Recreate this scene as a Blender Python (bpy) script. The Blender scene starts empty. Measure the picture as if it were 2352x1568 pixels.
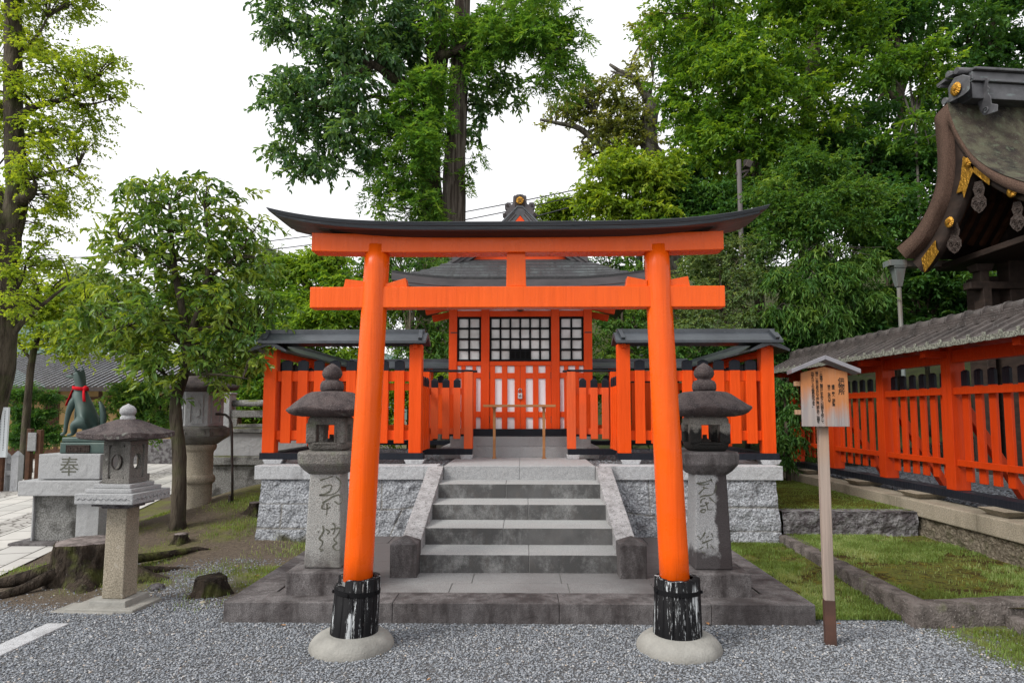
import bpy, math, random
import numpy as np
from mathutils import Vector, Matrix, noise as mnoise

# ---------------------------------------------------------------- camera, sky, sun, exposure
S = bpy.context.scene
COL = S.collection
cam_d = bpy.data.cameras.new("camera")
cam_d.lens = 23.0; cam_d.sensor_width = 36.0
cam_d.shift_y = 43.0/2352.0
cam_d.clip_start = 0.05; cam_d.clip_end = 2000
cam = bpy.data.objects.new("camera", cam_d); COL.objects.link(cam)
PITCH, YAW, EYE = math.radians(4.5), math.radians(1.0), 1.6
cam.location = (0, 0, EYE); cam.rotation_euler = (math.radians(90)+PITCH, 0, YAW)
S.camera = cam
W = bpy.data.worlds.new("World"); S.world = W; W.use_nodes = True
nt = W.node_tree; nt.nodes.clear()
o = nt.nodes.new("ShaderNodeOutputWorld"); bg = nt.nodes.new("ShaderNodeBackground")
sky = nt.nodes.new("ShaderNodeTexSky"); sky.sky_type = 'NISHITA'; sky.sun_disc = False
SUN_EL, SUN_AZ = math.radians(42), math.radians(-122)    # azimuth clockwise from +Y: veiled sun behind the left shoulder
sky.sun_elevation = SUN_EL; sky.sun_rotation = SUN_AZ
sky.dust_density = 4.0; sky.air_density = 1.0
hs = nt.nodes.new("ShaderNodeHueSaturation"); hs.inputs['Saturation'].default_value = 0.10
mixw = nt.nodes.new("ShaderNodeMix"); mixw.data_type = 'RGBA'; mixw.inputs[0].default_value = 0.75
mixw.inputs[7].default_value = (8.6, 8.6, 8.8, 1)         # the even white cloud layer
nt.links.new(sky.outputs[0], hs.inputs['Color']); nt.links.new(hs.outputs[0], mixw.inputs[6])
nt.links.new(mixw.outputs[2], bg.inputs[0]); bg.inputs[1].default_value = 0.135
nt.links.new(bg.outputs[0], o.inputs[0])
sd = bpy.data.lights.new("sun", 'SUN'); sd.energy = 2.3; sd.angle = math.radians(22); sd.color = (1, .96, .9)
sun = bpy.data.objects.new("sun", sd); COL.objects.link(sun)
sdir = Vector((math.sin(SUN_AZ)*math.cos(SUN_EL), math.cos(SUN_AZ)*math.cos(SUN_EL), math.sin(SUN_EL)))
sun.rotation_euler = sdir.to_track_quat('Z', 'Y').to_euler()
S.view_settings.view_transform = 'Standard'; S.view_settings.look = 'None'
S.view_settings.exposure = 0.36; S.view_settings.gamma = 1
S.cycles.max_bounces = 6; S.cycles.diffuse_bounces = 3; S.cycles.glossy_bounces = 2
S.cycles.transmission_bounces = 3; S.cycles.transparent_max_bounces = 6
S.cycles.use_denoising = True

# ---------------------------------------------------------------- measuring helper
F = 1502.7
_c, _s = math.cos(YAW), math.sin(YAW)
_fw = np.array([-_s*math.cos(PITCH), _c*math.cos(PITCH), math.sin(PITCH)])
_rt = np.array([_c, _s, 0]); _up = np.cross(_rt, _fw)
def ray(x, y): return _fw*F + _rt*(x-1176) + _up*(827-y)
def at(x, y, Y):                       # point of the photo (2352 wide) at distance Y in front
    d = ray(x, y); return np.array([0, 0, EYE]) + d*(Y/d[1])
def onz(x, y, z):                      # point of the photo on the level z
    d = ray(x, y); return np.array([0, 0, EYE]) + d*((z-EYE)/d[2])
def ax(x, Y, y=945): return float(at(x, y, Y)[0])
def az(y, Y, x=1190): return float(at(x, y, Y)[2])

# ---------------------------------------------------------------- building helpers
ORIG = {}
def tag(ob, label=None, cat=None, group=None, kind=None):
    if label: ob['label'] = label
    if cat: ob['category'] = cat
    if group: ob['group'] = group
    if kind: ob['kind'] = kind
    return ob
def thing(name, label, cat, loc=(0, 0, 0), rotz=0, group=None, local=False):
    e = bpy.data.objects.new(name, None); COL.objects.link(e)
    e.location = loc; e.rotation_euler = (0, 0, rotz); e.empty_display_size = .1
    ORIG[e.name] = np.zeros(3) if local else np.array(loc, float)
    return tag(e, label, cat, group)
def copy_thing(src, loc, label, rotz=None):
    r = src.copy(); COL.objects.link(r); r.location = loc; r['label'] = label
    if rotz is not None: r.rotation_euler = (0, 0, rotz)
    for ch in list(src.children):
        c = ch.copy(); COL.objects.link(c); c.parent = r
        for g in list(ch.children):
            d = g.copy(); COL.objects.link(d); d.parent = c
    return r
def link_mesh(name, me, mat, parent=None):
    me.materials.append(mat)
    ob = bpy.data.objects.new(name, me); COL.objects.link(ob)
    if parent is not None:
        ob.parent = parent
        ORIG[ob.name] = ORIG.get(parent.name, np.zeros(3))
    return ob

class MB:
    def __init__(s): s.v = []; s.f = []; s.sm = []
    def add(s, vs, fs, smooth=False):
        b = len(s.v); s.v += [tuple(map(float, p)) for p in vs]
        s.f += [tuple(i+b for i in f) for f in fs]; s.sm += [smooth]*len(fs); return s
    def box(s, x0, x1, y0, y1, z0, z1):
        if x0 > x1: x0, x1 = x1, x0
        if y0 > y1: y0, y1 = y1, y0
        if z0 > z1: z0, z1 = z1, z0
        v = [(x0,y0,z0),(x1,y0,z0),(x1,y1,z0),(x0,y1,z0),(x0,y0,z1),(x1,y0,z1),(x1,y1,z1),(x0,y1,z1)]
        return s.add(v, [(0,3,2,1),(4,5,6,7),(0,1,5,4),(1,2,6,5),(2,3,7,6),(3,0,4,7)])
    def frus(s, c, hx0, hy0, z0, hx1, hy1, z1, c1=None):     # tapered block
        x, y = c; X, Y = c1 or c
        v = [(x-hx0,y-hy0,z0),(x+hx0,y-hy0,z0),(x+hx0,y+hy0,z0),(x-hx0,y+hy0,z0),
             (X-hx1,Y-hy1,z1),(X+hx1,Y-hy1,z1),(X+hx1,Y+hy1,z1),(X-hx1,Y+hy1,z1)]
        return s.add(v, [(0,3,2,1),(4,5,6,7),(0,1,5,4),(1,2,6,5),(2,3,7,6),(3,0,4,7)])
    def beam(s, a, b, w, h, up=(0, 0, 1)):                   # box along a-b, w across, h along up
        a, b = Vector(a), Vector(b); d = (b-a).normalized(); u = Vector(up)
        sd = d.cross(u).normalized(); u = sd.cross(d).normalized()
        v = []
        for p in (a, b):
            for q, r in ((-1,-1),(1,-1),(1,1),(-1,1)): v.append(p+sd*(q*w/2)+u*(r*h/2))
        return s.add(v, [(0,1,2,3),(7,6,5,4),(0,4,5,1),(1,5,6,2),(2,6,7,3),(3,7,4,0)])
    def prism(s, poly, fn0, fn1, smooth=False):              # poly mapped by two functions, joined
        n = len(poly); v = [fn0(*p) for p in poly]+[fn1(*p) for p in poly]
        f = [tuple(range(n))[::-1], tuple(range(n, 2*n))]
        s.add(v, f)
        b = len(s.v)-2*n
        for i in range(n):
            j = (i+1) % n; s.f.append((b+i, b+j, b+n+j, b+n+i)); s.sm.append(smooth)
        return s
    def tube(s, pts, rad, n=8, cap=True, smooth=True, wob=0, rng=None):
        pts = [Vector(p) for p in pts]; R = rad if hasattr(rad, '__len__') else [rad]*len(pts)
        vs = []; u = None
        for i, p in enumerate(pts):
            d = (pts[min(i+1, len(pts)-1)]-pts[max(i-1, 0)]).normalized()
            if u is None: u = d.orthogonal().normalized()
            u = (u-d*u.dot(d)).normalized(); w = d.cross(u)
            for k in range(n):
                a = 2*math.pi*k/n; r = R[i]*(1+(wob*(rng.random()-.5) if wob else 0))
                vs.append(p+u*(math.cos(a)*r)+w*(math.sin(a)*r))
        fs = [(i*n+k, i*n+(k+1) % n, (i+1)*n+(k+1) % n, (i+1)*n+k) for i in range(len(pts)-1) for k in range(n)]
        s.add(vs, fs, smooth)
        if cap:
            b = len(s.v)-len(vs)
            s.f += [tuple(b+k for k in range(n))[::-1], tuple(b+(len(pts)-1)*n+k for k in range(n))]; s.sm += [False]*2
        return s
    def lathe(s, prof, c=(0, 0), n=24, p=2.0, rot=0, smooth=True, rfun=None):   # p>2 squares the plan
        vs = []
        for r, z in prof:
            for k in range(n):
                a = 2*math.pi*k/n; ca, sa = math.cos(a), math.sin(a)
                q = (abs(ca)**p+abs(sa)**p)**(-1/p)*r
                if rfun: q *= rfun(a, z)
                x, y = ca*q, sa*q
                vs.append((c[0]+x*math.cos(rot)-y*math.sin(rot), c[1]+x*math.sin(rot)+y*math.cos(rot), z))
        fs = [(i*n+k, i*n+(k+1) % n, (i+1)*n+(k+1) % n, (i+1)*n+k) for i in range(len(prof)-1) for k in range(n)]
        s.add(vs, fs, smooth); b = len(s.v)-len(vs)
        s.f += [tuple(b+k for k in range(n))[::-1], tuple(b+(len(prof)-1)*n+k for k in range(n))]; s.sm += [False]*2
        return s
    def grid(s, P, smooth=True):                             # P[i][j] points
        n, m = len(P), len(P[0]); s.add([p for r in P for p in r],
            [(i*m+j, (i+1)*m+j, (i+1)*m+j+1, i*m+j+1) for i in range(n-1) for j in range(m-1)], smooth); return s
    def build(s, name, mat, parent=None, bev=0, label=None, seg=2):
        me = bpy.data.meshes.new(name)
        V = np.array(s.v)
        if parent is not None: V = V-ORIG.get(parent.name, np.zeros(3))
        me.from_pydata(V.tolist(), [], s.f); me.polygons.foreach_set('use_smooth', s.sm); me.update()
        ob = link_mesh(name, me, mat, parent)
        if bev:
            m = ob.modifiers.new('bevel', 'BEVEL'); m.width = bev; m.segments = seg; m.limit_method = 'ANGLE'; m.angle_limit = .7
        if label: ob['label'] = label
        return ob
def box(name, mat, parent, x0, x1, y0, y1, z0, z1, bev=.004): return MB().box(x0,x1,y0,y1,z0,z1).build(name, mat, parent, bev)
def fast_mesh(name, V, faces4=None, faces3=None, mat=None, parent=None, attrs=None, smooth=False):
    me = bpy.data.meshes.new(name)
    V = np.asarray(V, np.float32)
    if parent is not None: V = V-ORIG.get(parent.name, np.zeros(3)).astype(np.float32)
    f = faces4 if faces4 is not None else faces3; k = f.shape[1]
    me.vertices.add(len(V)); me.vertices.foreach_set('co', V.ravel())
    me.loops.add(f.size); me.loops.foreach_set('vertex_index', f.astype(np.int32).ravel())
    me.polygons.add(len(f)); me.polygons.foreach_set('loop_start', np.arange(0, f.size, k, dtype=np.int32))
    if smooth: me.polygons.foreach_set('use_smooth', np.ones(len(f), bool))
    me.update(calc_edges=True)
    for an, arr in (attrs or {}).items():
        a = me.attributes.new(an, 'FLOAT', 'POINT'); a.data.foreach_set('value', np.asarray(arr, np.float32))
    return link_mesh(name, me, mat, parent)

# ---------------------------------------------------------------- materials
def nn(t, typ, **kw):
    n = t.nodes.new(typ)
    for k, v in kw.items(): setattr(n, k, v)
    return n
def rgba(c): return (c[0], c[1], c[2], 1)
class Mat:
    def __init__(s, name, rough=.6, spec=.4):
        s.m = bpy.data.materials.new(name); s.m.use_nodes = True; s.t = s.m.node_tree; s.t.nodes.clear()
        s.out = nn(s.t, 'ShaderNodeOutputMaterial'); s.b = nn(s.t, 'ShaderNodeBsdfPrincipled')
        s.t.links.new(s.b.outputs[0], s.out.inputs[0]); s.b.inputs['Roughness'].default_value = rough
        s.b.inputs['Specular IOR Level'].default_value = spec
        s.tc = nn(s.t, 'ShaderNodeTexCoord'); s.col = None; s.hgt = None
    def coord(s, scale=(1, 1, 1)):
        mp = nn(s.t, 'ShaderNodeMapping'); mp.inputs['Scale'].default_value = scale
        s.t.links.new(s.tc.outputs['Object'], mp.inputs[0]); return mp.outputs[0]
    def noise(s, sc, detail=4, stretch=(1, 1, 1), rough=.55, lo=.35, hi=.65):
        n = nn(s.t, 'ShaderNodeTexNoise'); n.inputs['Scale'].default_value = sc; n.inputs['Detail'].default_value = detail
        n.inputs['Roughness'].default_value = rough; s.t.links.new(s.coord(stretch), n.inputs['Vector'])
        return s.ramp(n.outputs[0], lo, hi)
    def voro(s, sc, lo, hi, feature='F1', out=0):
        n = nn(s.t, 'ShaderNodeTexVoronoi', feature=feature); n.inputs['Scale'].default_value = sc
        s.t.links.new(s.coord(), n.inputs['Vector']); return s.ramp(n.outputs[out], lo, hi)
    def ramp(s, sock, lo, hi):
        r = nn(s.t, 'ShaderNodeMapRange'); r.inputs[1].default_value = lo; r.inputs[2].default_value = hi
        s.t.links.new(sock, r.inputs[0]); return r.outputs[0]
    def attr(s, name, lo=0, hi=1):
        a = nn(s.t, 'ShaderNodeAttribute', attribute_name=name); return s.ramp(a.outputs['Fac'], lo, hi)
    def mul(s, a, b, op='MULTIPLY'):
        m = nn(s.t, 'ShaderNodeMath', operation=op)
        for i, q in enumerate((a, b)):
            if isinstance(q, (int, float)): m.inputs[i].default_value = q
            else: s.t.links.new(q, m.inputs[i])
        return m.outputs[0]
    def normalmask(s, axis, lo, hi):
        g = nn(s.t, 'ShaderNodeNewGeometry'); x = nn(s.t, 'ShaderNodeSeparateXYZ')
        s.t.links.new(g.outputs['True Normal'], x.inputs[0]); return s.ramp(x.outputs[axis], lo, hi)
    def zmask(s, lo, hi, axis=2):
        x = nn(s.t, 'ShaderNodeSeparateXYZ'); s.t.links.new(s.tc.outputs['Object'], x.inputs[0])
        return s.ramp(x.outputs[axis], lo, hi)
    def base(s, c): s.col = nn(s.t, 'ShaderNodeRGB'); s.col.outputs[0].default_value = rgba(c); s.col = s.col.outputs[0]; return s
    def over(s, c, fac, amt=1.0):                              # lay colour c over what is there
        m = nn(s.t, 'ShaderNodeMix', data_type='RGBA'); f = s.mul(fac, amt) if amt != 1 else fac
        s.t.links.new(f, m.inputs[0]); s.t.links.new(s.col, m.inputs[6]); m.inputs[7].default_value = rgba(c)
        s.col = m.outputs[2]; return s
    def bump(s, fac, dist, strength=1.0):
        b = nn(s.t, 'ShaderNodeBump'); b.inputs['Distance'].default_value = dist; b.inputs['Strength'].default_value = strength
        s.t.links.new(fac, b.inputs['Height'])
        if s.hgt is not None: s.t.links.new(s.hgt, b.inputs['Normal'])
        s.hgt = b.outputs[0]; return s
    def rough(s, fac, lo, hi):
        r = nn(s.t, 'ShaderNodeMapRange'); r.inputs[3].default_value = lo; r.inputs[4].default_value = hi
        s.t.links.new(fac, r.inputs[0]); s.t.links.new(r.outputs[0], s.b.inputs['Roughness']); return s
    def done(s, trans=None):
        if s.col is not None: s.t.links.new(s.col, s.b.inputs['Base Color'])
        if s.hgt is not None: s.t.links.new(s.hgt, s.b.inputs['Normal'])
        if trans:
            tr = nn(s.t, 'ShaderNodeBsdfTranslucent'); mx = nn(s.t, 'ShaderNodeMixShader'); mx.inputs[0].default_value = trans
            g = nn(s.t, 'ShaderNodeMix', data_type='RGBA', blend_type='MULTIPLY'); g.inputs[0].default_value = 1
            s.t.links.new(s.col, g.inputs[6]); g.inputs[7].default_value = (1.9, 1.6, .6, 1)
            s.t.links.new(g.outputs[2], tr.inputs[0])
            s.t.links.new(s.b.outputs[0], mx.inputs[1]); s.t.links.new(tr.outputs[0], mx.inputs[2]); s.t.links.new(mx.outputs[0], s.out.inputs[0])
        return s.m

def paint(name, c, c2, rough=.38, grain=(3, 3, 60), wear=.25, spec=.18):
    m = Mat(name, rough, spec).base(c)
    m.over(c2, m.noise(1.6, 5, lo=.35, hi=.7)); m.over(tuple(x*.55 for x in c), m.noise(7, 6, (1, 1, .25), lo=.62, hi=.8), wear)
    m.over((.40, .36, .33), m.noise(8, 8, (2.2, 2.2, .2), .7, .755, .765), .8 if c[0] > .3 else .2)
    m.over(tuple(x*.8 for x in c), m.noise(3, 5, (4, 4, .1), lo=.5, hi=.75), .35)
    m.bump(m.noise(22, 4, tuple(g/20 for g in grain)), .0028); m.bump(m.noise(2.2, 3), .004, .5)
    m.rough(m.noise(5, 4), rough-.06, rough+.14)
    return m.done()
def granite(name, light, dark, spot, stain=None, stain_amt=.0, lo=.45, hi=.65, streak=(1, 1, .35), bump=.0015, sc=1.0):
    m = Mat(name, .8, .25).base(light)
    m.over(dark, m.noise(150*sc, 3, lo=.44, hi=.6)); m.over(spot, m.noise(310*sc, 2, lo=.6, hi=.7), .8)
    if stain: m.over(stain, m.noise(3.2, 9, streak, .7, lo, hi), stain_amt); m.over(tuple(x*.6 for x in stain), m.noise(13, 8, streak, .7, lo+.08, hi+.1), stain_amt*.7)
    m.bump(m.noise(140*sc, 3), bump); m.bump(m.noise(14, 5), bump*3)
    return m.done()

torii_orange = paint('torii_orange', (.78, .092, .003), (.82, .110, .004), .24, (20, 20, 1.2), .06, .28)
shrine_orange = paint('shrine_orange', (.66, .058, .006), (.72, .074, .008), .5, (20, 20, 1.5), .3)
fence_orange = paint('fence_orange', (.74, .075, .004), (.68, .064, .004), .48, (20, 20, 1.5), .3)
worn_orange = paint('worn_orange', (.74, .095, .02), (.50, .10, .035), .6, (20, 20, 1.5), .8)
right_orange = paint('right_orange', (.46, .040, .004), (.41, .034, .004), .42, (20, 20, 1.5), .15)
black_paint = paint('black_paint', (.009, .0105, .016), (.014, .017, .024), .45, (20, 20, 1.5), .3)
lattice_black = paint('lattice_black', (.006, .006, .007), (.009, .009, .010), .6, (20, 20, 1.5), .1, .1)
m = Mat('kasagi_black', .5, .35).base((.011, .013, .016)); m.over((.032, .037, .043), m.noise(3, 7, (.12, 1, 1), .7, .45, .75))
m.over((.10, .115, .115), m.noise(9, 7, (.1, 1, 1), .7, .66, .8), .6); m.bump(m.noise(14, 5, (.08, 1, 1)), .004); kasagi_black = m.done()
m = Mat('lintel_grey', .40, .55).base((.048, .054, .062)); m.over((.10, .107, .115), m.noise(3, 7, (.12, 1, 1), .7, .42, .7)); m.over((.14, .155, .155), m.noise(12, 7, (.1, 1, 1), .7, .62, .74), .7); m.bump(m.noise(14, 5, (.08, 1, 1)), .004); lintel_grey = m.done()  # weathered lintel boards, greyer than the soffit: sky sheen put into the base colour
m = Mat('carved_wood', .75, .2).base((.055, .040, .034)); m.over((.09, .076, .068), m.noise(26, 5, lo=.5, hi=.62), .7); m.bump(m.noise(30, 5), .02); carved_wood = m.done()
m = Mat('ridge_metal', .5, .5).base((.085, .085, .092)); m.over((.05, .05, .055), m.noise(5, 7, lo=.42, hi=.62)); m.over((.15, .19, .19), m.noise(14, 6, (.3, 1, 1), lo=.6, hi=.7), .6); ridge_metal = m.done()
m = Mat('roof_metal', .36, .6).base((.026, .031, .038)); m.over((.06, .07, .08), m.noise(2.2, 6, (1, 1, 1), .6, .45, .7), .7)
m.over((.13, .15, .14), m.noise(22, 6, lo=.66, hi=.75), .6); m.bump(m.noise(3, 4), .004); roof_metal = m.done()
m = Mat('peeling_black', .65, .15).base((.005, .005, .006)); m.over((.40, .42, .43), m.mul(m.noise(12, 9, (1.6, 1.6, .16), .8, .56, .58), m.noise(3.1, 4, (1, 1, .5), lo=.38, hi=.48)))
m.over((.22, .21, .2), m.noise(34, 6, (1, 1, .12), .7, .64, .68)); m.bump(m.noise(20, 6, (1, 1, .08)), .006); peeling_black = m.done()
m = Mat('sleeve_top_wood', .8).base((.16, .16, .155)); m.over((.02, .02, .02), m.noise(40, 5, lo=.5, hi=.62)); m.bump(m.noise(50, 4), .004); sleeve_wood = m.done()
m = Mat('concrete', .85, .2).base((.29, .285, .262)); m.over((.20, .196, .18), m.noise(5, 8, lo=.4, hi=.66)); m.over((.33, .32, .29), m.noise(7, 6, lo=.5, hi=.75), .5)
m.over((.2, .19, .17), m.zmask(.055, .0), .5); m.bump(m.noise(60, 6), .002); concrete = m.done()
granite_light = granite('granite_light', (.48, .49, .505), (.32, .325, .335), (.10, .10, .105), (.10, .095, .095), .75, .53, .72)
granite_slab = granite('granite_slab', (.37, .375, .38), (.25, .255, .26), (.16, .16, .16), (.2, .2, .2), .5, .55, .75)
granite_dark = granite('granite_dark', (.17, .16, .16), (.09, .08, .08), (.32, .31, .31), (.042, .035, .035), .85, .40, .6)
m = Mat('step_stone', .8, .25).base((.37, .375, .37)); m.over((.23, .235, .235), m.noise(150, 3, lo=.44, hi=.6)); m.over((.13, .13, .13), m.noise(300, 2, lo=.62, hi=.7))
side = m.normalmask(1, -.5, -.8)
m.over((.055, .055, .055), m.mul(side, m.noise(2.6, 12, (1, 1, .8), .80, .27, .52)), .93); m.over((.085, .08, .075), m.mul(side, m.noise(11, 9, (1, 1, .5), .75, .5, .64)), .8)  # riser stains, deepened so their colour also carries shade on the front faces
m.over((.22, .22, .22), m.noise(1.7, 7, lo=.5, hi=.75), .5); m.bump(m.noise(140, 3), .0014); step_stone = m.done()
m = Mat('cheek_stone', .82, .25).base((.40, .395, .40)); m.over((.24, .235, .24), m.noise(120, 3, lo=.44, hi=.6)); m.over((.13, .125, .125), m.noise(7, 10, rough=.75, lo=.42, hi=.66), .75)
m.over((.08, .075, .076), m.noise(30, 6, lo=.56, hi=.66), .7); m.bump(m.noise(130, 3), .0016); cheek_stone = m.done()
m = Mat('lichen_stone', .85, .2).base((.21, .20, .185)); m.over((.12, .115, .105), m.noise(110, 3, lo=.42, hi=.6)); m.over((.055, .052, .045), m.noise(4, 9, lo=.5, hi=.68), .85)
m.over((.15, .17, .11), m.noise(7, 7, lo=.55, hi=.72), .6); m.over((.33, .33, .31), m.noise(28, 4, lo=.66, hi=.72), .6); m.bump(m.noise(70, 5), .004); lichen_stone = m.done()
m = Mat('cap_stone', .85, .2).base((.085, .068, .066)); m.over((.045, .036, .037), m.noise(14, 8, lo=.42, hi=.62)); m.over((.17, .15, .145), m.noise(120, 3, lo=.55, hi=.65), .7)
m.over((.25, .26, .23), m.mul(m.noise(16, 5, lo=.58, hi=.68), m.zmask(1.47, 1.41)), .7); m.bump(m.noise(80, 5), .004); cap_stone = m.done()
m = Mat('lantern_post_stone', .82, .2).base((.35, .35, .335)); m.over((.20, .2, .19), m.noise(140, 3, lo=.44, hi=.6)); m.over((.13, .125, .105), m.noise(3, 7, (1, 1, .4), lo=.5, hi=.68), .7)
m.over((.06, .05, .05), m.mul(m.noise(9, 7, lo=.3, hi=.55), m.zmask(.36, .18)), .8); m.bump(m.noise(90, 4), .002); post_stone = m.done()
m = Mat('stained_post_stone', .82, .2).base((.36, .365, .37)); m.over((.20, .205, .21), m.noise(140, 3, lo=.44, hi=.6)); 
xm = m.zmask(.035, .07, 0); nz = m.noise(12, 8, lo=.2, hi=.8); zz = m.zmask(.46, .22)
m.over((.04, .033, .034), m.ramp(m.mul(m.mul(m.zmask(-.02, .12, 0), m.zmask(1.1, .95), 'MULTIPLY'), m.mul(nz, .6), 'ADD'), .62, .78), .95)
m.over((.04, .033, .034), m.ramp(m.mul(m.mul(zz, .8), m.mul(nz, .5), 'ADD'), .55, .85), .92); m.bump(m.noise(90, 4), .002); stained_post = m.done()
m = Mat('engraving', .95, .1).base((.075, .078, .06)); m.over((.13, .13, .11), m.noise(40, 4)); engraving = m.done()
m = Mat('soot_stone', .85, .2).base((.30, .29, .26)); m.over((.17, .165, .15), m.noise(120, 3, lo=.44, hi=.6)); m.over((.010, .010, .010), m.ramp(m.mul(m.zmask(1.37, 1.21), m.noise(8, 5, lo=.2, hi=.8), 'ADD'), .85, 1.1), .95); m.bump(m.noise(70, 4), .003); soot_stone = m.done()
m = Mat('tan_stone', .85, .2).base((.34, .30, .235)); m.over((.2, .175, .13), m.noise(90, 4, lo=.42, hi=.6)); m.over((.13, .115, .085), m.noise(3, 7, (1, 1, .4), lo=.5, hi=.7), .7)
m.over((.40, .37, .32), m.noise(20, 4, lo=.62, hi=.7), .5); m.bump(m.noise(80, 4), .002); tan_stone = m.done()
m = Mat('tan_rough_stone', .9, .2).base((.26, .225, .17)); m.over((.13, .11, .08), m.noise(30, 6, lo=.4, hi=.62)); m.over((.10, .11, .05), m.noise(4, 6, lo=.55, hi=.7), .6); m.bump(m.noise(34, 5), .03); tan_rough = m.done()
m = Mat('curb_stone', .9, .2).base((.15, .13, .12)); m.over((.065, .056, .05), m.noise(8, 8, lo=.4, hi=.62)); m.over((.27, .25, .23), m.noise(70, 4, lo=.58, hi=.68), .7); m.over((.10, .11, .05), m.noise(6, 5, lo=.6, hi=.72), .7); m.bump(m.noise(50, 5), .008); curb_stone = m.done()
m = Mat('rough_dark_stone', .9, .2).base((.24, .235, .24)); m.over((.09, .08, .085), m.noise(9, 8, lo=.42, hi=.6)); m.over((.33, .33, .34), m.noise(60, 4, lo=.6, hi=.68), .7); m.bump(m.noise(26, 6), .03); rough_dark = m.done()
m = Mat('hewn_granite', .85, .2).base((.44, .46, .49)); m.over((.24, .25, .27), m.noise(42, 4, lo=.44, hi=.58)); m.over((.16, .165, .175), m.noise(5, 6, lo=.52, hi=.7), .5)
m.over((.085, .082, .045), m.attr('moss')); m.over((.25, .245, .235), m.attr('joint')); m.bump(m.noise(38, 6), .022); hewn = m.done()
m = Mat('moss_wall_stone', .9, .2).base((.24, .24, .235)); m.over((.13, .13, .12), m.noise(60, 4, lo=.42, hi=.6)); m.over((.035, .033, .03), m.noise(3.5, 9, lo=.48, hi=.62), .85); m.over((.10, .11, .02), m.mul(m.normalmask(2, .2, .7), m.noise(3, 6, lo=.4, hi=.55))); m.bump(m.noise(50, 5), .005); mossy_stone = m.done()
m = Mat('plaster', .8, .2).base((.78, .77, .80)); m.over((.66, .65, .67), m.noise(4, 6, lo=.5, hi=.75), .5); plaster = m.done()
m = Mat('paper', .85, .1).base((.76, .76, .75)); m.over((.52, .52, .50), m.noise(3, 4)); paper = m.done()
m = Mat('gold', .38, .5).base((.46, .235, .03)); m.over((.22, .10, .015), m.noise(30, 5, lo=.5, hi=.7)); m.b.inputs['Metallic'].default_value = .75; m.bump(m.noise(24, 3), .008); gold = m.done()
m = Mat('steel', .3).base((.55, .56, .57)); m.b.inputs['Metallic'].default_value = .9; steel = m.done()
m = Mat('iron', .55).base((.022, .018, .017)); m.over((.05, .035, .028), m.noise(20, 5)); iron = m.done()
m = Mat('bench_wood', .6, .3).base((.36, .17, .065)); m.over((.26, .115, .04), m.noise(9, 6, (.15, 1, 1), lo=.4, hi=.65)); bench_wood = m.done()
m = Mat('dark_wood', .7, .3).base((.040, .026, .020)); m.over((.022, .015, .012), m.noise(12, 5, (1, .2, 1))); m.bump(m.noise(20, 5, (1, .2, 1)), .002); dark_wood = m.done()
m = Mat('brown_wood', .6, .3).base((.10, .045, .022)); m.over((.06, .026, .013), m.noise(10, 5, (1, .2, 1))); brown_wood = m.done()
m = Mat('sign_wood', .8, .2).base((.30, .26, .24)); m.over((.22, .20, .20), m.noise(10, 6, (1.6, 1, .05), lo=.4, hi=.6))
st = m.mul(m.zmask(.05, .45), m.noise(5, 6, (1.6, 1, .16), .6, .2, .8), 'ADD'); m.over((.40, .150, .045), m.ramp(st, .62, .95), .9)
m.over((.30, .20, .14), m.mul(m.noise(18, 6, (2, 1, .08), lo=.52, hi=.64), m.zmask(.3, .5)), .7); m.bump(m.noise(20, 6, (2.4, 1, .06)), .002); sign_wood = m.done()
m = Mat('post_wood', .8, .2).base((.33, .265, .225)); m.over((.22, .18, .155), m.noise(14, 6, (1.6, 1, .05), lo=.4, hi=.62)); m.over((.36, .19, .085), m.mul(m.noise(6, 5, (1.5, 1, .3), lo=.4, hi=.6), m.zmask(1.2, 1.55)), .8); m.bump(m.noise(24, 6, (2.4, 1, .05)), .002); post_wood = m.done()
m = Mat('rust', .7, .3).base((.085, .042, .03)); m.over((.05, .027, .021), m.noise(8, 6)); rust = m.done()
m = Mat('zinc', .5, .4).base((.22, .215, .235)); m.over((.15, .145, .16), m.noise(4, 6)); zinc = m.done()
m = Mat('bronze', .5, .4).base((.042, .074, .066)); m.over((.11, .135, .115), m.noise(3.2, 6, lo=.48, hi=.7), .6); m.over((.035, .06, .06), m.noise(6, 6, (1, 1, .4), lo=.5, hi=.7), .7); m.b.inputs['Metallic'].default_value = .15; bronze = m.done()
m = Mat('red_cloth', .8, .1).base((.55, .012, .022)); m.over((.40, .008, .015), m.noise(20, 3)); red_cloth = m.done()
m = Mat('kawara', .6, .3).base((.078, .066, .062)); m.over((.045, .039, .037), m.noise(5, 7, lo=.4, hi=.62)); m.over((.19, .18, .175), m.noise(40, 5, lo=.58, hi=.7), .6); m.bump(m.noise(50, 4), .003); kawara = m.done()
m = Mat('eave_lichen', .85, .2).base((.12, .12, .10)); m.over((.25, .26, .215), m.noise(45, 5, lo=.45, hi=.56)); m.over((.03, .03, .028), m.noise(60, 5, lo=.55, hi=.64)); m.bump(m.noise(60, 5), .004); eave_lichen = m.done()
m = Mat('bark_roof', .9, .15).base((.062, .050, .040)); m.over((.115, .112, .075), m.noise(4, 8, lo=.42, hi=.62)); m.over((.022, .020, .020), m.noise(2.3, 7, (1, 1, .6), lo=.52, hi=.64), .85); m.over((.14, .17, .11), m.noise(9, 6, lo=.56, hi=.68), .6); m.over((.25, .24, .22), m.noise(80, 4, lo=.6, hi=.7), .6); m.bump(m.noise(60, 6, (.4, 1, 1)), .015); bark_roof = m.done()
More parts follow.
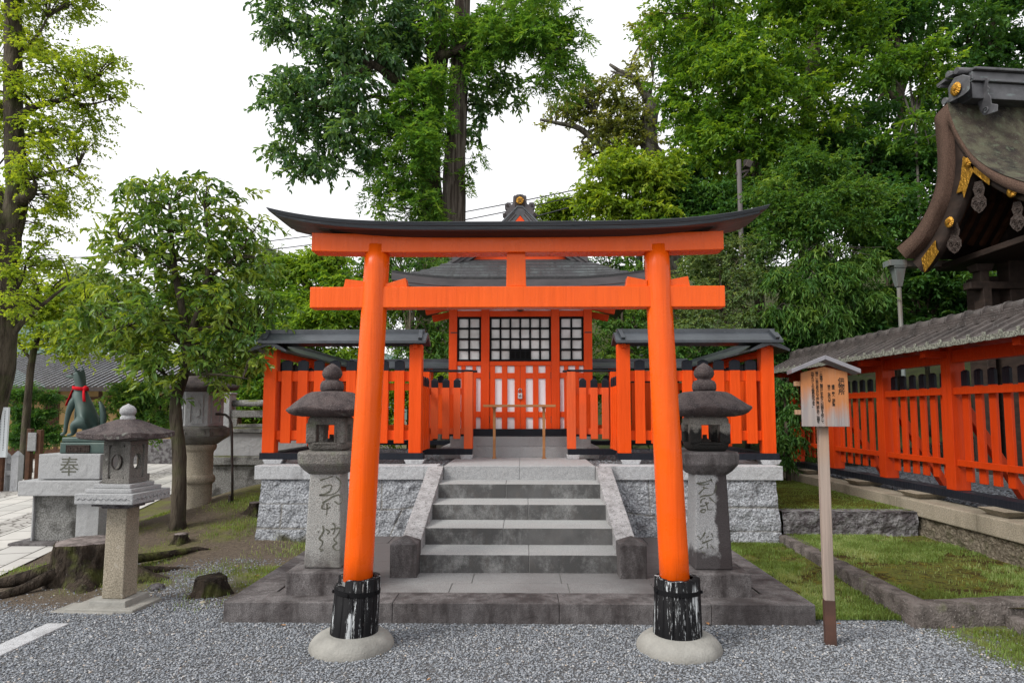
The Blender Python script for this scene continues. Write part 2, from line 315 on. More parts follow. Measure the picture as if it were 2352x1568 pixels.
m = Mat('bark_edge', .9, .2).base((.12, .075, .055)); m.over((.06, .036, .027), m.noise(60, 5, (1, 1, 1.5), lo=.42, hi=.6)); m.bump(m.noise(70, 4), .006); bark_edge = m.done()
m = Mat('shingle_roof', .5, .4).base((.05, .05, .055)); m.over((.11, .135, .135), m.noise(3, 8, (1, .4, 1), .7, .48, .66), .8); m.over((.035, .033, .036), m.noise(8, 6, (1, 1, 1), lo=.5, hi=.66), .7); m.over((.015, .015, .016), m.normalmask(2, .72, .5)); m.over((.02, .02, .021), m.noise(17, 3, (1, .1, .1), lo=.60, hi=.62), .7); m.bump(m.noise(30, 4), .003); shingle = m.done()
m = Mat('grey_board', .6, .35).base((.085, .075, .078)); m.over((.05, .045, .048), m.noise(8, 6, (.3, 1, 1))); grey_board = m.done()
m = Mat('tree_bark', .9, .15).base((.085, .07, .052)); m.over((.035, .028, .021), m.noise(9, 8, (1, 1, .2), lo=.4, hi=.6)); m.over((.07, .085, .03), m.noise(3, 6, lo=.5, hi=.7), .55); m.bump(m.noise(16, 7, (1, 1, .22)), .02); tree_bark = m.done()
m = Mat('cedar_bark', .9, .15).base((.15, .125, .105)); m.over((.055, .042, .034), m.noise(14, 8, (1, 1, .05), lo=.42, hi=.58)); m.over((.22, .205, .185), m.noise(8, 6, (1, 1, .08), lo=.58, hi=.7)); m.bump(m.noise(18, 7, (1, 1, .05)), .03); cedar_bark = m.done()
m = Mat('grey_bark', .9, .15).base((.15, .14, .12)); m.over((.07, .062, .05), m.noise(8, 7, (1, 1, .4), lo=.4, hi=.6)); m.bump(m.noise(14, 6), .01); grey_bark = m.done()
m = Mat('stump_bark', .95, .1).base((.06, .047, .036)); m.over((.025, .020, .016), m.noise(9, 8, (1, 1, .3), lo=.42, hi=.6)); m.over((.075, .085, .022), m.noise(5, 6, lo=.52, hi=.66), .75); m.over((.2, .19, .17), m.noise(40, 5, lo=.66, hi=.72), .6); m.bump(m.noise(22, 7, (1, 1, .35)), .03); stump_bark = m.done()
m = Mat('cut_wood', .9, .1).base((.20, .17, .16)); m.over((.10, .085, .08), m.noise(12, 7, lo=.4, hi=.6)); m.bump(m.noise(30, 5), .006); cut_wood = m.done()
m = Mat('tan_plaster', .85, .1).base((.44, .30, .14)); m.over((.38, .25, .11), m.noise(2, 4)); tan_plaster = m.done()
m = Mat('house_roof', .5, .4).base((.30, .31, .33)); m.over((.2, .205, .22), m.noise(6, 5, (1, 1, 3), lo=.4, hi=.6)); m.bump(m.noise(5, 2, (1, 1, 6)), .03); house_roof = m.done()
m = Mat('dark_slot', .9, .1).base((.006, .006, .006)); dark_slot = m.done()
m = Mat('white_board', .6, .3).base((.62, .66, .68)); white_board = m.done()
m = Mat('ink', .8, .1).base((.02, .018, .016)); ink = m.done()
m = Mat('cable', .6, .3).base((.03, .035, .035)); cable = m.done()
m = Mat('steel_blue_pole', .5, .4).base((.13, .16, .15)); m.over((.09, .07, .06), m.noise(3, 6, (1, 1, .2), lo=.5, hi=.66)); pole_paint = m.done()
m = Mat('pipe_patina', .5, .4).base((.14, .16, .155)); m.over((.13, .085, .06), m.noise(3, 6, (1, 1, .25), lo=.46, hi=.66)); pipe_mat = m.done()
m = Mat('dead_leaf', .8, .1).base((.20, .085, .035)); m.over((.35, .2, .09), m.noise(3, 2)); dead_leaf = m.done()

def leafmat(name, dark, mid, light, trans=.32, rough=.45, spec=.22, k=1.6):
    dark, mid, light = (tuple(min(.6, v*k) for v in c) for c in (dark, mid, light)); trans = trans+.10
    m = Mat(name, rough, spec); a = nn(m.t, 'ShaderNodeAttribute', attribute_name='tint')
    r = nn(m.t, 'ShaderNodeValToRGB'); e = r.color_ramp.elements
    e[0].position = 0; e[0].color = rgba(dark); e[1].position = 1; e[1].color = rgba(light)
    q = e.new(.5); q.color = rgba(mid); m.t.links.new(a.outputs['Fac'], r.inputs[0]); m.col = r.outputs[0]
    return m.done(trans)
LEAF = {
 'glossy': leafmat('leaf_glossy', (.030, .070, .018), (.062, .125, .026), (.15, .21, .035), .28, .34, .35),
 'dark': leafmat('leaf_dark', (.026, .068, .030), (.045, .105, .040), (.09, .16, .055), .28, .34, .5),
 'lime': leafmat('leaf_lime', (.075, .13, .015), (.13, .20, .024), (.22, .29, .035), .38),
 'bright': leafmat('leaf_bright', (.028, .075, .012), (.062, .135, .018), (.14, .225, .028), .36),
 'yellow': leafmat('leaf_yellow', (.07, .13, .012), (.12, .19, .022), (.21, .27, .04), .38),
 'cedar': leafmat('leaf_cedar', (.035, .095, .02), (.075, .17, .03), (.15, .25, .045), .3, .6),
 'cedar2': leafmat('leaf_cedar_brown', (.05, .06, .03), (.04, .09, .022), (.07, .13, .03), .25, .6),
 'mid': leafmat('leaf_mid', (.024, .068, .016), (.052, .118, .024), (.12, .19, .04), .32),
 'deep': leafmat('leaf_deep', (.014, .046, .012), (.030, .085, .019), (.065, .14, .03), .28),
 'grey': leafmat('leaf_grey', (.055, .095, .04), (.09, .14, .055), (.17, .22, .09), .3),
 'olive': leafmat('leaf_olive', (.08, .11, .035), (.13, .165, .05), (.2, .22, .07), .3),
 'hill': leafmat('leaf_hill', (.07, .11, .06), (.10, .15, .075), (.15, .20, .10), .2),
}
grass_mat = leafmat('grass_blade', (.10, .13, .03), (.17, .27, .065), (.36, .42, .19), .3, .6, .2, 1.0)

# ---------------------------------------------------------------- ground
def sst(t): t = np.clip(t, 0, 1); return t*t*(3-2*t)
def hgt(x, y):
    x = np.asarray(x, float); y = np.asarray(y, float)
    left = .46*sst((y-6.9)/3.4)*sst((x+6.0)/2.0)*sst((-2.2-x)/.7)
    return left
def fbm(x, y, sc, oct=4, seed=0):
    out = np.zeros_like(x); amp = 1; tot = 0
    for k in range(oct):
        for q in range(3):
            a = seed*1.7+k*2.3+q*2.1; f = sc*(2**k)
            out += amp*np.sin(x*f*math.cos(a)+y*f*math.sin(a)+a*5+1.5*np.sin(x*f*.7*math.sin(a*1.3)-y*f*.7*math.cos(a*1.3)+a))/3
        tot += amp; amp *= .6
    return out/tot
gm = Mat('ground_mix', .92, .15).base((.165, .165, .165))
gm.over((.075, .08, .088), gm.noise(55, 4, lo=.4, hi=.6)); gm.over((.38, .38, .38), gm.noise(120, 3, lo=.62, hi=.68), .8)
gm.bump(gm.noise(70, 3), .01)
soil = gm.noise(30, 7, lo=.35, hi=.65)
gm.over((.15, .118, .088), gm.attr('soil')); gm.over((.060, .045, .033), gm.mul(gm.attr('soil'), soil), .8)
gm.over((.28, .26, .24), gm.mul(gm.attr('soil'), gm.noise(95, 3, lo=.63, hi=.68)), .8)
gm.over((.15, .17, .03), gm.mul(gm.attr('moss'), gm.noise(9, 7, lo=.25, hi=.6)))
gm.over((.055, .052, .016), gm.mul(gm.attr('moss'), gm.noise(24, 6, lo=.55, hi=.7)), .8)
ground_mat = gm.done()
def soil_moss(x, y):
    n1 = fbm(x, y, 1.6, 5, 1)*.5; n2 = fbm(x, y, 2.7, 5, 4)*.6
    so = sst((y-5.2+(.5*(x+2.3))*0+n1*1.0)/.7)*sst((-2.2-x)/.2)
    so = np.maximum(so, sst((-4.3-x+n1*.5)/.5)*sst((y-4.9+n1)/.5)*.9)
    gp = np.exp(-((x+3.05)**2/.25+(y-6.35)**2/.5))           # grey gravel spill on the bank
    so = so*(1-.8*gp)
    mo = sst((n2+.12)/.35)*sst((y-5.6)/.7)*sst((-2.25-x)/.15)
    mo = np.maximum(mo, sst((x+4.6)/.8)*sst((y-8.6)/.7)*sst((-2-x)/.2))
    mo = np.maximum(mo, sst((x-2.15)/.2)*sst((y-5.15+n1*.4)/.3))
    mo = np.maximum(mo, sst((x-2.9+n1*.3)/.4)*sst((y-3.9-.6*(3.4-x)+n1*.3)/.4))
    far = sst((y-12)/2)
    return np.clip(so*(1-far)+far*.7, 0, 1), np.clip(mo*(1-far*.4), 0, 1)
xs = np.concatenate([np.linspace(-150, -14, 18), np.linspace(-12, 8, 260), np.linspace(10, 150, 18)])
ys = np.concatenate([np.linspace(-30, 1, 8), np.linspace(2, 13, 240), np.linspace(14, 300, 24)])
GX, GY = np.meshgrid(xs, ys, indexing='ij')
GZ = hgt(GX, GY)+.010*fbm(GX, GY, 4, 4, 2)*sst((GY-5)/1)
n, mm = GX.shape
idx = (np.arange(n-1)[:, None]*mm+np.arange(mm-1)[None, :])
quads = np.stack([idx, idx+mm, idx+mm+1, idx+1], -1).reshape(-1, 4)
so, mo = soil_moss(GX, GY)
g = fast_mesh('ground', np.stack([GX, GY, GZ], -1).reshape(-1, 3), quads, None, ground_mat, None, {'soil': so.ravel(), 'moss': mo.ravel()}, True)
tag(g, 'grey gravel forecourt ground with bare soil and moss', None, None, 'structure')

# gravel: loose pebbles one could not count
rng = np.random.default_rng(7)
def ico():
    t = (1+5**.5)/2
    v = np.array([(-1,t,0),(1,t,0),(-1,-t,0),(1,-t,0),(0,-1,t),(0,1,t),(0,-1,-t),(0,1,-t),(t,0,-1),(t,0,1),(-t,0,-1),(-t,0,1)], float)
    v /= np.linalg.norm(v[0])
    f = np.array([(0,11,5),(0,5,1),(0,1,7),(0,7,10),(0,10,11),(1,5,9),(5,11,4),(11,10,2),(10,7,6),(7,1,8),(3,9,4),(3,4,2),(3,2,6),(3,6,8),(3,8,9),(4,9,5),(2,4,11),(6,2,10),(8,6,7),(9,8,1)])
    return v, f
IV, IF = ico()
def pebbles(name, P, size, mat, tint, flat=.6, parent=None):
    N = len(P); A = rng.random((N, 3))
    sc = size[:, None]*np.stack([.8+.6*A[:, 0], .65+.5*A[:, 1], flat*(.7+.6*A[:, 2])], -1)
    th = rng.random(N)*6.283; V = IV[None]*(1+.25*(rng.random((N, 12, 1))-.5))*sc[:, None, :]
    c, s_ = np.cos(th)[:, None], np.sin(th)[:, None]; tx = rng.normal(0, .25, (N, 1))
    x = V[..., 0]*c-V[..., 1]*s_; y = V[..., 0]*s_+V[..., 1]*c; z = V[..., 2]+x*tx
    V = np.stack([x, y, z], -1)+P[:, None, :]
    Fc = (IF[None]+np.arange(N)[:, None, None]*12).reshape(-1, 3)
    return fast_mesh(name, V.reshape(-1, 3), None, Fc, mat, parent, {'tint': np.repeat(tint, 12)})
pm = Mat('pebble', .75, .3); a = nn(pm.t, 'ShaderNodeAttribute', attribute_name='tint'); r = nn(pm.t, 'ShaderNodeValToRGB')
e = r.color_ramp.elements; e[0].color = (.10, .108, .12, 1); e[1].color = (.46, .46, .455, 1); e[1].position = 1
for p_, c_ in ((.35, (.175, .190, .212, 1)), (.7, (.265, .283, .305, 1)), (.9, (.36, .37, .38, 1)), (.955, (.42, .35, .28, 1))):
    q = e.new(p_); q.color = c_
pm.t.links.new(a.outputs['Fac'], r.inputs[0]); pm.col = r.outputs[0]; pebble_mat = pm.done()
N = 190000
X = rng.uniform(-4.6, 4.2, N); Y = 3.3+rng.random(N)**1.15*4.2
so, mo = soil_moss(X, Y)
keep = rng.random(N) < np.clip(1.0-1.05*so-1.3*mo, .03, 1)
keep &= ~((X > -2.34) & (X < 2.26) & (Y > 5.08)); keep &= ~((X > 2.15) & (Y > 5.6)); keep &= np.abs(X) < Y*.83+.25
keep &= ~((X < -2.3) & (Y > 7.2))
for cx in (-1.17, 1.06): keep &= (X-cx)**2+(Y-4.6)**2 > .27**2
keep &= ~((X > -3.62) & (X < -3.42) & (Y < 5.05) & (rng.random(N) < .93))
X, Y = X[keep], Y[keep]; sz = rng.uniform(.0042, .0095, len(X))*np.clip(.8+.04*Y, .8, 1.1)
P = np.stack([X, Y, hgt(X, Y)+rng.uniform(-.002, .006, len(X))], -1)
g = pebbles('gravel', P, sz, pebble_mat, np.clip(rng.normal(.5, .23, len(X)), 0, 1)); tag(g, 'loose grey gravel stones on the forecourt', None, None, 'stuff')

# right-hand lawns and terraces
lm = Mat('lawn_soil', .95, .1).base((.13, .14, .035)); lm.over((.060, .042, .014), lm.noise(3.2, 7, lo=.48, hi=.56)); lm.over((.17, .15, .025), lm.noise(12, 6, lo=.52, hi=.62), .8); lm.over((.05, .04, .015), lm.noise(25, 5, lo=.55, hi=.62), .8); lm.bump(lm.noise(40, 5), .02); lawn_mat = lm.done()
tm = Mat('terrace_moss', .95, .1).base((.085, .092, .012)); tm.over((.14, .135, .018), tm.noise(6, 7, lo=.45, hi=.65)); tm.over((.05, .038, .016), tm.noise(11, 7, lo=.54, hi=.66), .8); tm.bump(tm.noise(60, 6), .02); terrace_mat = tm.done()
def patch(name, x0, x1, y0, y1, z, mat, amp=.02, label=None):
    px = np.linspace(x0, x1, 50); py = np.linspace(y0, y1, 60); A, B = np.meshgrid(px, py, indexing='ij')
    Z = (z(A, B) if callable(z) else z+0*A)+amp*fbm(A, B, 3, 4, 3)
    i = (np.arange(49)[:, None]*60+np.arange(59)[None, :]); q = np.stack([i, i+60, i+61, i+1], -1).reshape(-1, 4)
    return tag(fast_mesh(name, np.stack([A, B, Z], -1).reshape(-1, 3), q, None, mat, None, None, True), label, None, None, 'structure')
low_z = lambda x, y: .015+.05*sst((y-5.3)/1.5)
up_z = lambda x, y: .125+.02*sst((y-5.3)/2)
patch('lawn', 2.24, 3.02, 5.3, 7.9, low_z, lawn_mat, .012, 'grassy strip between platform and kerb')
patch('lawn', 3.02, 4.72, 5.12, 7.95, up_z, lawn_mat, .015, 'raised lawn inside the kerb below the fence wall')
patch('terrace', 3.0, 4.75, 7.98, 12.6, .425, terrace_mat, .015, 'mossy terrace behind the low stone wall')

def blades(P, hmin, hmax, w, tint, name, label, lean=.6):
    N = len(P); th = rng.random(N)*6.283; h = rng.uniform(hmin, hmax, N); d = np.stack([np.cos(th), np.sin(th), 0*th], -1)
    side = np.stack([-np.sin(th), np.cos(th), 0*th], -1)*w; ln = (rng.random(N)*lean)[:, None]
    mid = P+d*(h[:, None]*.45*ln)+np.array([0, 0, 1])*h[:, None]*.6; tip = P+d*(h[:, None]*1.3*ln)+np.array([0, 0, 1])*h[:, None]*(1-.4*ln)
    V = np.stack([P-side, P+side, mid+side*.8, tip, mid-side*.8], 1).reshape(-1, 3)
    b = np.arange(N)[:, None]*5; f3 = np.concatenate([b+np.array([[0, 1, 2]]), b+np.array([[0, 2, 4]]), b+np.array([[4, 2, 3]])], 0)
    return tag(fast_mesh(name, V, None, f3, grass_mat, None, {'tint': np.repeat(tint, 5)}), label, None, None, 'stuff')
def scatter(n, x0, x1, y0, y1, dens):
    X = rng.uniform(x0, x1, n); Y = rng.uniform(y0, y1, n); k = rng.random(n) < dens(X, Y); return X[k], Y[k]
PP = []
X, Y = scatter(60000, 2.24, 3.0, 5.2, 7.8, lambda x, y: np.clip(.42+2.6*fbm(x, y, 3.2, 5, 9)+1.2*fbm(x, y, 14, 3, 2), .02, 1)); PP.append(np.stack([X, Y, low_z(X, Y)-.004], -1))
X, Y = scatter(90000, 3.06, 4.66, 5.2, 7.9, lambda x, y: np.clip(.42+2.6*fbm(x, y, 2.3, 5, 9)+1.2*fbm(x, y, 14, 3, 2), .02, 1)); PP.append(np.stack([X, Y, up_z(X, Y)-.004], -1))
X, Y = scatter(26000, 2.6, 4.6, 3.9, 5.3, lambda x, y: np.clip(soil_moss(x, y)[1]*(.55+fbm(x, y, 3, 4, 9)), 0, 1)*(1-((x > 2.9) & (y > 5.0)))); PP.append(np.stack([X, Y, 0*X], -1))
X, Y = scatter(110000, -5.2, -2.34, 5.3, 9.5, lambda x, y: np.clip((soil_moss(x, y)[1]+.5*np.exp(-((x+2.6)**2/.12+(y-6.8)**2/.9)))*1.1*(.30+1.2*fbm(x, y, 3, 4, 6)), 0, 1)); PP.append(np.stack([X, Y, hgt(X, Y)], -1))
P = np.concatenate(PP); tint = np.clip(.45+.7*fbm(P[:, 0], P[:, 1], 2.2, 4, 12)+.5*fbm(P[:, 0], P[:, 1], 11, 3, 6)+rng.normal(0, .2, len(P)), 0, 1)
blades(P, .014, .052, .0025, tint, 'grass', 'short green lawn grass and tufts')
X, Y = scatter(30000, 3.05, 4.7, 8.0, 11.5, lambda x, y: np.clip(.5+fbm(x, y, 3, 4, 2), .1, 1))
blades(np.stack([X, Y, .42+0*X], -1), .008, .025, .003, np.clip(.35+.3*rng.random(len(X)), 0, 1), 'moss', 'low yellow green moss on the terrace')

# paved path on the left
pt = Mat('path_paving', .8, .25); tcn = pt.coord()
rot = nn(pt.t, 'ShaderNodeMapping'); rot.inputs['Rotation'].default_value = (0, 0, math.radians(-15.5)); pt.t.links.new(pt.tc.outputs['Object'], rot.inputs[0])
br = nn(pt.t, 'ShaderNodeTexBrick'); br.inputs['Scale'].default_value = 1; br.inputs['Mortar Size'].default_value = .012; br.inputs['Brick Width'].default_value = .62; br.inputs['Row Height'].default_value = .42
br.inputs['Color1'].default_value = (.52, .50, .47, 1); br.inputs['Color2'].default_value = (.43, .42, .40, 1); br.inputs['Mortar'].default_value = (.10, .095, .085, 1)
sw = nn(pt.t, 'ShaderNodeMapping'); sw.inputs['Rotation'].default_value = (0, 0, math.radians(90)); pt.t.links.new(rot.outputs[0], sw.inputs[0])
pt.t.links.new(sw.outputs[0], br.inputs['Vector'])
sx = nn(pt.t, 'ShaderNodeSeparateXYZ'); pt.t.links.new(rot.outputs[0], sx.inputs[0])
vor = nn(pt.t, 'ShaderNodeTexVoronoi', feature='DISTANCE_TO_EDGE'); vor.inputs['Scale'].default_value = 7.5; pt.t.links.new(rot.outputs[0], vor.inputs['Vector'])
cob = nn(pt.t, 'ShaderNodeMix', data_type='RGBA'); pt.t.links.new(pt.ramp(vor.outputs[0], .03, .12), cob.inputs[0]); cob.inputs[6].default_value = (.11, .10, .09, 1); cob.inputs[7].default_value = (.40, .385, .365, 1)
band = nn(pt.t, 'ShaderNodeMath', operation='PINGPONG'); band.inputs[1].default_value = .9; pt.t.links.new(sx.outputs[0], band.inputs[0])
mx = nn(pt.t, 'ShaderNodeMix', data_type='RGBA'); pt.t.links.new(pt.ramp(band.outputs[0], .64, .645), mx.inputs[0]); pt.t.links.new(br.outputs[0], mx.inputs[6]); pt.t.links.new(cob.outputs[2], mx.inputs[7])
pt.col = mx.outputs[2]; pt.over((.30, .29, .27), pt.noise(1.5, 6, lo=.5, hi=.7), .5); path_mat = pt.done()
def strip(name, pts, z, mat, kind='structure', th=.0):
    b = MB(); b.add([(x, y, z) for x, y in pts], [tuple(range(len(pts)))]); o_ = b.build(name, mat); tag(o_, None, None, None, kind); return o_
p_ = strip('path', [(-5.08, 6.35), (-4.2, 3.2), (-12, 3.2), (-13.2, 12.8), (-24, 42), (-14.5, 42), (-6.85, 12.8)], .012, path_mat); p_['label'] = 'pale stone paved path on the left'
b = MB(); b.box(-3.60, -3.43, 2.2, 5.02, -.1, .012); b.box(-3.60, -3.43, 2.2, 3.9, -.1, .016); k = b.build('kerb', granite_light, None, .006); tag(k, 'flush white stone kerb sunk in the gravel', 'kerb')

# ---------------------------------------------------------------- stone platform under the torii steps
PX0, PX1, PY0, PY1, PZ = -2.30, 2.20, 5.10, 7.80, .15
XS = -.05
t = thing('stone_platform', 'low dark granite platform with paved top in front of the stone steps', 'platform', (XS, 6.4, 0))
b = MB(); BW = .30
xs_ = [PX0, -1.0, .27, 1.42, PX1]
for i in range(4): b.box(xs_[i]+.0015, xs_[i+1]-.0015, PY0, PY0+BW-.002, -.1, PZ)
for x0, x1 in ((PX0, PX0+BW), (PX1-BW, PX1)):
    yy = [PY0+BW, 6.25, 7.2, PY1]
    for i in range(3): b.box(x0, x1, yy[i]+.0015, yy[i+1]-.0015, -.1, PZ)
b.build('border', granite_dark, t, .006)
b = MB(); r_ = random.Random(3); yy = [PY0+BW+.004, 5.72, 6.06, 6.5, 6.95, 7.4, PY1]
for j in range(6):
    x = PX0+BW+.01; off = r_.uniform(.4, .9)
    while x < PX1-BW-.05:
        x1 = min(x+off, PX1-BW-.01); b.box(x, x1-.006, yy[j], yy[j+1]-.006, -.05, PZ-.006+r_.uniform(-.002, .002)); x = x1; off = r_.uniform(.7, 1.15)
pvm = Mat('platform_paving', .8, .25).base((.26, .26, .258)); pvm.over((.17, .17, .17), pvm.noise(140, 3, lo=.44, hi=.6))
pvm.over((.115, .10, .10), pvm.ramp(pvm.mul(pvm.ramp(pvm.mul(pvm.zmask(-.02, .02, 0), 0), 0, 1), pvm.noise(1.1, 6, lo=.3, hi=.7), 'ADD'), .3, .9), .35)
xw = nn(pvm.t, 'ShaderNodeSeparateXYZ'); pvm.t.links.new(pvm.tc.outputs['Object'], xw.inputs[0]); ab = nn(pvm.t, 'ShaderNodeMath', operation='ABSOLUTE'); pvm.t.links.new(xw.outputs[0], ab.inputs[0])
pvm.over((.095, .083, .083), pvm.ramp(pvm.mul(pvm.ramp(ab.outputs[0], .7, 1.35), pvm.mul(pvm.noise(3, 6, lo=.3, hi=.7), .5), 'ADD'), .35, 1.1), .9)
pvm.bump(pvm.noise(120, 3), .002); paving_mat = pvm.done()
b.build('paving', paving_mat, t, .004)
b = MB(); b.box(PX0+BW-.01, PX1-BW+.01, PY0+BW-.01, PY1, .0, PZ-.016); b.build('joint_mortar', concrete, t)

# ---------------------------------------------------------------- dais with hewn wall and coping
DZ = .95; WX0, WX1 = -3.18, 3.02; WYT, WYB = 7.99, 7.80
t = thing('stone_dais', 'raised granite dais with rough hewn wall and smooth coping under the shrine fences', 'dais', (XS, 9.9, 0))
joints = [((-3.2,.50),(-2.52,.50)),((-2.52,.78),(-2.52,.50)),((-2.52,.50),(-2.05,.42)),((-2.3,.45),(-2.62,.1)),((-3.2,.22),(-2.6,.22)),((-2.9,.5),(-2.9,.22)),((-2.05,.78),(-2.05,.42)),((-2.05,.42),(-1.5,.44)),((-1.72,.78),(-1.7,.44)),((-1.5,.44),(-1.0,.5)),((-1.45,.44),(-1.6,.1)),
 ((1.1,.42),(1.62,.36)),((1.62,.36),(2.0,.42)),((1.9,.40),(2.22,.2)),((2.22,.2),(3.1,.2)),((2.22,.2),(2.22,0)),((2.0,.78),(2.0,.42)),((2.27,.78),(2.27,.47)),((2.27,.47),(3.1,.47)),((1.62,.36),(1.6,0)),((1.5,.78),(1.5,.4))]
def segdist(x, z):
    d = np.full(x.shape, 9.)
    for (ax_, az_), (bx, bz) in joints:
        vx, vz = bx-ax_, bz-az_; tt = np.clip(((x-ax_)*vx+(z-az_)*vz)/(vx*vx+vz*vz), 0, 1)
        d = np.minimum(d, np.hypot(x-ax_-tt*vx, z-az_-tt*vz))
    return d
wx = np.arange(WX0, WX1+.001, .0115); wz = np.linspace(-.05, .783, 74); A, B = np.meshgrid(wx, wz, indexing='ij')
dj = segdist(A, B)
rough_ = np.zeros_like(A); 
for i in range(A.shape[0]):
    for j in range(A.shape[1]):
        v_ = Vector((A[i, j]*7, B[i, j]*7, 1.3)); rough_[i, j] = mnoise.fractal(v_, .9, 2.1, 5)
edge = sst(dj/.025)
D = .030*rough_*(.55+.45*edge)+.005*edge-.006*(dj < .007)
Yw = WYB+(WYT-WYB)*(B+.05)/.833-D
mossw = sst((.20-B+.14*fbm(A, B, 5, 4, 3))/.10)*sst((-2.35-A+.25*fbm(A, B, 4, 3, 5))/.15)*sst((A+3.02)/.2)
mossw = np.maximum(mossw, .6*sst((.10-B+.05*fbm(A, B, 8, 3, 3))/.05))
n, mm = A.shape; i = (np.arange(n-1)[:, None]*mm+np.arange(mm-1)[None, :]); q = np.stack([i, i+mm, i+mm+1, i+1], -1).reshape(-1, 4)
fast_mesh('hewn_wall', np.stack([A, Yw, B], -1).reshape(-1, 3), q, None, hewn, t, {'moss': mossw.ravel(), 'joint': ((dj < .009)*1.).ravel()}, True)
b = MB(); b.box(WX0, WX0+.3, 8.0, 12.2, -.1, .78); b.box(WX1-.3, WX1, 8.0, 12.2, -.1, .78)
b.add([(WX0, WYB+.01, -.05), (WX0, WYT, .783), (WX0, 8.3, .783), (WX0, 8.3, -.05)], [(0, 1, 2, 3)]); b.add([(WX1, WYB+.01, -.05), (WX1, 8.3, -.05), (WX1, 8.3, .783), (WX1, WYT, .783)], [(0, 1, 2, 3)]); b.build('side_wall', rough_dark, t)
STX0, STX1 = -.96, .86      # stair slab
for x0, x1 in ((-3.26, -2.0), (-1.998, -1.2), (-1.198, STX0-.08), (STX1+.08, 1.9), (1.902, 3.10)): box('coping_stone', granite_light, t, x0, x1, 7.95, 8.28, .785, DZ, .006)
box('coping_stone', granite_light, t, -3.26, -2.96, 8.283, 12.2, .785, DZ-.003, .006); box('coping_stone', granite_light, t, 2.8, 3.10, 8.283, 12.2, .785, DZ-.003, .006)
b = MB(); b.box(-2.955, 2.795, 8.285, 12.2, .6, .925); b.build('fill', ground_mat, t)
Xp = rng.uniform(-2.9, 2.75, 9000); Yp = rng.uniform(8.3, 11.9, 9000); k = (np.abs(Xp-XS) > .95) | (Yp > 12); Xp, Yp = Xp[k], Yp[k]
g = pebbles('dais_gravel', np.stack([Xp, Yp, .925+0*Xp], -1), rng.uniform(.008, .016, len(Xp)), pebble_mat, rng.random(len(Xp))*.7, .6, t); g['kind'] = 'stuff'

# ---------------------------------------------------------------- stone stairs
t = thing('stone_stairs', 'weathered grey granite steps rising from the platform to the shrine', 'steps', (XS, 6.9, PZ))
ybs = [6.066, 6.52, 7.01, 7.50, 7.95]; zt = [.305, .465, .625, .785]
for k in range(4):
    b = MB(); z0 = PZ-.02 if k == 0 else zt[k-1]-.05
    xj = XS+(-.15 if k % 2 else .1)
    b.box(XS-.92, xj-.001, ybs[k], ybs[k+1]+.03, z0, zt[k]); b.box(xj+.001, XS+.92, ybs[k], ybs[k+1]+.03, z0, zt[k])
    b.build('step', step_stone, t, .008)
b = MB(); b.box(STX0, -.05, 7.95, 9.44, .70, DZ); b.box(-.048, STX1, 7.95, 9.44, .70, DZ); b.build('landing_slab', granite_slab, t, .006)
for sgn in (-1, 1):
    xi = XS+sgn*.915; xo = XS+sgn*1.10
    b = MB(); prof = [(6.10, PZ), (6.10, .355), (7.95, .945), (8.02, .945), (8.02, PZ)]
    b.prism(prof, lambda y, z: (min(xi, xo), y, z), lambda y, z: (max(xi, xo), y, z)); b.build('cheek', cheek_stone, t, .006)
    b = MB(); cx = XS+sgn*1.012; hw = .118
    b.box(cx-hw, cx+hw, 5.87, 6.115, PZ-.03, .430); b.frus((cx, 5.9925), hw, .1225, .430, .004, .004, .492); b.build('newel_block', granite_dark, t, .005)

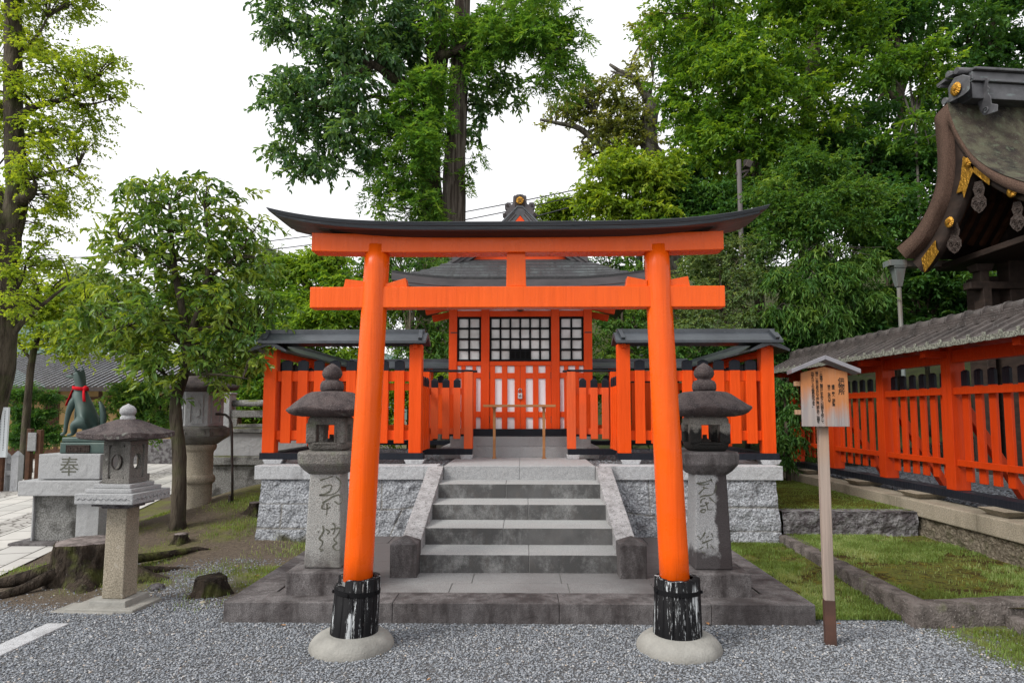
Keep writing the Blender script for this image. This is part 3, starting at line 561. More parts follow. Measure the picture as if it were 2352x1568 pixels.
# ---------------------------------------------------------------- torii
TY = 4.6
t = thing('torii_gate', 'bright orange wooden torii gate with black curved lintel standing in the gravel', 'gate', (XS, TY, 0))
def lean(px0, py0, px1, py1): return at(px0, py0, TY), at(px1, py1, TY)
for side, (bx, tx_, sx0) in enumerate(((822.5, 867.5, 812), (1549, 1507.5, 1556.5))):
    p0 = at(bx, 1320, TY); p1 = at(tx_, 573, TY); d = p1-p0
    b = MB(); n_ = 14; rb, rt_ = .1005, .0875
    b.tube([p0+d*(k/n_)*1.01-d*.06*(k == 0) for k in range(n_+1)], [rb+(rt_-rb)*k/n_ for k in range(n_+1)], 40); b.build('pillar', torii_orange, t)
    q0 = at(sx0, 1468, TY); q1 = at(bx+1 if side == 0 else bx+6, 1322, TY)
    b = MB(); rr = random.Random(side+4); nst = 13
    for k in range(nst):                                   # staves of the black sleeve
        a0 = 2*math.pi*k/nst+.006; a1 = 2*math.pi*(k+1)/nst-.006; vs = []
        top = 1.0-(.10 if (side == 0 and 2.9 < (a0+a1)/2 < 4.3) else 0)-rr.uniform(0, .025)
        for (f_, rad) in ((-.12, .166), (.0, .165), (top, .151)):
            c_ = q0+(q1-q0)*f_
            for aa in np.linspace(a0, a1, 5):
                for rin in (1.0, .70): vs.append((c_[0]+math.cos(aa)*rad*rin, c_[1]+math.sin(aa)*rad*rin, c_[2]))
        fs = []
        for lv in range(2):
            for m_ in range(4):
                A_ = lv*10+m_*2; fs.append((A_, A_+2, A_+12, A_+10))
            fs.append((lv*10+8, lv*10+9, lv*10+19, lv*10+18)); fs.append((lv*10+1, lv*10, lv*10+10, lv*10+11))
        for m_ in range(4): fs.append((20+m_*2, 22+m_*2, 23+m_*2, 21+m_*2))
        b.add(vs, fs, True)
    b.build('pillar_sleeve', peeling_black, t)
    b = MB(); c_ = q0+(q1-q0)*.93; b.tube([q0+(q1-q0)*.3, c_], [.113, .108], 24); b.build('sleeve_core', sleeve_wood, t)
    b = MB(); c_ = q0+(q1-q0)*.755; e_ = q0+(q1-q0)*.825
    b.tube([c_, e_], [.1575, .156], 40, smooth=False); 
    for aa in (-1.57-.2, -.4, -2.8): 
        ccx = (c_+e_)/2; b.tube([ccx+np.array([math.cos(aa)*.155, math.sin(aa)*.155, 0]), ccx+np.array([math.cos(aa)*.169, math.sin(aa)*.169, 0])], .011, 8)
    b.build('iron_band', lattice_black, t)
    b = MB(); cx, cy = ax(807 if side == 0 else 1559, 4.6, 1487), TY+.0
    b.lathe([(.287, -.06), (.288, .0), (.282, .03), (.258, .062), (.232, .082), (.20, .098), (.172, .103), (.10, .104)], (cx, cy), 48, rfun=lambda a, z: 1+.012*math.sin(3*a+side)); b.build('pillar_footing', concrete, t)
# nuki tie beam
z0, z1 = az(706, 4.55), az(657.5, 4.55)
box('tie_beam', torii_orange, t, ax(711.5, 4.545, 682), ax(1666, 4.545, 682), 4.545, 4.655, z0, z1, .006)
for (xa, xb, ya, yb) in ((790, 836, 640, 645), (884, 936, 652, 638), (1437, 1486, 636, 645), (1536, 1584, 644, 636)):
    b = MB(); za, zb = az(ya, 4.57), az(yb, 4.57); xa_, xb_ = ax(xa, 4.57, 648), ax(xb, 4.57, 648)
    b.prism([(xa_, z1+.001), (xb_, z1+.001), (xb_-(.012 if zb > za else 0), zb), (xa_+(.012 if za > zb else 0), za)], lambda x, z: (x, 4.56, z), lambda x, z: (x, 4.64, z)); b.build('wedge', torii_orange, t, .003)
b = MB(); xa, xb = ax(1162.5, 4.56, 620), ax(1208.5, 4.56, 620); zt_ = az(578, 4.56)
b.frus(((xa+xb)/2, 4.6), (xb-xa)/2, .04, z1+.001, (xb-xa)/2-.006, .04, zt_+.02); b.build('centre_strut', torii_orange, t, .004)
def curve_c(u): return abs(u)**4.2
def swept(name, xl, xr, sec, rise, mat, inset=0, n_=48, bev=.004):
    # sec: list of (y,z,end_inset); swept along x with upturned ends
    P = []; xm = (xl+xr)/2; hl = (xr-xl)/2
    for k in range(n_+1):
        u = -1+2*k/n_; row = []
        for (y, z, ins) in sec: row.append((xm+u*(hl-ins), y, z+rise*curve_c(u)))
        P.append(row)
    m_ = len(sec); vs = [p for r_ in P for p in r_]; fs = [(i*m_+j, (i+1)*m_+j, (i+1)*m_+(j+1) % m_, i*m_+(j+1) % m_) for i in range(n_) for j in range(m_)]
    b = MB().add(vs, fs, False); b.f += [tuple(range(m_)), tuple(n_*m_+j for j in range(m_))[::-1]]; b.sm += [False]*2
    return b.build(name, mat, t, bev)
zs0, zs1 = az(579, 4.53), az(540, 4.53)
swept('upper_beam', ax(716, 4.53, 560), ax(1662, 4.53, 560), [(4.525, zs0, 0), (4.525, zs1+.01, 0), (4.675, zs1+.01, 0), (4.675, zs0, 0)], .014, torii_orange)
zk = az(508, 4.40)      # top front edge of black lintel at the middle
zb_ = az(545, 4.52)
swept('lintel_soffit', ax(668, 4.45, 520), ax(1716, 4.45, 520), [(4.505, zb_, .06), (4.415, zb_+.018, 0), (4.785, zb_+.018, 0), (4.695, zb_, .06)], .105, kasagi_black)
swept('lintel_board', ax(634, 4.40, 500), ax(1746, 4.40, 500), [(4.395, zb_+.0185, 0), (4.385, zb_+.042, 0), (4.60, zb_+.05, 0), (4.815, zb_+.042, 0), (4.805, zb_+.0185, 0)], .108, lintel_grey)
swept('lintel_ridge', ax(611, 4.38, 480), ax(1769, 4.38, 480), [(4.380, zb_+.0425, .02), (4.365, zb_+.070, 0), (4.60, zb_+.095, 0), (4.835, zb_+.070, 0), (4.820, zb_+.0425, .02)], .110, lintel_grey)

# ---------------------------------------------------------------- fences round the shrine
ZB0, ZB1 = 1.005, 1.085
def picket_at(par, mo, x, y, w, d, z0, z1, zc, axis='x', pitch=.02):
    hx, hy = (w/2, d/2) if axis == 'x' else (d/2, w/2)
    p = MB().box(x-hx, x+hx, y-hy, y+hy, z0, zc).build('picket', mo, par, .004)
    b = MB().box(x-hx, x+hx, y-hy, y+hy, zc, z1-pitch)
    b.frus((x, y), hx, hy, z1-pitch, hx*.25, hy*.5, z1); b.build('picket_tip', black_paint, p, .003)
def gable_roof(par, name, x0, x1, y, hw, ze, zr, axis='x', th=.035, ridge=True, m_=None):
    m_ = m_ or roof_metal
    sec = [(-hw, ze-th), (-hw, ze), (-.045, zr), (.045, zr), (hw, ze), (hw, ze-th), (0, zr-.06)]
    b = MB(); f = (lambda q: (lambda s, z: (q, y+s, z))) if axis == 'x' else (lambda q: (lambda s, z: (y+s, q, z)))
    b.prism(sec, f(x0), f(x1)); b.build(name, m_, par, .003)
    if ridge:
        b = MB(); g_ = (lambda a, c, z0, z1: b.box(a, c, y-.05, y+.05, z0, z1)) if axis == 'x' else (lambda a, c, z0, z1: b.box(y-.05, y+.05, a, c, z0, z1))
        g_(x0+.04, x1-.04, zr-.01, zr+.045); b.build('ridge_cap', m_, par, .004)
def front_fence(side):
    lab = 'left' if side < 0 else 'right'
    xo, xi = (-3.215, -1.365) if side < 0 else (3.06, 1.265)   # post centres
    yf = 8.30
    t = thing('picket_fence', 'orange picket fence with black metal roof, behind the %s stone lantern' % ('pale' if side < 0 else 'dark capped'), 'fence', ((xo+xi)/2, yf, DZ), 0, 'roofed picket fences on the dais')
    a, c = min(xo, xi), max(xo, xi)
    box('base_beam', black_paint, t, a-.10, c+.11, yf-.085, yf+.065, ZB0, ZB1)
    for fx_ in (a+.05, c-.02):
        b = MB(); b.frus((fx_+.02, yf), .10, .09, DZ, .13, .09, ZB0); b.build('foot_stone', granite_light, t, .006)
    for x in (xo, xi): box('post', fence_orange, t, x-.078, x+.078, yf-.07, yf+.08, ZB1, 2.45)
    box('top_rail', fence_orange, t, a+.08, c-.08, yf-.015, yf+.03, 1.985, 2.115); box('bottom_rail', fence_orange, t, a+.08, c-.08, yf-.015, yf+.03, 1.245, 1.365)
    n_ = 8
    for k in range(n_):
        x = a+.078+(c-a-.156)*(k+.62)/(n_+.24); picket_at(t, fence_orange, x, yf-.022, .125, .05, 1.205, 2.255, 2.12)
    for x in (xo, xi): box('roof_bracket', fence_orange, t, x-.025, x+.025, yf-.11, yf+.11, 2.40, 2.452, .003)
    gable_roof(t, 'roof', a-.12, c+.15, yf, .215, 2.485, 2.60)
    for x in (a-.045, c+.06): MB().beam((x+.02, yf-.215, 2.505), (x-.0, yf-.03, 2.63), .05, .035).build('roof_batten', roof_metal, t, .004)
front_fence(-1); front_fence(1)
def side_fence(side):
    x = -3.215 if side < 0 else 3.06
    t = thing('picket_fence', 'orange side fence running back from the %s corner post under a sloping black roof' % ('left' if side < 0 else 'right'), 'fence', (x, 10.1, DZ), 0, 'roofed picket fences on the dais')
    y0, y1 = 8.37, 11.78
    box('base_beam', black_paint, t, x-.07, x+.07, y0+.02, y1, ZB0, ZB1)
    for y in (10.0, 11.7): box('post', fence_orange, t, x-.07, x+.07, y-.07, y+.07, ZB1, 2.42)
    box('top_rail', fence_orange, t, x-.02, x+.02, y0+.02, y1, 1.985, 2.115); box('bottom_rail', fence_orange, t, x-.02, x+.02, y0+.02, y1, 1.245, 1.365)
    box('head_beam', fence_orange, t, x-.035, x+.035, y0+.02, y1, 2.30, 2.38)
    for k in range(14): picket_at(t, fence_orange, x+(.035 if side < 0 else -.035)*1.2, 8.58+k*.225, .125, .04, 1.205, 2.255, 2.12, 'y')
    gable_roof(t, 'roof', 8.12, y1+.2, x, .24, 2.375, 2.485, 'y', .03)
side_fence(-1); side_fence(1)
t = thing('picket_fence', 'orange back fence with black roof seen behind the shrine', 'fence', (XS, 11.85, DZ), 0, 'roofed picket fences on the dais')
box('base_beam', black_paint, t, -3.15, 2.97, 11.80, 11.93, ZB0, ZB1)
for x in (-1.7, -.9, .8, 1.6): box('post', fence_orange, t, x-.06, x+.06, 11.81, 11.92, ZB1, 2.42)
box('top_rail', fence_orange, t, -3.1, 2.9, 11.85, 11.89, 1.985, 2.115); box('bottom_rail', fence_orange, t, -3.1, 2.9, 11.85, 11.89, 1.245, 1.365)
for k in range(24):
    x = -3.0+k*.25
    if abs(x-XS) > .85: picket_at(t, fence_orange, x, 11.845, .11, .04, 1.205, 2.255, 2.12)
gable_roof(t, 'roof', -3.2, 3.0, 11.86, .22, 2.40, 2.51)
def inner_fence(side):
    yi = 9.15; xo, xi = (-1.36, -.765) if side < 0 else (1.255, .665)
    t = thing('picket_fence', 'short low picket fence flanking the shrine door on the %s, %s' % (('left', 'its pickets bright orange') if side < 0 else ('right', 'one picket worn brown')), 'fence', ((xo+xi)/2, yi, DZ), 0, 'low fences beside the shrine door')
    a, c = min(xo, xi), max(xo, xi); sg = -side
    box('base_beam', black_paint, t, a-.05, c+.055, yi-.06, yi+.06, ZB0+.005, ZB1+.005)
    b = MB(); b.frus((xi-sg*.02, yi), .075, .07, DZ, .09, .07, ZB0+.005); b.build('foot_stone', granite_light, t, .005)
    box('post', worn_orange, t, xi-.06, xi+.06, yi-.06, yi+.06, ZB1+.005, 2.155)
    box('post', fence_orange, t, xo-.05, xo+.05, yi-.05, yi+.05, ZB1+.005, 2.155)
    box('top_rail', worn_orange, t, a+.05, c-.06, yi-.012, yi+.02, 1.84, 1.93); box('bottom_rail', worn_orange, t, a+.05, c-.06, yi-.012, yi+.02, 1.29, 1.37)
    xs_ = [xi-sg*(.16+.157*k) for k in range(3 if side < 0 else 4)]
    for k, x in enumerate(xs_): picket_at(t, worn_orange, x, yi-.022, .098, .035, 1.225, 2.065, 1.935, 'x', .035)
    b = MB(); b.box(a-.06, c+.06, yi-.05, yi+.05, 2.155, 2.185)
    b.frus((xi+sg*.06, yi), .055, .05, 2.15, .055, .05, 2.178); b.build('cap_rail', black_paint, t, .004)
    x = xo+(.02 if side < 0 else -.02)
    box('return_rail', fence_orange, t, x-.02, x+.02, 8.40, yi-.06, 1.84, 1.93, .003); box('return_rail', fence_orange, t, x-.02, x+.02, 8.40, yi-.06, 1.29, 1.37, .003)
    for k in range(3): picket_at(t, fence_orange, x+sg*.03, 8.54+k*.19, .10, .03, 1.1, 2.065, 1.935, 'y', .03)
inner_fence(-1); inner_fence(1)

# ---------------------------------------------------------------- shrine building
FY = 9.60
fx = lambda p, y=850: ax(p, FY, y); fz = lambda p: az(p, FY)
def s6(X, Yq): return fx((1060+X/3.648)/1.0629), fz((700+Yq/3.648)/1.0629)
t = thing('shrine', 'small orange and white shrine building with black lattice windows and grey hipped roof', 'shrine', (XS, 10.4, DZ))
b = MB(); b.box(-1.18, 1.08, 9.44, 11.3, DZ-.02, 1.10); b.box(-1.06, .97, 9.50, 11.2, 1.10, 1.245); b.build('stone_base', granite_slab, t, .006)
box('sill', black_paint, t, -1.13, 1.04, FY-.09, FY+.06, 1.247, fz(984.5))
X0, X1 = fx(1033), fx(1360); ZT = 3.42
b = MB(); b.box(X0+.03, X1-.03, FY+.03, 11.1, 1.25, ZT); b.build('wall', plaster, t)
for a_, c_ in ((131, 203), (418, 492), (1042, 1116), (1333, 1408)):
    xa = s6(a_, 500)[0]; xb = s6(c_, 500)[0]; box('post', shrine_orange, t, xa, xb, FY-.03, FY+.04, fz(985)+.001, ZT, .005)
cols = [(s6(203, 0)[0], s6(418, 0)[0]), (s6(492, 0)[0], s6(1042, 0)[0]), (s6(1116, 0)[0], s6(1333, 0)[0])]
def zq(q): return s6(700, q)[1]
for (xa, xb) in cols:
    box('head_rail', shrine_orange, t, xa+.001, xb-.001, FY-.015, FY+.04, zq(266), zq(214), .004); box('mid_rail', shrine_orange, t, xa+.001, xb-.001, FY-.018, FY+.04, zq(701), zq(664), .004)
for wi, ((xa, xb), nc) in enumerate(zip(cols, (2, 6, 2))):
    za, zb = zq(662), zq(268); fr = .028
    w = MB(); w.box(xa+.002, xb-.002, FY-.01, FY+.03, za, za+fr); w.box(xa+.002, xb-.002, FY-.01, FY+.03, zb-fr, zb)
    w.box(xa+.002, xa+fr+.002, FY-.01, FY+.03, za+fr, zb-fr); w.box(xb-fr-.002, xb-.002, FY-.01, FY+.03, za+fr, zb-fr)
    wo = w.build('window', lattice_black, t, .003)
    l = MB(); ia, ib, ja, jb = xa+fr+.002, xb-fr-.002, za+fr, zb-fr; bw = .028
    pw = (ib-ia+bw)/nc; ph = (jb-ja+bw)/4
    for k in range(1, nc): l.box(ia+k*pw-bw, ia+k*pw, FY-.004, FY+.02, ja, jb)
    for k in range(1, 4): l.box(ia, ib, FY-.0065, FY+.018, ja+k*ph-bw, ja+k*ph)
    l.build('lattice', lattice_black, wo, .002)
    pz = MB().box(ia, ib, FY+.021, FY+.028, ja, jb).build('paper_pane', paper, wo)
    if wi == 1:
        sa, sb = ia+2*pw-bw, ia+4*pw; s_ = MB().box(sa, sb, FY-.012, FY+.012, ja-.005, ja+ph-bw+.006).build('offering_slot', lattice_black, wo, .002)
        s_['label'] = 'barred slot at the foot of the middle window'
        bb = MB()
        for k in range(4):
            x = sa+.022+k*(sb-sa-.02)/4; bb.box(x, x+(sb-sa)/4-.026, FY-.0145, FY-.006, ja+.012, ja+ph-bw-.014)
        bb.build('slot_opening', dark_slot, wo)
# side panels below windows
for (xa, xb) in (cols[0], cols[2]):
    p = MB(); zt_, zl = zq(703), zq(1262); w_ = xb-xa
    for f0, f1 in ((0, .02), (.18, .36), (.64, .80), (.98, 1.0)): p.box(xa+w_*f0+.001, xa+w_*f1-.001, FY-.012, FY+.025, zl, zt_)
    for q0, q1 in ((764, 812), (1110, 1160)): p.box(xa+.002, xb-.002, FY-.010, FY+.024, zq(q1), zq(q0))
    po = p.build('side_panel', shrine_orange, t, .003); MB().box(xa+.003, xb-.003, FY+.015, FY+.029, zl, zt_).build('panel_board', plaster, po)
xa, xb = cols[1]; xmid = s6(766, 0)[0]
for sgn, (da, db) in ((-1, (xa+.003, xmid-.002)), (1, (xmid+.002, xb-.003))):
    zt_, zl = zq(703), zq(1264); w_ = db-da; p = MB()
    fr_ = [(0, .18), (.405, .585), (.82, 1.0)] if sgn < 0 else [(0, .18), (.41, .59), (.82, 1.0)]
    for f0, f1 in fr_: p.box(da+w_*f0, da+w_*f1, FY-.016, FY+.02, zl, zt_)
    for q0, q1 in ((766, 816), (1112, 1162)): p.box(da+.002, db-.002, FY-.011, FY+.018, zq(q1), zq(q0))
    do = p.build('door', shrine_orange, t, .003); MB().box(da+.004, db-.004, FY+.012, FY+.026, zl+.002, zt_-.002).build('door_board', plaster, do)
    hx = da if sgn < 0 else db
    h = MB()
    for q in (790, 1180): h.box(hx-.006, hx+.006, FY-.022, FY-.012, zq(q+30), zq(q-30))
    h.build('hinge', iron, do)
    for q0, q1 in ((402, 412),): pass
pk = thing('padlock', 'silver combination padlock hanging on the shrine door', 'padlock', (xmid, FY-.03, zq(960)))
zc = zq(972); b = MB(); b.box(xmid-.036, xmid+.032, FY-.045, FY-.018, zc-.042, zc+.04); b.build('body', steel, pk, .006)
b = MB(); b.tube([(xmid-.024+.0, FY-.03, zc+.03)]+[(xmid-.002-.022*math.cos(a), FY-.03, zc+.085+.022*math.sin(a)) for a in np.linspace(0, math.pi, 9)]+[(xmid+.02, FY-.03, zc+.03)], .006, 8); b.build('shackle', steel, pk)
b = MB(); b.tube([(xmid-.002, FY-.0455, zc), (xmid-.002, FY-.05, zc)], .02, 16); b.build('dial', zinc, pk)
for px_ in ((1033, 1051), (1341, 1359)):
    box('iron_strap', iron, t, fx(px_[0]+2), fx(px_[1]), FY-.036, FY-.028, zq(414), zq(404), .001)
# eaves under the roof
box('eave_beam', grey_board, t, -1.10, 1.02, 8.98, 9.04, 3.26, 3.36); box('soffit', shrine_orange, t, -1.6, 1.5, 8.95, 11.4, 3.365, 3.39)
for sg in (-1, 1):
    for y in (9.75, 10.5): MB().beam((XS+sg*.95, y, 3.20), (XS+sg*1.42, y, 3.10), .09, .10).build('rafter', shrine_orange, t, .004)
    MB().beam((XS+sg*1.0, 9.55, 3.30), (XS+sg*1.62, 8.93, 3.36), .08, .09).build('hip_rafter', shrine_orange, t, .004)
    box('eave_bracket', gold, t, XS+sg*1.28-.02, XS+sg*1.28+.02, 8.97, 8.99, 3.20, 3.32, .002)
# hipped roof with front gable
RE, RR, HW, RY0, RYG, RY1 = 3.40, 4.52, 1.74, 8.75, 9.60, 11.9
def roofz(x, y, course=True):
    d = HW-abs(x-XS)
    if y < RYG: d = min(d, y-RY0)
    d = max(d, 0); z = RE+(RR-RE)*(d/HW)**1.17
    cor = max(0, abs(x-XS)/HW-.35)/.65; fr = max(0, 1-(y-RY0)/1.2)
    z += .10*cor**2*fr*max(0, 1-d/.5)
    if course: z += .022*(1-(d/.115) % 1)
    return z
gx = np.linspace(XS-HW, XS+HW, 171); gy = np.concatenate([np.linspace(RY0, RYG-.001, 45), np.linspace(RYG, RY1, 30)])
P = [[(x, y, roofz(x, y)) for y in gy] for x in gx]; b = MB().grid(P, False)
Q = [[(x, y, roofz(x, y, False)-.11) for y in gy] for x in gx[::5]]; b.grid([r_[::-1] for r_ in Q], True)
rim = []
for path in ([(x, RY0) for x in gx], [(XS+HW, y) for y in gy], [(XS-HW, y) for y in gy[::-1]]):
    b.grid([[(x, y, roofz(x, y, False)-.11), (x, y, roofz(x, y))] for x, y in path], False)
b.build('roof', shingle, t)
b = MB(); b.grid([[(x, RY0-.012+.0*x, roofz(x, RY0, False)-.112), (x, RY0-.012, roofz(x, RY0, False)-.015)] for x in gx]); b.grid([[(x, RY0-.002, roofz(x, RY0, False)-.16), (x, RY0-.004, roofz(x, RY0, False)-.113)] for x in gx[4:-4]])
b.build('eave_fascia', grey_board, t)
def prof(x): return RE+(RR-RE)*(max(HW-abs(x), 0)/HW)**1.17
gxx = np.linspace(-.99, .99, 41)
b = MB(); zb0 = prof(.99)-.03
b.prism([(XS+x, prof(x)-.03) for x in gxx], lambda x, z: (x, RYG-.06, z), lambda x, z: (x, RYG+.02, z)); b.f = b.f; go = b.build('gable_wall', shrine_orange, t)
b = MB()
for w0, w1, yy_ in ((.035, -.055, RYG-.20), (-.055, -.105, RYG-.175), (-.105, -.16, RYG-.15)):
    P0 = [(XS+x, yy_, prof(x)+w0) for x in gxx]; P1 = [(XS+x, yy_, prof(x)+w1*(1+.25*(1-abs(x)))) for x in gxx]
    P2 = [(p[0], RYG-.04, p[2]) for p in P1]; P3 = [(p[0], RYG+.03, p[2]) for p in P0]
    b.grid([[P3[i], P0[i], P1[i], P2[i]] for i in range(41)], False)
b.build('bargeboard', grey_board, t)
b = MB()
for zz in (3.98, 4.12): b.box(XS-.8, XS+.8, RYG-.10, RYG-.062, zz-.02, zz+.02)
b.build('gable_rail', shrine_orange, t)
# ridge-end ornament (oni-ita)
def o8(X, Yq): 
    px = (1200+X/16.8)/1.0629; py = (470+Yq/16.8)/1.0629; return ax(px, 9.28), az(py, 9.28)
half = [(1160,100),(1300,110),(1350,150),(1410,145),(1450,200),(1462,430),(1480,500),(1530,520),(1570,480),(1560,440),(1700,430),(1800,500),(1800,620),(1750,700),(1690,730),(1740,760),(1800,860),(1895,880),(1890,960),(1800,1020),(1700,980),(1500,1100)]
cxm = 1170; pts = [o8(x, y) for x, y in half]+[o8(2*cxm-x, y) for x, y in half[::-1]]
b = MB(); b.prism(pts, lambda x, z: (x, 9.25, z), lambda x, z: (x, 9.36, z)); orn = b.build('ridge_ornament', grey_board, t, .006)
inn = [o8(x, y) for x, y in ((985, 240), (1080, 190), (1170, 180), (1260, 190), (1360, 240), (1385, 600), (1330, 620), (1170, 600), (1010, 620), (955, 600))]
b = MB(); b.prism(inn, lambda x, z: (x, 9.243, z), lambda x, z: (x, 9.249, z)); b.build('ornament_panel', dark_wood, orn, .002)
chev = lambda pl, y0, y1, nm, mt: MB().prism([o8(*p_) for p_ in pl], lambda x, z: (x, y0, z), lambda x, z: (x, y1, z)).build(nm, mt, orn, .003)
chev([(930, 830), (1060, 640), (1280, 640), (1420, 830), (1900, 1260), (1420, 1260), (1185, 960), (940, 1260), (440, 1260)], 9.238, 9.249, 'gable_cap', ridge_metal)
chev([(1060, 588), (1290, 588), (1990, 1260), (1880, 1260), (1275, 650), (1072, 650), (470, 1260), (360, 1260)], 9.225, 9.2375, 'gable_rib', lintel_grey)
for k_ in (0, 1):
    mir = lambda x: x if k_ else 2340-x
    chev([(mir(1375), 860), (mir(1400), 850), (mir(1790), 1260), (mir(1750), 1260)], 9.232, 9.2375, 'gable_groove', dark_wood); chev([(mir(1320), 940), (mir(1345), 925), (mir(1640), 1260), (mir(1600), 1260)], 9.232, 9.2375, 'gable_groove', dark_wood)
chev([(1185, 985), (1410, 1260), (950, 1260)], 9.234, 9.246, 'gable_peak', shrine_orange)
cx, cz = o8(1172, 378); b = MB()
b.tube([(cx, 9.215, cz), (cx, 9.242, cz)], .052, 28); b.tube([(cx, 9.211, cz)]*1+[(cx, 9.2149, cz)], [.042, .044], 28)
disc = b.build('crest_disc', gold, orn)
b = MB()
for dz_, w_ in ((.022, .022), (.004, .026), (-.012, .02), (-.026, .024)): b.box(cx-w_, cx+w_*.9, 9.207, 9.2105, cz+dz_-.003, cz+dz_+.003)
b.box(cx+.018, cx+.023, 9.207, 9.2105, cz-.01, cz+.022); b.build('crest_mark', brown_wood, disc)
for sg in (-1, 1):
    for (u, v) in ((1680, 560), (1790, 920)):
        X_ = u if sg > 0 else 2*cxm-u; pt_ = [o8(X_+72*(1-.1*a)*math.cos(a), v+72*(1-.1*a)*math.sin(a)) for a in np.linspace(.4, 9, 26)]
        MB().tube([(x, 9.247, z) for x, z in pt_], .0035, 5).build('scroll_relief', dark_wood, orn)
b = MB(); b.box(XS-.09, XS+.09, 9.40, 11.9, RR-.06, RR+.10); b.tube([(XS, 9.38, RR+.12), (XS, 11.9, RR+.12)], .06, 12); b.build('roof_ridge', grey_board, t)
l = thing('eave_lamp', 'dark round lamp under the shrine eave above the middle window', 'lamp', (ax(1195, 9.45), 9.45, az(708, 9.45)))
b = MB(); cz = az(706, 9.45); b.lathe([(.005, cz-.062), (.04, cz-.05), (.06, cz-.015), (.062, cz+.02), (.05, cz+.06), (.02, cz+.10)], (ax(1195, 9.45), 9.45), 20); b.build('shade', iron, l)
b = MB(); b.tube([(ax(1195, 9.45), 9.45, cz+.08), (ax(1195, 9.45), 9.45, 3.37)], .012, 8); b.build('stem', iron, l)
# wooden rail table on the landing
YB = 9.22
t = thing('offering_stand', 'plain narrow wooden stand on two legs in front of the shrine door', 'stand', (XS, YB, DZ))
box('top_board', bench_wood, t, ax(1110.5, YB), ax(1276, YB), YB-.09, YB+.09, az(934.5, YB), az(929, YB), .003)
for p in (1135.5, 1249):
    x = ax(p, YB); lo = MB(); lo.box(x-.019, x+.019, YB-.022, YB+.022, DZ+.012, az(938, YB)); lg = lo.build('leg', bench_wood, t, .003)
    MB().box(x-.032, x+.032, YB-.05, YB+.05, DZ, DZ+.0118).build('leg_foot', bench_wood, lg, .002)
    MB().box(x-.028, x+.028, YB-.06, YB+.06, az(938, YB)+.0005, az(934.7, YB)).build('leg_bracket', bench_wood, lg, .002)

# ---------------------------------------------------------------- stone lanterns either side of the steps
def ribbon(strokes, fn, w0, th=.003):
    b = MB()
    for s in strokes:
        pts = [Vector((x, y)) for x, y in s]
        if len(pts) > 2:                                      # smooth the stroke
            q = []
            for i in range(len(pts)-1):
                p0, p1, p2, p3 = pts[max(i-1, 0)], pts[i], pts[i+1], pts[min(i+2, len(pts)-1)]
                for u in np.linspace(0, 1, 6)[:-1]:
                    q.append(.5*((2*p1)+(p2-p0)*u+(2*p0-5*p1+4*p2-p3)*u*u+(3*p1-p0-3*p2+p3)*u**3))
            pts = q+[pts[-1]]
        n = len(pts); L, R = [], []
        for i, p in enumerate(pts):
            d = (pts[min(i+1, n-1)]-pts[max(i-1, 0)]).normalized(); u = i/max(n-1, 1)
            w = w0*(.55+.75*abs(math.sin(3.1*u+1.1)))*(1.0 if i not in (0, n-1) else .6); nrm = Vector((-d.y, d.x))*w/2
            L.append(p+nrm); R.append(p-nrm)
        P = [[fn(l.x, l.y, 0), fn(l.x, l.y, th), fn(r.x, r.y, th), fn(r.x, r.y, 0)] for l, r in zip(L, R)]
        b.grid(P, False)
    return b
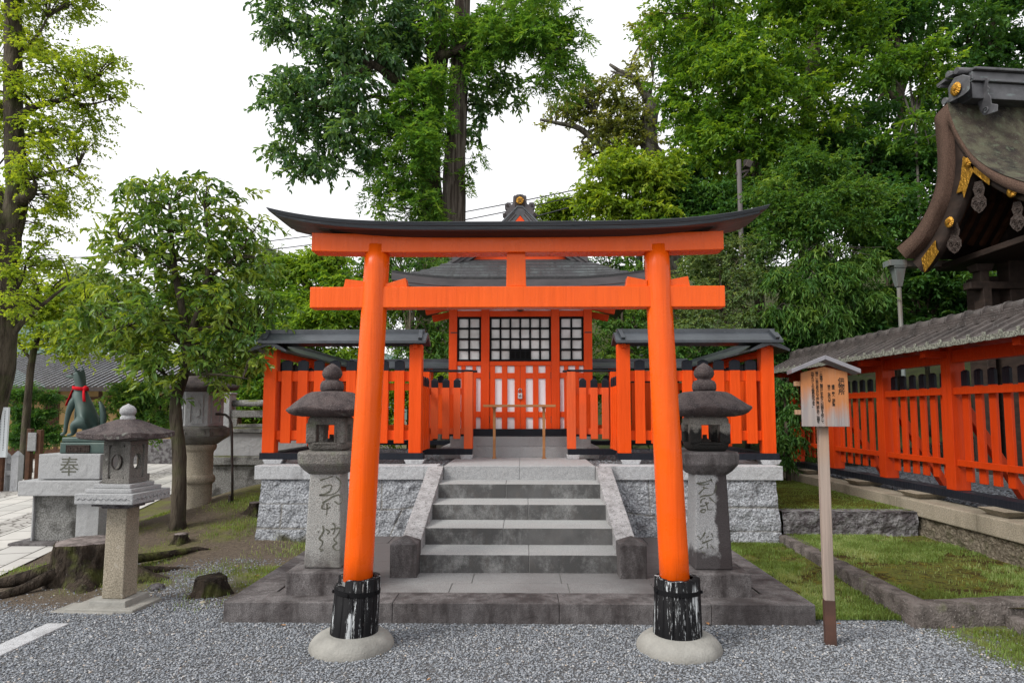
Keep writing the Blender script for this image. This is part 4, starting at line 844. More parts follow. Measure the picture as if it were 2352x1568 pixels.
def lantern(side):
    cx, cy = (ax(759, 5.55), 5.58) if side < 0 else (ax(1621, 5.55), 5.58)
    lab = 'weathered stone lantern with pale lichen post, behind the gate pillar nearer the stumps' if side < 0 else 'stone lantern with dark stained post and sooty firebox, beside the wooden sign'
    t = thing('stone_lantern', lab, 'lantern', (cx, cy, PZ), 0, 'stone lanterns flanking the steps', local=True)
    o = PZ; pst = post_stone if side < 0 else stained_post
    b = MB(); b.box(-.258, .258, -.29, .25, -.03, .33-o); b.build('plinth', granite_dark, t, .012)
    b = MB(); b.frus((0, -.02), .152, .15, .331-o, .126, .125, 1.10-o); b.build('post', pst, t, .012)
    b = MB(); b.lathe([(.15, 1.085-o), (.185, 1.115-o), (.225, 1.165-o), (.232, 1.18-o), (.235, 1.255-o), (.225, 1.272-o), (.16, 1.276-o)], (0, 0), 40, 5, smooth=False); b.build('middle_stone', lichen_stone if side < 0 else granite_dark, t, .01)
    fb = MB(); h = .165; z0, z1 = 1.277-o, 1.575-o
    fb.lathe([(.135, z0), (.155, z0+.015), (.168, z0+.07)], (0, 0), 32, 6); 
    for sx_ in (-1, 1):
        for sy in (-1, 1): fb.box(sx_*h, sx_*.075, sy*h, sy*.075, z0+.06, z1-.065)
    fb.lathe([(.168, z1-.085), (.166, z1-.03), (.14, z1-.004), (.10, z1)], (0, 0), 32, 6)
    fo = fb.build('firebox', lichen_stone if side < 0 else soot_stone, t, .016)
    for sgn in (-1, 1):
        w = MB()
        for a_, c_, d_, e_ in ((-.095, .095, z0+.052, z0+.072), (-.095, .095, z1-.082, z1-.062), (-.095, -.073, z0+.072, z1-.082), (.073, .095, z0+.072, z1-.082)): w.box(a_, c_, sgn*(h+.006), sgn*(h-.02), d_, e_)
        w.build('window_frame', lichen_stone if side < 0 else soot_stone, fo, .008)
    b = MB(); b.lathe([(.055, z0+.06), (.05, z0+.085), (.02, z0+.10), (.018, z0+.13)], (0, .02), 14); b.build('burner', iron, fo)
    rf = lambda a, z: 1.0+.045*math.cos(4*a-(0.0))*0
    cp = MB(); zc = 1.56-o; rows = []; n_ = 64
    profile = [(.13, .0, 0), (.24, .0, .1), (.305, .010, .3), (.345, .026, .6), (.370, .050, .8), (.366, .062, .8), (.338, .084, .5), (.30, .118, .25), (.252, .156, .1), (.212, .186, .05), (.17, .206, 0), (.10, .214, 0), (.05, .216, 0)]
    rt_ = .5 if side < 0 else .62
    V = []
    for (r, z, cu) in profile:
        for k in range(n_):
            a = 2*math.pi*k/n_; q = (abs(math.cos(a))**3+abs(math.sin(a))**3)**(-1/3)
            corner = (q-1)/(2**(1/2-1/3)*2**0-1) if q > 1 else 0
            corner = min(1, (q-1)/.123); rr = r*(1+(q-1)*.25)
            V.append((rr*math.cos(a+rt_), rr*math.sin(a+rt_), zc+z+.035*cu*corner**2*(1 if r > .2 else 0)))
    m_ = len(profile); cp.add(V, [(i*n_+k, i*n_+(k+1) % n_, (i+1)*n_+(k+1) % n_, (i+1)*n_+k) for i in range(m_-1) for k in range(n_)], True)
    cp.f += [tuple(range(n_))[::-1], tuple((m_-1)*n_+k for k in range(n_))]; cp.sm += [False]*2
    cp.build('cap', cap_stone, t)
    b = MB(); zf = 1.78-o
    b.lathe([(.088, zf-.005), (.098, zf+.01), (.098, zf+.05), (.085, zf+.078), (.058, zf+.09), (.056, zf+.098), (.074, zf+.112), (.084, zf+.135), (.083, zf+.16), (.068, zf+.19), (.04, zf+.212), (.006, zf+.234)], (0, 0), 28, rfun=lambda a, z: 1+.05*math.cos(8*a)*(1 if z < zf+.08 else 0)); b.build('finial', cap_stone, t)
    # brush-style characters cut into the post
    if side < 0:
        sx_, ox, oy, py = 5.6, 720, 1120, 5.43
        st = [[(345,290),(400,270),(520,235)],[(365,390),(430,362),(500,358),(480,440)],[(480,440),(400,480),(335,490),(420,495),(540,470),(610,400),(625,310),(560,240)],[(370,600),(450,555),(530,505),(610,490),(650,530),(640,590),(590,610),(540,570)],[(400,600),(365,665),(420,680),(485,655)],[(420,610),(470,605)],[(440,620),(440,690),(430,765)],
              [(310,985),(325,1000)],[(380,905),(390,990),(335,1085),(375,1120),(370,1170),(335,1225),(385,1238),(345,1255)],[(420,955),(475,990),(440,1020)],[(510,880),(540,890),(545,960),(520,1025)],[(485,960),(560,945),(615,945),(600,1000),(560,1060),(530,1095),(575,1140)],[(575,1145),(520,1190),(550,1235),(600,1245),(630,1220)]]
        w_ = 18
    else:
        sx_, ox, oy, py = 5.6, 1660, 1120, 5.43
        st = [[(225,330),(300,325),(380,300),(440,280)],[(420,265),(440,310)],[(250,340),(330,350),(400,335)],[(310,380),(345,395),(380,400)],[(255,480),(300,430),(330,400)],[(270,520),(330,500),(400,495),(460,470),(490,420),(490,350)],[(400,520),(450,570),(490,600)],[(280,600),(300,550),(350,530)],[(275,640),(330,635),(395,590)],[(350,585),(370,640),(380,690)],[(275,715),(310,690),(350,690),(330,725),(280,725)],[(385,690),(435,690)],
              [(230,1045),(270,1070)],[(345,995),(310,1060),(270,1100)],[(360,1070),(395,1050)],[(300,1120),(345,1140)],[(320,1195),(265,1230)],[(430,1010),(450,1060)],[(425,1180),(460,1220)],[(300,1270),(340,1285)],[(300,1150),(400,1110),(440,1090)],[(370,1140),(380,1220)]]
        w_ = 16
    def fn(x, y, d):
        px = (ox+x/sx_)/1.0629; pyy = (oy+y/sx_)/1.0629
        z = at(px, pyy, py)[2]; hz = (z-.331)/(1.10-.331); yy = cy-.02-(.15+(.125-.15)*hz)
        p = at(px, pyy, yy); return (p[0]-cx, yy-d-cy, p[2]-PZ)
    k_ = 7 if side < 0 else 12
    for part in (st[:k_], st[k_:]): ribbon(part, fn, w_, .0022).build('carved_character', engraving, t)
lantern(-1); lantern(1)
# ---------------------------------------------------------------- square stone lantern, left foreground
def q1(zx, zy): return zx/2.24/1.0629, (800+zy/2.24)/1.0629          # measuring grid of the left part of the photo
cx, cy = -3.36, 5.52
lz = lambda py: az(py, cy, 275)
t = thing('stone_lantern', 'square stone lantern with broad flat roof on a tan post, beside the big tree stump', 'lantern', (cx, cy, 0), math.radians(-4), local=True)
b = MB(); b.frus((.0, .0), .165, .16, .02, .155, .15, .075); b.frus((-.02, -.03), .30, .20, -.06, .29, .19, .028); b.frus((-.14, -.12), .27, .14, -.06, .265, .13, .012); b.build('base_slab', concrete, t, .008)
z0, z1 = .076, lz(1163)
b = MB(); b.frus((0, 0), .092, .092, z0, .086, .086, z1); b.build('post', tan_stone, t, .008)
b = MB(); b.box(-.115, .115, -.115, .115, z1, z1+.022); b.box(-.165, .165, -.165, .165, z1+.0225, z1+.05); b.build('corbel', rough_dark, t, .004)
zz = z1+.0505; b = MB(); b.box(-.25, .25, -.25, .25, zz, zz+.085); b.build('table_slab', granite_slab, t, .006)
sl = b
b = MB()
for sd_ in range(4):
    for k in range(9):
        u = -.2+k*.05; pts = [(u-.022, -.2515, zz+.035), (u, -.2515, zz+.055), (u+.022, -.2515, zz+.035)]
        c_, s_ = math.cos(sd_*math.pi/2), math.sin(sd_*math.pi/2); b.tube([(x*c_-y*s_, x*s_+y*c_, z) for x, y, z in pts], .0035, 5)
b.build('wave_carving', granite_slab, t)
zz += .0855; b = MB(); b.box(-.20, .20, -.20, .20, zz, zz+.033); b.box(-.16, .16, -.16, .16, zz+.0335, zz+.066); b.build('stepped_base', granite_slab, t, .006)
zf0 = zz+.0665; zf1 = lz(1014)+.012; h = .118
b = MB(); b.box(-h, h, -h, h, zf0, zf0+.04); b.box(-h, h, -h, h, zf1-.035, zf1)
for sx_ in (-1, 1):
    for sy in (-1, 1): b.box(sx_*h, sx_*(h-.05), sy*h, sy*(h-.05), zf0+.038, zf1-.033)
b.build('firebox', lichen_stone, t, .005)
b = MB()
for sd_ in range(4):
    n_ = 20; zc = (zf0+zf1)/2; ins = [(.054*math.cos(2*math.pi*k/n_), zc+.068*math.sin(2*math.pi*k/n_)) for k in range(n_)]
    def sqp(k):
        a = 2*math.pi*k/n_; q = max(abs(math.cos(a)), abs(math.sin(a))); return (.068*math.cos(a)/q, zc+(zf1-zf0-.072)/2*math.sin(a)/q)
    outp = [sqp(k) for k in range(n_)]; c_, s_ = math.cos(sd_*math.pi/2), math.sin(sd_*math.pi/2)
    for k in range(n_):
        j = (k+1) % n_; R_ = lambda x, y, z: (x*c_-y*s_, x*s_+y*c_, z)
        v = [R_(x, yy, z) for yy in (-h+.012, -h+.035) for (x, z) in (outp[k], outp[j], ins[j], ins[k])]
        b.add(v, [(0, 1, 2, 3), (7, 6, 5, 4), (3, 2, 6, 7), (1, 0, 4, 5)])
b.build('window_panel', lichen_stone, t)
zr = zf1; R = .285
rows = []; n_ = 32
def sq(k, r, pw=9):
    a = 2*math.pi*(k+.5)/n_; q = (abs(math.cos(a))**pw+abs(math.sin(a))**pw)**(-1/pw); return r*q*math.cos(a), r*q*math.sin(a), (q-1)/.35
b = MB(); V = []
for (r, z, cu) in [(.12, .0, 0), (R-.02, .012, .6), (R, .02, 1), (R, .058, 1), (R-.012, .064, 1), (.20, .104, .25), (.11, .155, .05), (.06, .178, 0)]:
    for k in range(n_):
        x, y, c_ = sq(k, r); V.append((x, y, zr+z+.022*cu*min(1, c_)**2))
b.add(V, [(i*n_+k, i*n_+(k+1) % n_, (i+1)*n_+(k+1) % n_, (i+1)*n_+k) for i in range(7) for k in range(n_)], True); b.f += [tuple(range(n_))[::-1], tuple(7*n_+k for k in range(n_))]; b.sm += [False]*2
ro = b.build('roof', cap_stone, t); em = ro.modifiers.new('e', 'EDGE_SPLIT'); em.split_angle = .6
zt_ = zr+.178; b = MB(); b.lathe([(.055, zt_-.012), (.058, zt_), (.058, zt_+.018), (.05, zt_+.026), (.048, zt_+.036), (.056, zt_+.04), (.064, zt_+.06), (.060, zt_+.088), (.042, zt_+.110), (.016, zt_+.122), (.003, zt_+.132)], (0, 0), 24); b.build('finial', granite_slab, t)

# ---------------------------------------------------------------- fox statue on its pedestal
FYX = 7.95
def L1(zx, zy, Y=FYX): x, y = q1(zx, zy); p = at(x, y, Y); return float(p[0]), float(p[2])
xa, za = L1(165, 1165); xb, zb = L1(545, 910); t = thing('statue_pedestal', 'stepped granite pedestal with a carved character, under the bronze fox', 'pedestal', ((xa+xb)/2, FYX+.8, 0))
dp = xb-xa
b = MB(); b.box(xa-.17, xb+.16, FYX-.14, FYX+dp+.14, -.05, za); b.build('plinth', granite_dark, t, .01)
xp = L1(240, 0)[0]; xq = L1(468, 0)[0]
box('corner_pier', granite_slab, t, xa, xp, FYX, FYX+.25, za, zb, .006); box('corner_pier', granite_slab, t, xq, xb, FYX, FYX+.25, za, zb, .006); box('corner_pier', granite_slab, t, xb-.25, xb, FYX+.252, FYX+dp, za, zb, .006)
b = MB(); b.box(xp+.003, xq-.003, FYX+.03, FYX+dp, za, zb-.002); b.build('middle_block', mossy_stone, t, .006)
x0, z0 = L1(135, 912); x1, z1 = L1(580, 832); b = MB(); b.box(x0, x1, FYX-.12, FYX+dp+.12, z0, z1); b.build('ledge', granite_slab, t, .01)
x0, z0 = L1(212, 826); x1, z1 = L1(556, 690); b = MB(); b.box(x0, x1, FYX-.02, FYX+dp-.2, z0+.0, z1); ub = b.build('upper_block', granite_slab, t, .008)
def textmesh(name, body, size, loc, rot, mat, parent, depth=.002, align='CENTER', lsp=1.0):
    cu = bpy.data.curves.new(name, 'FONT'); cu.body = body; cu.size = size; cu.align_x = align; cu.align_y = 'CENTER'; cu.extrude = depth; cu.space_line = lsp
    tmp = bpy.data.objects.new('tmp_text', cu); COL.objects.link(tmp); dg = bpy.context.evaluated_depsgraph_get(); dg.update()
    me = bpy.data.meshes.new_from_object(tmp.evaluated_get(dg)); bpy.data.objects.remove(tmp)
    me.transform(Matrix.Translation(Vector(loc)-Vector(ORIG.get(parent.name, np.zeros(3)).tolist())) @ rot); me.materials.clear(); me.name = name
    return link_mesh(name, me, mat, parent)
UPR = Matrix.Rotation(math.radians(90), 4, 'X')
kx, kz = L1(384, 764); textmesh('carved_character', '奉', .245, (kx, FYX-.021, kz), UPR, engraving, ub, .002)
bx0, bz0 = L1(292, 690); bx1, bz1 = L1(575, 600)
fo = thing('fox_statue', 'green bronze seated fox statue with red cloth round its neck', 'statue', ((bx0+bx1)/2, FYX+.45, bz0))
zmid = L1(0, 628)[1]
b = MB(); b.box(bx0, bx1, FYX+.10, FYX+.72, bz0+.001, zmid); b.box(bx0+.012, bx1-.012, FYX+.112, FYX+.71, zmid+.0005, bz1); bb = b.build('bronze_base', bronze, fo, .015)
px0, pz0 = L1(330, 684); px1, pz1 = L1(464, 642)
b = MB(); b.box(px0, px1, FYX+.088, FYX+.099, pz0, pz1); plq = b.build('plaque', dark_wood, bb, .003)
b = MB(); rr = random.Random(5)
for e_ in (.006,): b.box(px0+.004, px1-.004, FYX+.084, FYX+.0875, pz0+.003, pz0+.007); b.box(px0+.004, px1-.004, FYX+.084, FYX+.0875, pz1-.007, pz1-.003); b.box(px0+.004, px0+.008, FYX+.084, FYX+.0875, pz0+.0075, pz1-.0075); b.box(px1-.008, px1-.004, FYX+.084, FYX+.0875, pz0+.0075, pz1-.0075)
for row in range(2):
    zc = pz1-.035-row*.042; n_ = 9
    for k in range(n_):
        x = px0+.02+(px1-px0-.03)*k/n_
        for s_ in range(5):
            a_ = rr.uniform(0, .018); c_ = rr.uniform(-.014, .014); vert = s_ % 2
            b.box(x+a_, x+a_+(.003 if vert else .012), FYX+.0845, FYX+.0872, zc+c_-(.012 if vert else .0015), zc+c_+(.010 if vert else .0015))
b.build('plaque_lettering', carved_wood, plq)
FM = FYX+.42                                                # middle plane of the fox
def f3(zx, zy): 
    px = zx/5.226/1.0629; py = (820+zy/5.226)/1.0629; p = at(px, py, FM); return float(p[0]), float(p[2])
def skin(name, verts, edges, mat, parent, root=0, sub=2):
    me = bpy.data.meshes.new(name); o3 = ORIG.get(parent.name, np.zeros(3))
    me.from_pydata([tuple(np.array(v[:3])-o3) for v in verts], edges, []); me.materials.append(mat)
    ob = bpy.data.objects.new(name, me); COL.objects.link(ob); ob.parent = parent; ORIG[ob.name] = o3
    m_ = ob.modifiers.new('skin', 'SKIN'); m_.use_smooth_shade = True
    for i, v in enumerate(verts):
        r = v[3]; d = me.skin_vertices[0].data[i]; d.radius = (r, r) if not hasattr(r, '__len__') else r; d.use_root = (i == root)
    s_ = ob.modifiers.new('sub', 'SUBSURF'); s_.levels = sub; s_.render_levels = sub
    return ob
u = 7.95/1503/5.226/1.0629*.93      # metres per measuring unit
def FV(zx, zy, dy, r): x, z = f3(zx, zy); return (x, FM+dy, z, r*u if not hasattr(r, '__len__') else (r[0]*u, r[1]*u))
V = [FV(1120, 1040, 0, 135), FV(1075, 880, 0, 108), FV(1030, 760, 0, 92), FV(1028, 680, 0, 76), FV(1028, 600, 0, 72), FV(1035, 520, 0, 76), FV(975, 500, 0, 58), FV(905, 517, 0, 32), FV(838, 518, 0, 17),
     # front legs
     FV(960, 860, -.055, 58), FV(915, 980, -.06, 42), FV(885, 1120, -.06, 30), FV(872, 1235, -.06, 27), FV(815, 1258, -.06, 24),
     FV(975, 860, .06, 58), FV(945, 980, .06, 40), FV(930, 1120, .06, 29), FV(915, 1230, .06, 27), FV(870, 1255, .06, 23),
     # haunches
     FV(1120, 1120, -.085, 120), FV(1010, 1130, -.11, 70), FV(1010, 1245, -.11, 28), FV(930, 1262, -.11, 23),
     FV(1120, 1120, .085, 118), FV(1010, 1130, .11, 68), FV(1010, 1245, .11, 28), FV(930, 1262, .11, 23),
     # tail
     FV(1235, 1200, .0, 45), FV(1310, 1170, .0, 40), FV(1320, 1020, .0, 48), FV(1300, 900, .0, 40), FV(1265, 830, .0, 12),
     # ears
     FV(1005, 455, -.045, 24), FV(985, 420, -.05, (20, 13)), FV(968, 380, -.052, 6), FV(1030, 455, .045, 24), FV(1020, 420, .05, (20, 13)), FV(1008, 380, .052, 6)]
Eg = [(0,1),(1,2),(2,3),(3,4),(4,5),(5,6),(6,7),(7,8),(2,9),(9,10),(10,11),(11,12),(12,13),(2,14),(14,15),(15,16),(16,17),(17,18),(0,19),(19,20),(20,21),(21,22),(0,23),(23,24),(24,25),(25,26),(0,27),(27,28),(28,29),(29,30),(30,31),(5,32),(32,33),(33,34),(5,35),(35,36),(36,37)]
fb_ = skin('body', V, Eg, bronze, fo)
b = MB()
for dy in (-.055,): 
    x, z = f3(955, 492); b.lathe([(.004, z-.012), (.014, z), (.004, z+.012)], (x, FM+dy), 10)
b.build('eye', dark_wood, fb_)
xs_, zs_ = f3(1028, 668); b = MB()
ring = [(xs_+math.cos(a)*.092, FM+math.sin(a)*.088, zs_+.012*math.cos(a)*-1) for a in np.linspace(0, 2*math.pi, 25)]
b.grid([[(p[0], p[1], p[2]-.022), (p[0]*1.0+ (p[0]-xs_)*.04, p[1]+(p[1]-FM)*.04, p[2]), (p[0], p[1], p[2]+.022)] for p in ring])
x2, z2 = f3(1125, 670); b.lathe([(.004, z2-.035), (.03, z2-.012), (.034, z2+.015), (.01, z2+.035)], (x2, FM-.05), 10)
def cloth(pts, w): 
    P = []
    for (zx, zy, dy, ww) in pts: x, z = f3(zx, zy); P.append([(x-ww, FM+dy-.01, z), (x, FM+dy-.02, z+.003), (x+ww, FM+dy-.008, z)])
    b.grid(P)
cloth([(1115, 690, -.06, .015), (1130, 760, -.085, .018), (1140, 838, -.09, .02)], 0)
P = []
for k, (zx, zy, w) in enumerate(((950, 690, .06), (922, 760, .065), (890, 830, .065), (862, 890, .06))):
    x, z = f3(zx, zy); P.append([(x+.012*abs(v_), FM+v_*w, z) for v_ in np.linspace(-1, 1, 7)])
b.grid(P)
sc = b.build('neck_cloth', red_cloth, fo); so_ = sc.modifiers.new('s', 'SOLIDIFY'); so_.thickness = .006

# ---------------------------------------------------------------- round stone lantern behind the young tree
def q4(zx, zy): return (400+zx/3.92)/1.0629, (900+zy/3.92)/1.0629
LY = 9.35; lx = float(at(*q4(340, 1000), LY)[0]); k4 = LY/1503/3.92/1.0629
zq4 = lambda zy: float(at(*q4(340, zy), LY)[2])
t = thing('stone_lantern', 'tall round columned stone lantern with carved panels behind the slim tree trunk', 'lantern', (lx, LY, 0))
b = MB(); b.lathe([(r*k4, zq4(y)) for r, y in ((128, 1470), (130, 1385), (128, 1370), (118, 1350), (120, 1325), (113, 1315), (117, 1105), (120, 1095), (135, 1085), (142, 1055), (136, 1025), (122, 1012), (118, 1005), (117, 800), (125, 785), (140, 770), (148, 735), (140, 716))], (lx, LY), 36); b.build('column', tan_stone, t)
b = MB(); b.lathe([(150*k4, zq4(718)), (185*k4, zq4(690)), (245*k4, zq4(648)), (248*k4, zq4(642))], (lx, LY), 36, rfun=lambda a, z: 1+.03*math.cos(12*a)); b.build('lotus_bowl', lichen_stone, t)
HEX = math.radians(12)
b = MB(); b.lathe([(262*k4, zq4(640)), (268*k4, zq4(636)), (268*k4, zq4(570)), (262*k4, zq4(564)), (230*k4, zq4(555)), (220*k4, zq4(545))], (lx, LY), 6, rot=HEX, smooth=False)
for sd_ in range(6):
    a0 = HEX+sd_*math.pi/3+math.pi/6
    for off in (-.32, .32):
        r_ = 268*k4*math.cos(math.pi/6); px, py = lx+math.cos(a0)*r_-math.sin(a0)*off*268*k4, LY+math.sin(a0)*r_+math.cos(a0)*off*268*k4
        b.tube([(px-math.cos(a0)*.01, py-math.sin(a0)*.01, zq4(605)), (px+math.cos(a0)*.012, py+math.sin(a0)*.012, zq4(605))], .025, 10)
b.build('hexagonal_slab', lichen_stone, t, .004)
b = MB(); b.lathe([(200*k4, zq4(545)), (200*k4, zq4(215))], (lx, LY), 6, rot=HEX, smooth=False); fx_ = b.build('firebox', granite_slab, t, .006)
b = MB()
for sd_ in range(6):
    a0 = HEX+sd_*math.pi/3+math.pi/6; r_ = 200*k4*math.cos(math.pi/6)+.001; n3 = np.array([math.cos(a0), math.sin(a0), 0]); t3 = np.array([-math.sin(a0), math.cos(a0), 0]); o3 = np.array([lx, LY, 0])+n3*r_
    for (u0, u1, y0, y1) in ((-.085, .085, 262, 250), (-.085, .085, 520, 508), (-.085, -.075, 508, 262), (.075, .085, 508, 262)):
        v = [o3+t3*uu+n3*dd+np.array([0, 0, zq4(yy)]) for dd in (-.005, .012) for uu, yy in ((u0, y0), (u1, y0), (u1, y1), (u0, y1))]
        b.add(v, [(0, 1, 2, 3), (7, 6, 5, 4), (0, 4, 5, 1), (1, 5, 6, 2), (2, 6, 7, 3), (3, 7, 4, 0)])
    if sd_ != 5:
        b.add([o3+t3*uu+n3*dd+np.array([0, 0, zq4(yy)]) for dd in (0, .018) for uu, yy in ((-.045, 385), (.045, 385), (.05, 440), (.0, 465), (-.05, 440))], [(5, 6, 7, 8, 9), (0, 1, 6, 5), (1, 2, 7, 6), (2, 3, 8, 7), (3, 4, 9, 8), (4, 0, 5, 9)])
        for uu, yy, rr_ in ((0, 320, .028), (-.03, 350, .02), (.03, 350, .02)):
            c3 = o3+t3*uu+np.array([0, 0, zq4(yy)]); b.tube([c3-n3*.004, c3+n3*.012], rr_, 10)
b.build('carved_panel', granite_slab, fx_)
b = MB(); V = []; n_ = 36
for (r, z) in ((200, 225), (345, 205), (350, 185), (250, 140), (150, 85), (70, 40), (60, 20)):
    for k in range(n_):
        a = 2*math.pi*k/n_; q = math.cos(math.pi/6)/math.cos(((a-HEX) % (math.pi/3))-math.pi/6); V.append((lx+r*k4*q*math.cos(a), LY+r*k4*q*math.sin(a), zq4(z)+(.05*(q-.866)/.134 if r > 300 else 0)))
b.add(V, [(i*n_+k, i*n_+(k+1) % n_, (i+1)*n_+(k+1) % n_, (i+1)*n_+k) for i in range(6) for k in range(n_)], True); b.build('roof', cap_stone, t)
# iron pipe bent over to the lantern
YP = 9.2; t = thing('bent_pipe', 'thin dark iron pipe standing beside the round column lantern, bent at its top', 'pipe', (float(at(*q4(655, 1290), YP)[0]), YP, 0))
pp = [(655, 1300), (655, 1000), (650, 620), (645, 520), (625, 468), (590, 440), (540, 433), (492, 432)]
b = MB(); b.tube([at(*q4(x, y), YP+(.0 if i < 4 else .02*(i-3))) for i, (x, y) in enumerate(pp)], .018, 10); b.build('pipe', iron, t)
p = at(*q4(655, 1290), YP); b = MB(); b.box(p[0]-.05, p[0]+.05, YP-.04, YP+.05, p[2]-.12, p[2]+.02); b.box(p[0]-.05, p[0]-.015, YP-.03, YP+.03, p[2]+.02, p[2]+.12); b.build('pipe_box', iron, t, .005)
# stone balustrade behind
SY = 10.6; s4 = lambda zx, zy: (float(at(*q4(zx, zy), SY)[0]), float(at(*q4(zx, zy), SY)[2]))
t = thing('stone_balustrade', 'old mossy stone balustrade wall behind the round column lantern', 'wall', (-4.2, SY, 0))
x0 = s4(495, 0)[0]; xr = -2.9
b = MB(); b.box(x0-.05, xr, SY+.02, SY+.6, -.1, s4(0, 925)[1]); b.build('lower_course', mossy_stone, t, .015)
b = MB(); b.box(s4(478, 0)[0], xr, SY-.05, SY+.6, s4(0, 918)[1], s4(0, 835)[1]); b.build('ledge', mossy_stone, t, .015)
b = MB(); b.box(x0, xr, SY+.04, SY+.5, s4(0, 834)[1], s4(0, 612)[1]); b.build('upper_course', granite_slab, t, .01)
b = MB(); b.box(x0-.06, xr, SY-.02, SY+.55, s4(0, 611)[1], s4(0, 566)[1]); b.build('sill', mossy_stone, t, .01)
b = MB(); a_, c_ = s4(563, 0)[0], s4(628, 0)[0]; b.box(a_, c_, SY+.05, SY+.3, s4(0, 566)[1], s4(0, 240)[1]); b.frus(((a_+c_)/2, SY+.175), (c_-a_)/2+.02, .14, s4(0, 240)[1], (c_-a_)/2+.01, .13, s4(0, 225)[1]); b.build('post', granite_slab, t, .008)
b = MB(); b.box(c_, xr, SY+.08, SY+.26, s4(0, 466)[1], s4(0, 396)[1]); b.box(c_+.12, xr, SY+.08, SY+.26, s4(0, 560)[1], s4(0, 528)[1]); b.box(c_, c_+.12, SY+.08, SY+.26, s4(0, 560)[1], s4(0, 466)[1]); b.build('rail', mossy_stone, t, .01)
b = MB(); zc = s4(0, 328)[1]; b.tube([(c_-.02, SY+.17, zc), (xr, SY+.17, zc)], .055, 10); b.build('round_rail', mossy_stone, t)

# ---------------------------------------------------------------- stumps, stones, fallen leaves
def stump(name_label, x, y, r, h, flare, seed, n_root=5, cut=cut_wood):
    z0 = float(hgt(x, y)); t = thing('tree_stump', name_label, 'stump', (x, y, z0)); rr = random.Random(seed)
    ph = [rr.uniform(0, 6.28) for _ in range(6)]; ra = [rr.uniform(0, 6.28) for _ in range(n_root)]
    def rf(a, z):
        k = max(0, 1-(z-z0)/h); f = 1+.05*math.sin(3*a+ph[0])+.04*math.sin(7*a+ph[1])+.03*math.sin(13*a+ph[2]+6*k)
        for q in ra: f += flare*k**2.2*math.exp(-((a-q+math.pi) % (2*math.pi)-math.pi)**2/.10)
        f += .05*mnoise.noise(Vector((9*math.cos(a), 9*math.sin(a), z*3+seed)))
        return f+.09*mnoise.noise(Vector((3*math.cos(a), 3*math.sin(a), z*9+seed)))
    b = MB(); b.lathe([(r*(1.5 if k == 0 else 1+.28*(1-k/10)**2), z0-.06+(h+.06)*k/10) for k in range(11)], (x, y), 72, rfun=rf)
    jag = .28 if cut is stump_bark else .05
    b.v = [(v[0], v[1], v[2]+(jag*h*mnoise.noise(Vector((v[0]*22, v[1]*22, seed))) if v[2] > z0+.6*h else 0)) for v in b.v]; b.build('stump_body', stump_bark, t)
    b = MB(); b.lathe([(r*.97, z0+h-.005), (r*.96, z0+h+.006), (r*.4, z0+h+.010), (.01, z0+h+.006)], (x, y), 48, rfun=rf); b.build('cut_face', cut, t)
    return t, z0
t, z0 = stump('big sawn tree stump with spreading roots by the square lantern', -4.20, 6.35, .275, .36, .75, 3)
b = MB(); rg = np.random.default_rng(2)
for pts, r0 in (([(-4.4, 6.2, .12), (-4.62, 6.12, .07), (-4.85, 6.05, .02), (-5.05, 5.95, -.04)], .10), ([(-4.3, 6.1, .12), (-4.42, 5.85, .04), (-4.6, 5.55, -.01), (-4.72, 5.3, -.05)], .075), ([(-4.0, 6.3, .1), (-3.8, 6.5, .05), (-3.55, 6.75, .0), (-3.3, 6.9, -.04)], .07), ([(-4.1, 6.65, .1), (-3.9, 7.1, .06), (-3.7, 7.5, .05), (-3.4, 7.6, -.02)], .07)):
    b.tube(pts, [r0*.8, r0*.6, r0*.4, r0*.2], 9, wob=.2, rng=rg)
b.build('root', stump_bark, t)
stump('small rotten dark stump between platform corner and square lantern', -2.76, 5.86, .13, .14, .35, 8, 4, stump_bark)
stump('tiny knobbly stump at the foot of the slim tree', -4.02, 7.75, .075, .10, .5, 11)
x_ = float(at(*q4(870, 1320), 8.75)[0]); stump('mossy stump beside the left wall corner', x_+.02, 8.75, .09, .14, .5, 21, 4)
def rock(label, px, py, r, mat, seed, z=0):
    p = onz(px, py, z); x, y = float(p[0]), float(p[1]); rr = np.random.default_rng(seed)
    b = MB(); n_ = 14; b.lathe([(.02*r, -.35*r), (.8*r, -.2*r), (r, .1*r), (.8*r, .42*r), (.4*r, .6*r), (.05*r, .64*r)], (0, 0), n_, rfun=lambda a, zz: 1+.28*mnoise.noise(Vector((math.cos(a)*1.4+seed, math.sin(a)*1.4, zz/r))))
    b.v = [(v[0]+x, v[1]+y, v[2]+float(hgt(x, y))+z) for v in b.v]; o_ = b.build('rock', mat, None); tag(o_, label, 'rock'); return o_
rock('dark rounded rock right of the square lantern base', 357, 1352, .075, rough_dark, 1); rock('small pale stone below the rotten stump', 466, 1384, .028, tan_stone, 2); rock('pale pinkish stone at the foot of the kerb on the right', 2193, 1415, .036, tan_stone, 3)
LV = [('curled fallen leaf on the gravel before the platform', 650, 1436, .05), ('brown fallen leaf beside the right gate footing', 1625, 1432, .055), ('orange fallen leaf right of the sign post foot', 1927, 1432, .045), ('tan fallen leaf on the bank by the platform edge', 545, 1300, .06), ('dark fallen leaf on the grass at the left platform edge', 590, 1322, .05), ('small brown leaf on the strip lawn', 1780, 1312, .07), ('pale leaf on the gravel near the right edge', 2190, 1440, .04), ('red brown leaf on the soil near the square lantern', 440, 1310, .04), ('small tan leaf at the bottom of the frame', 985, 1560, .035)]
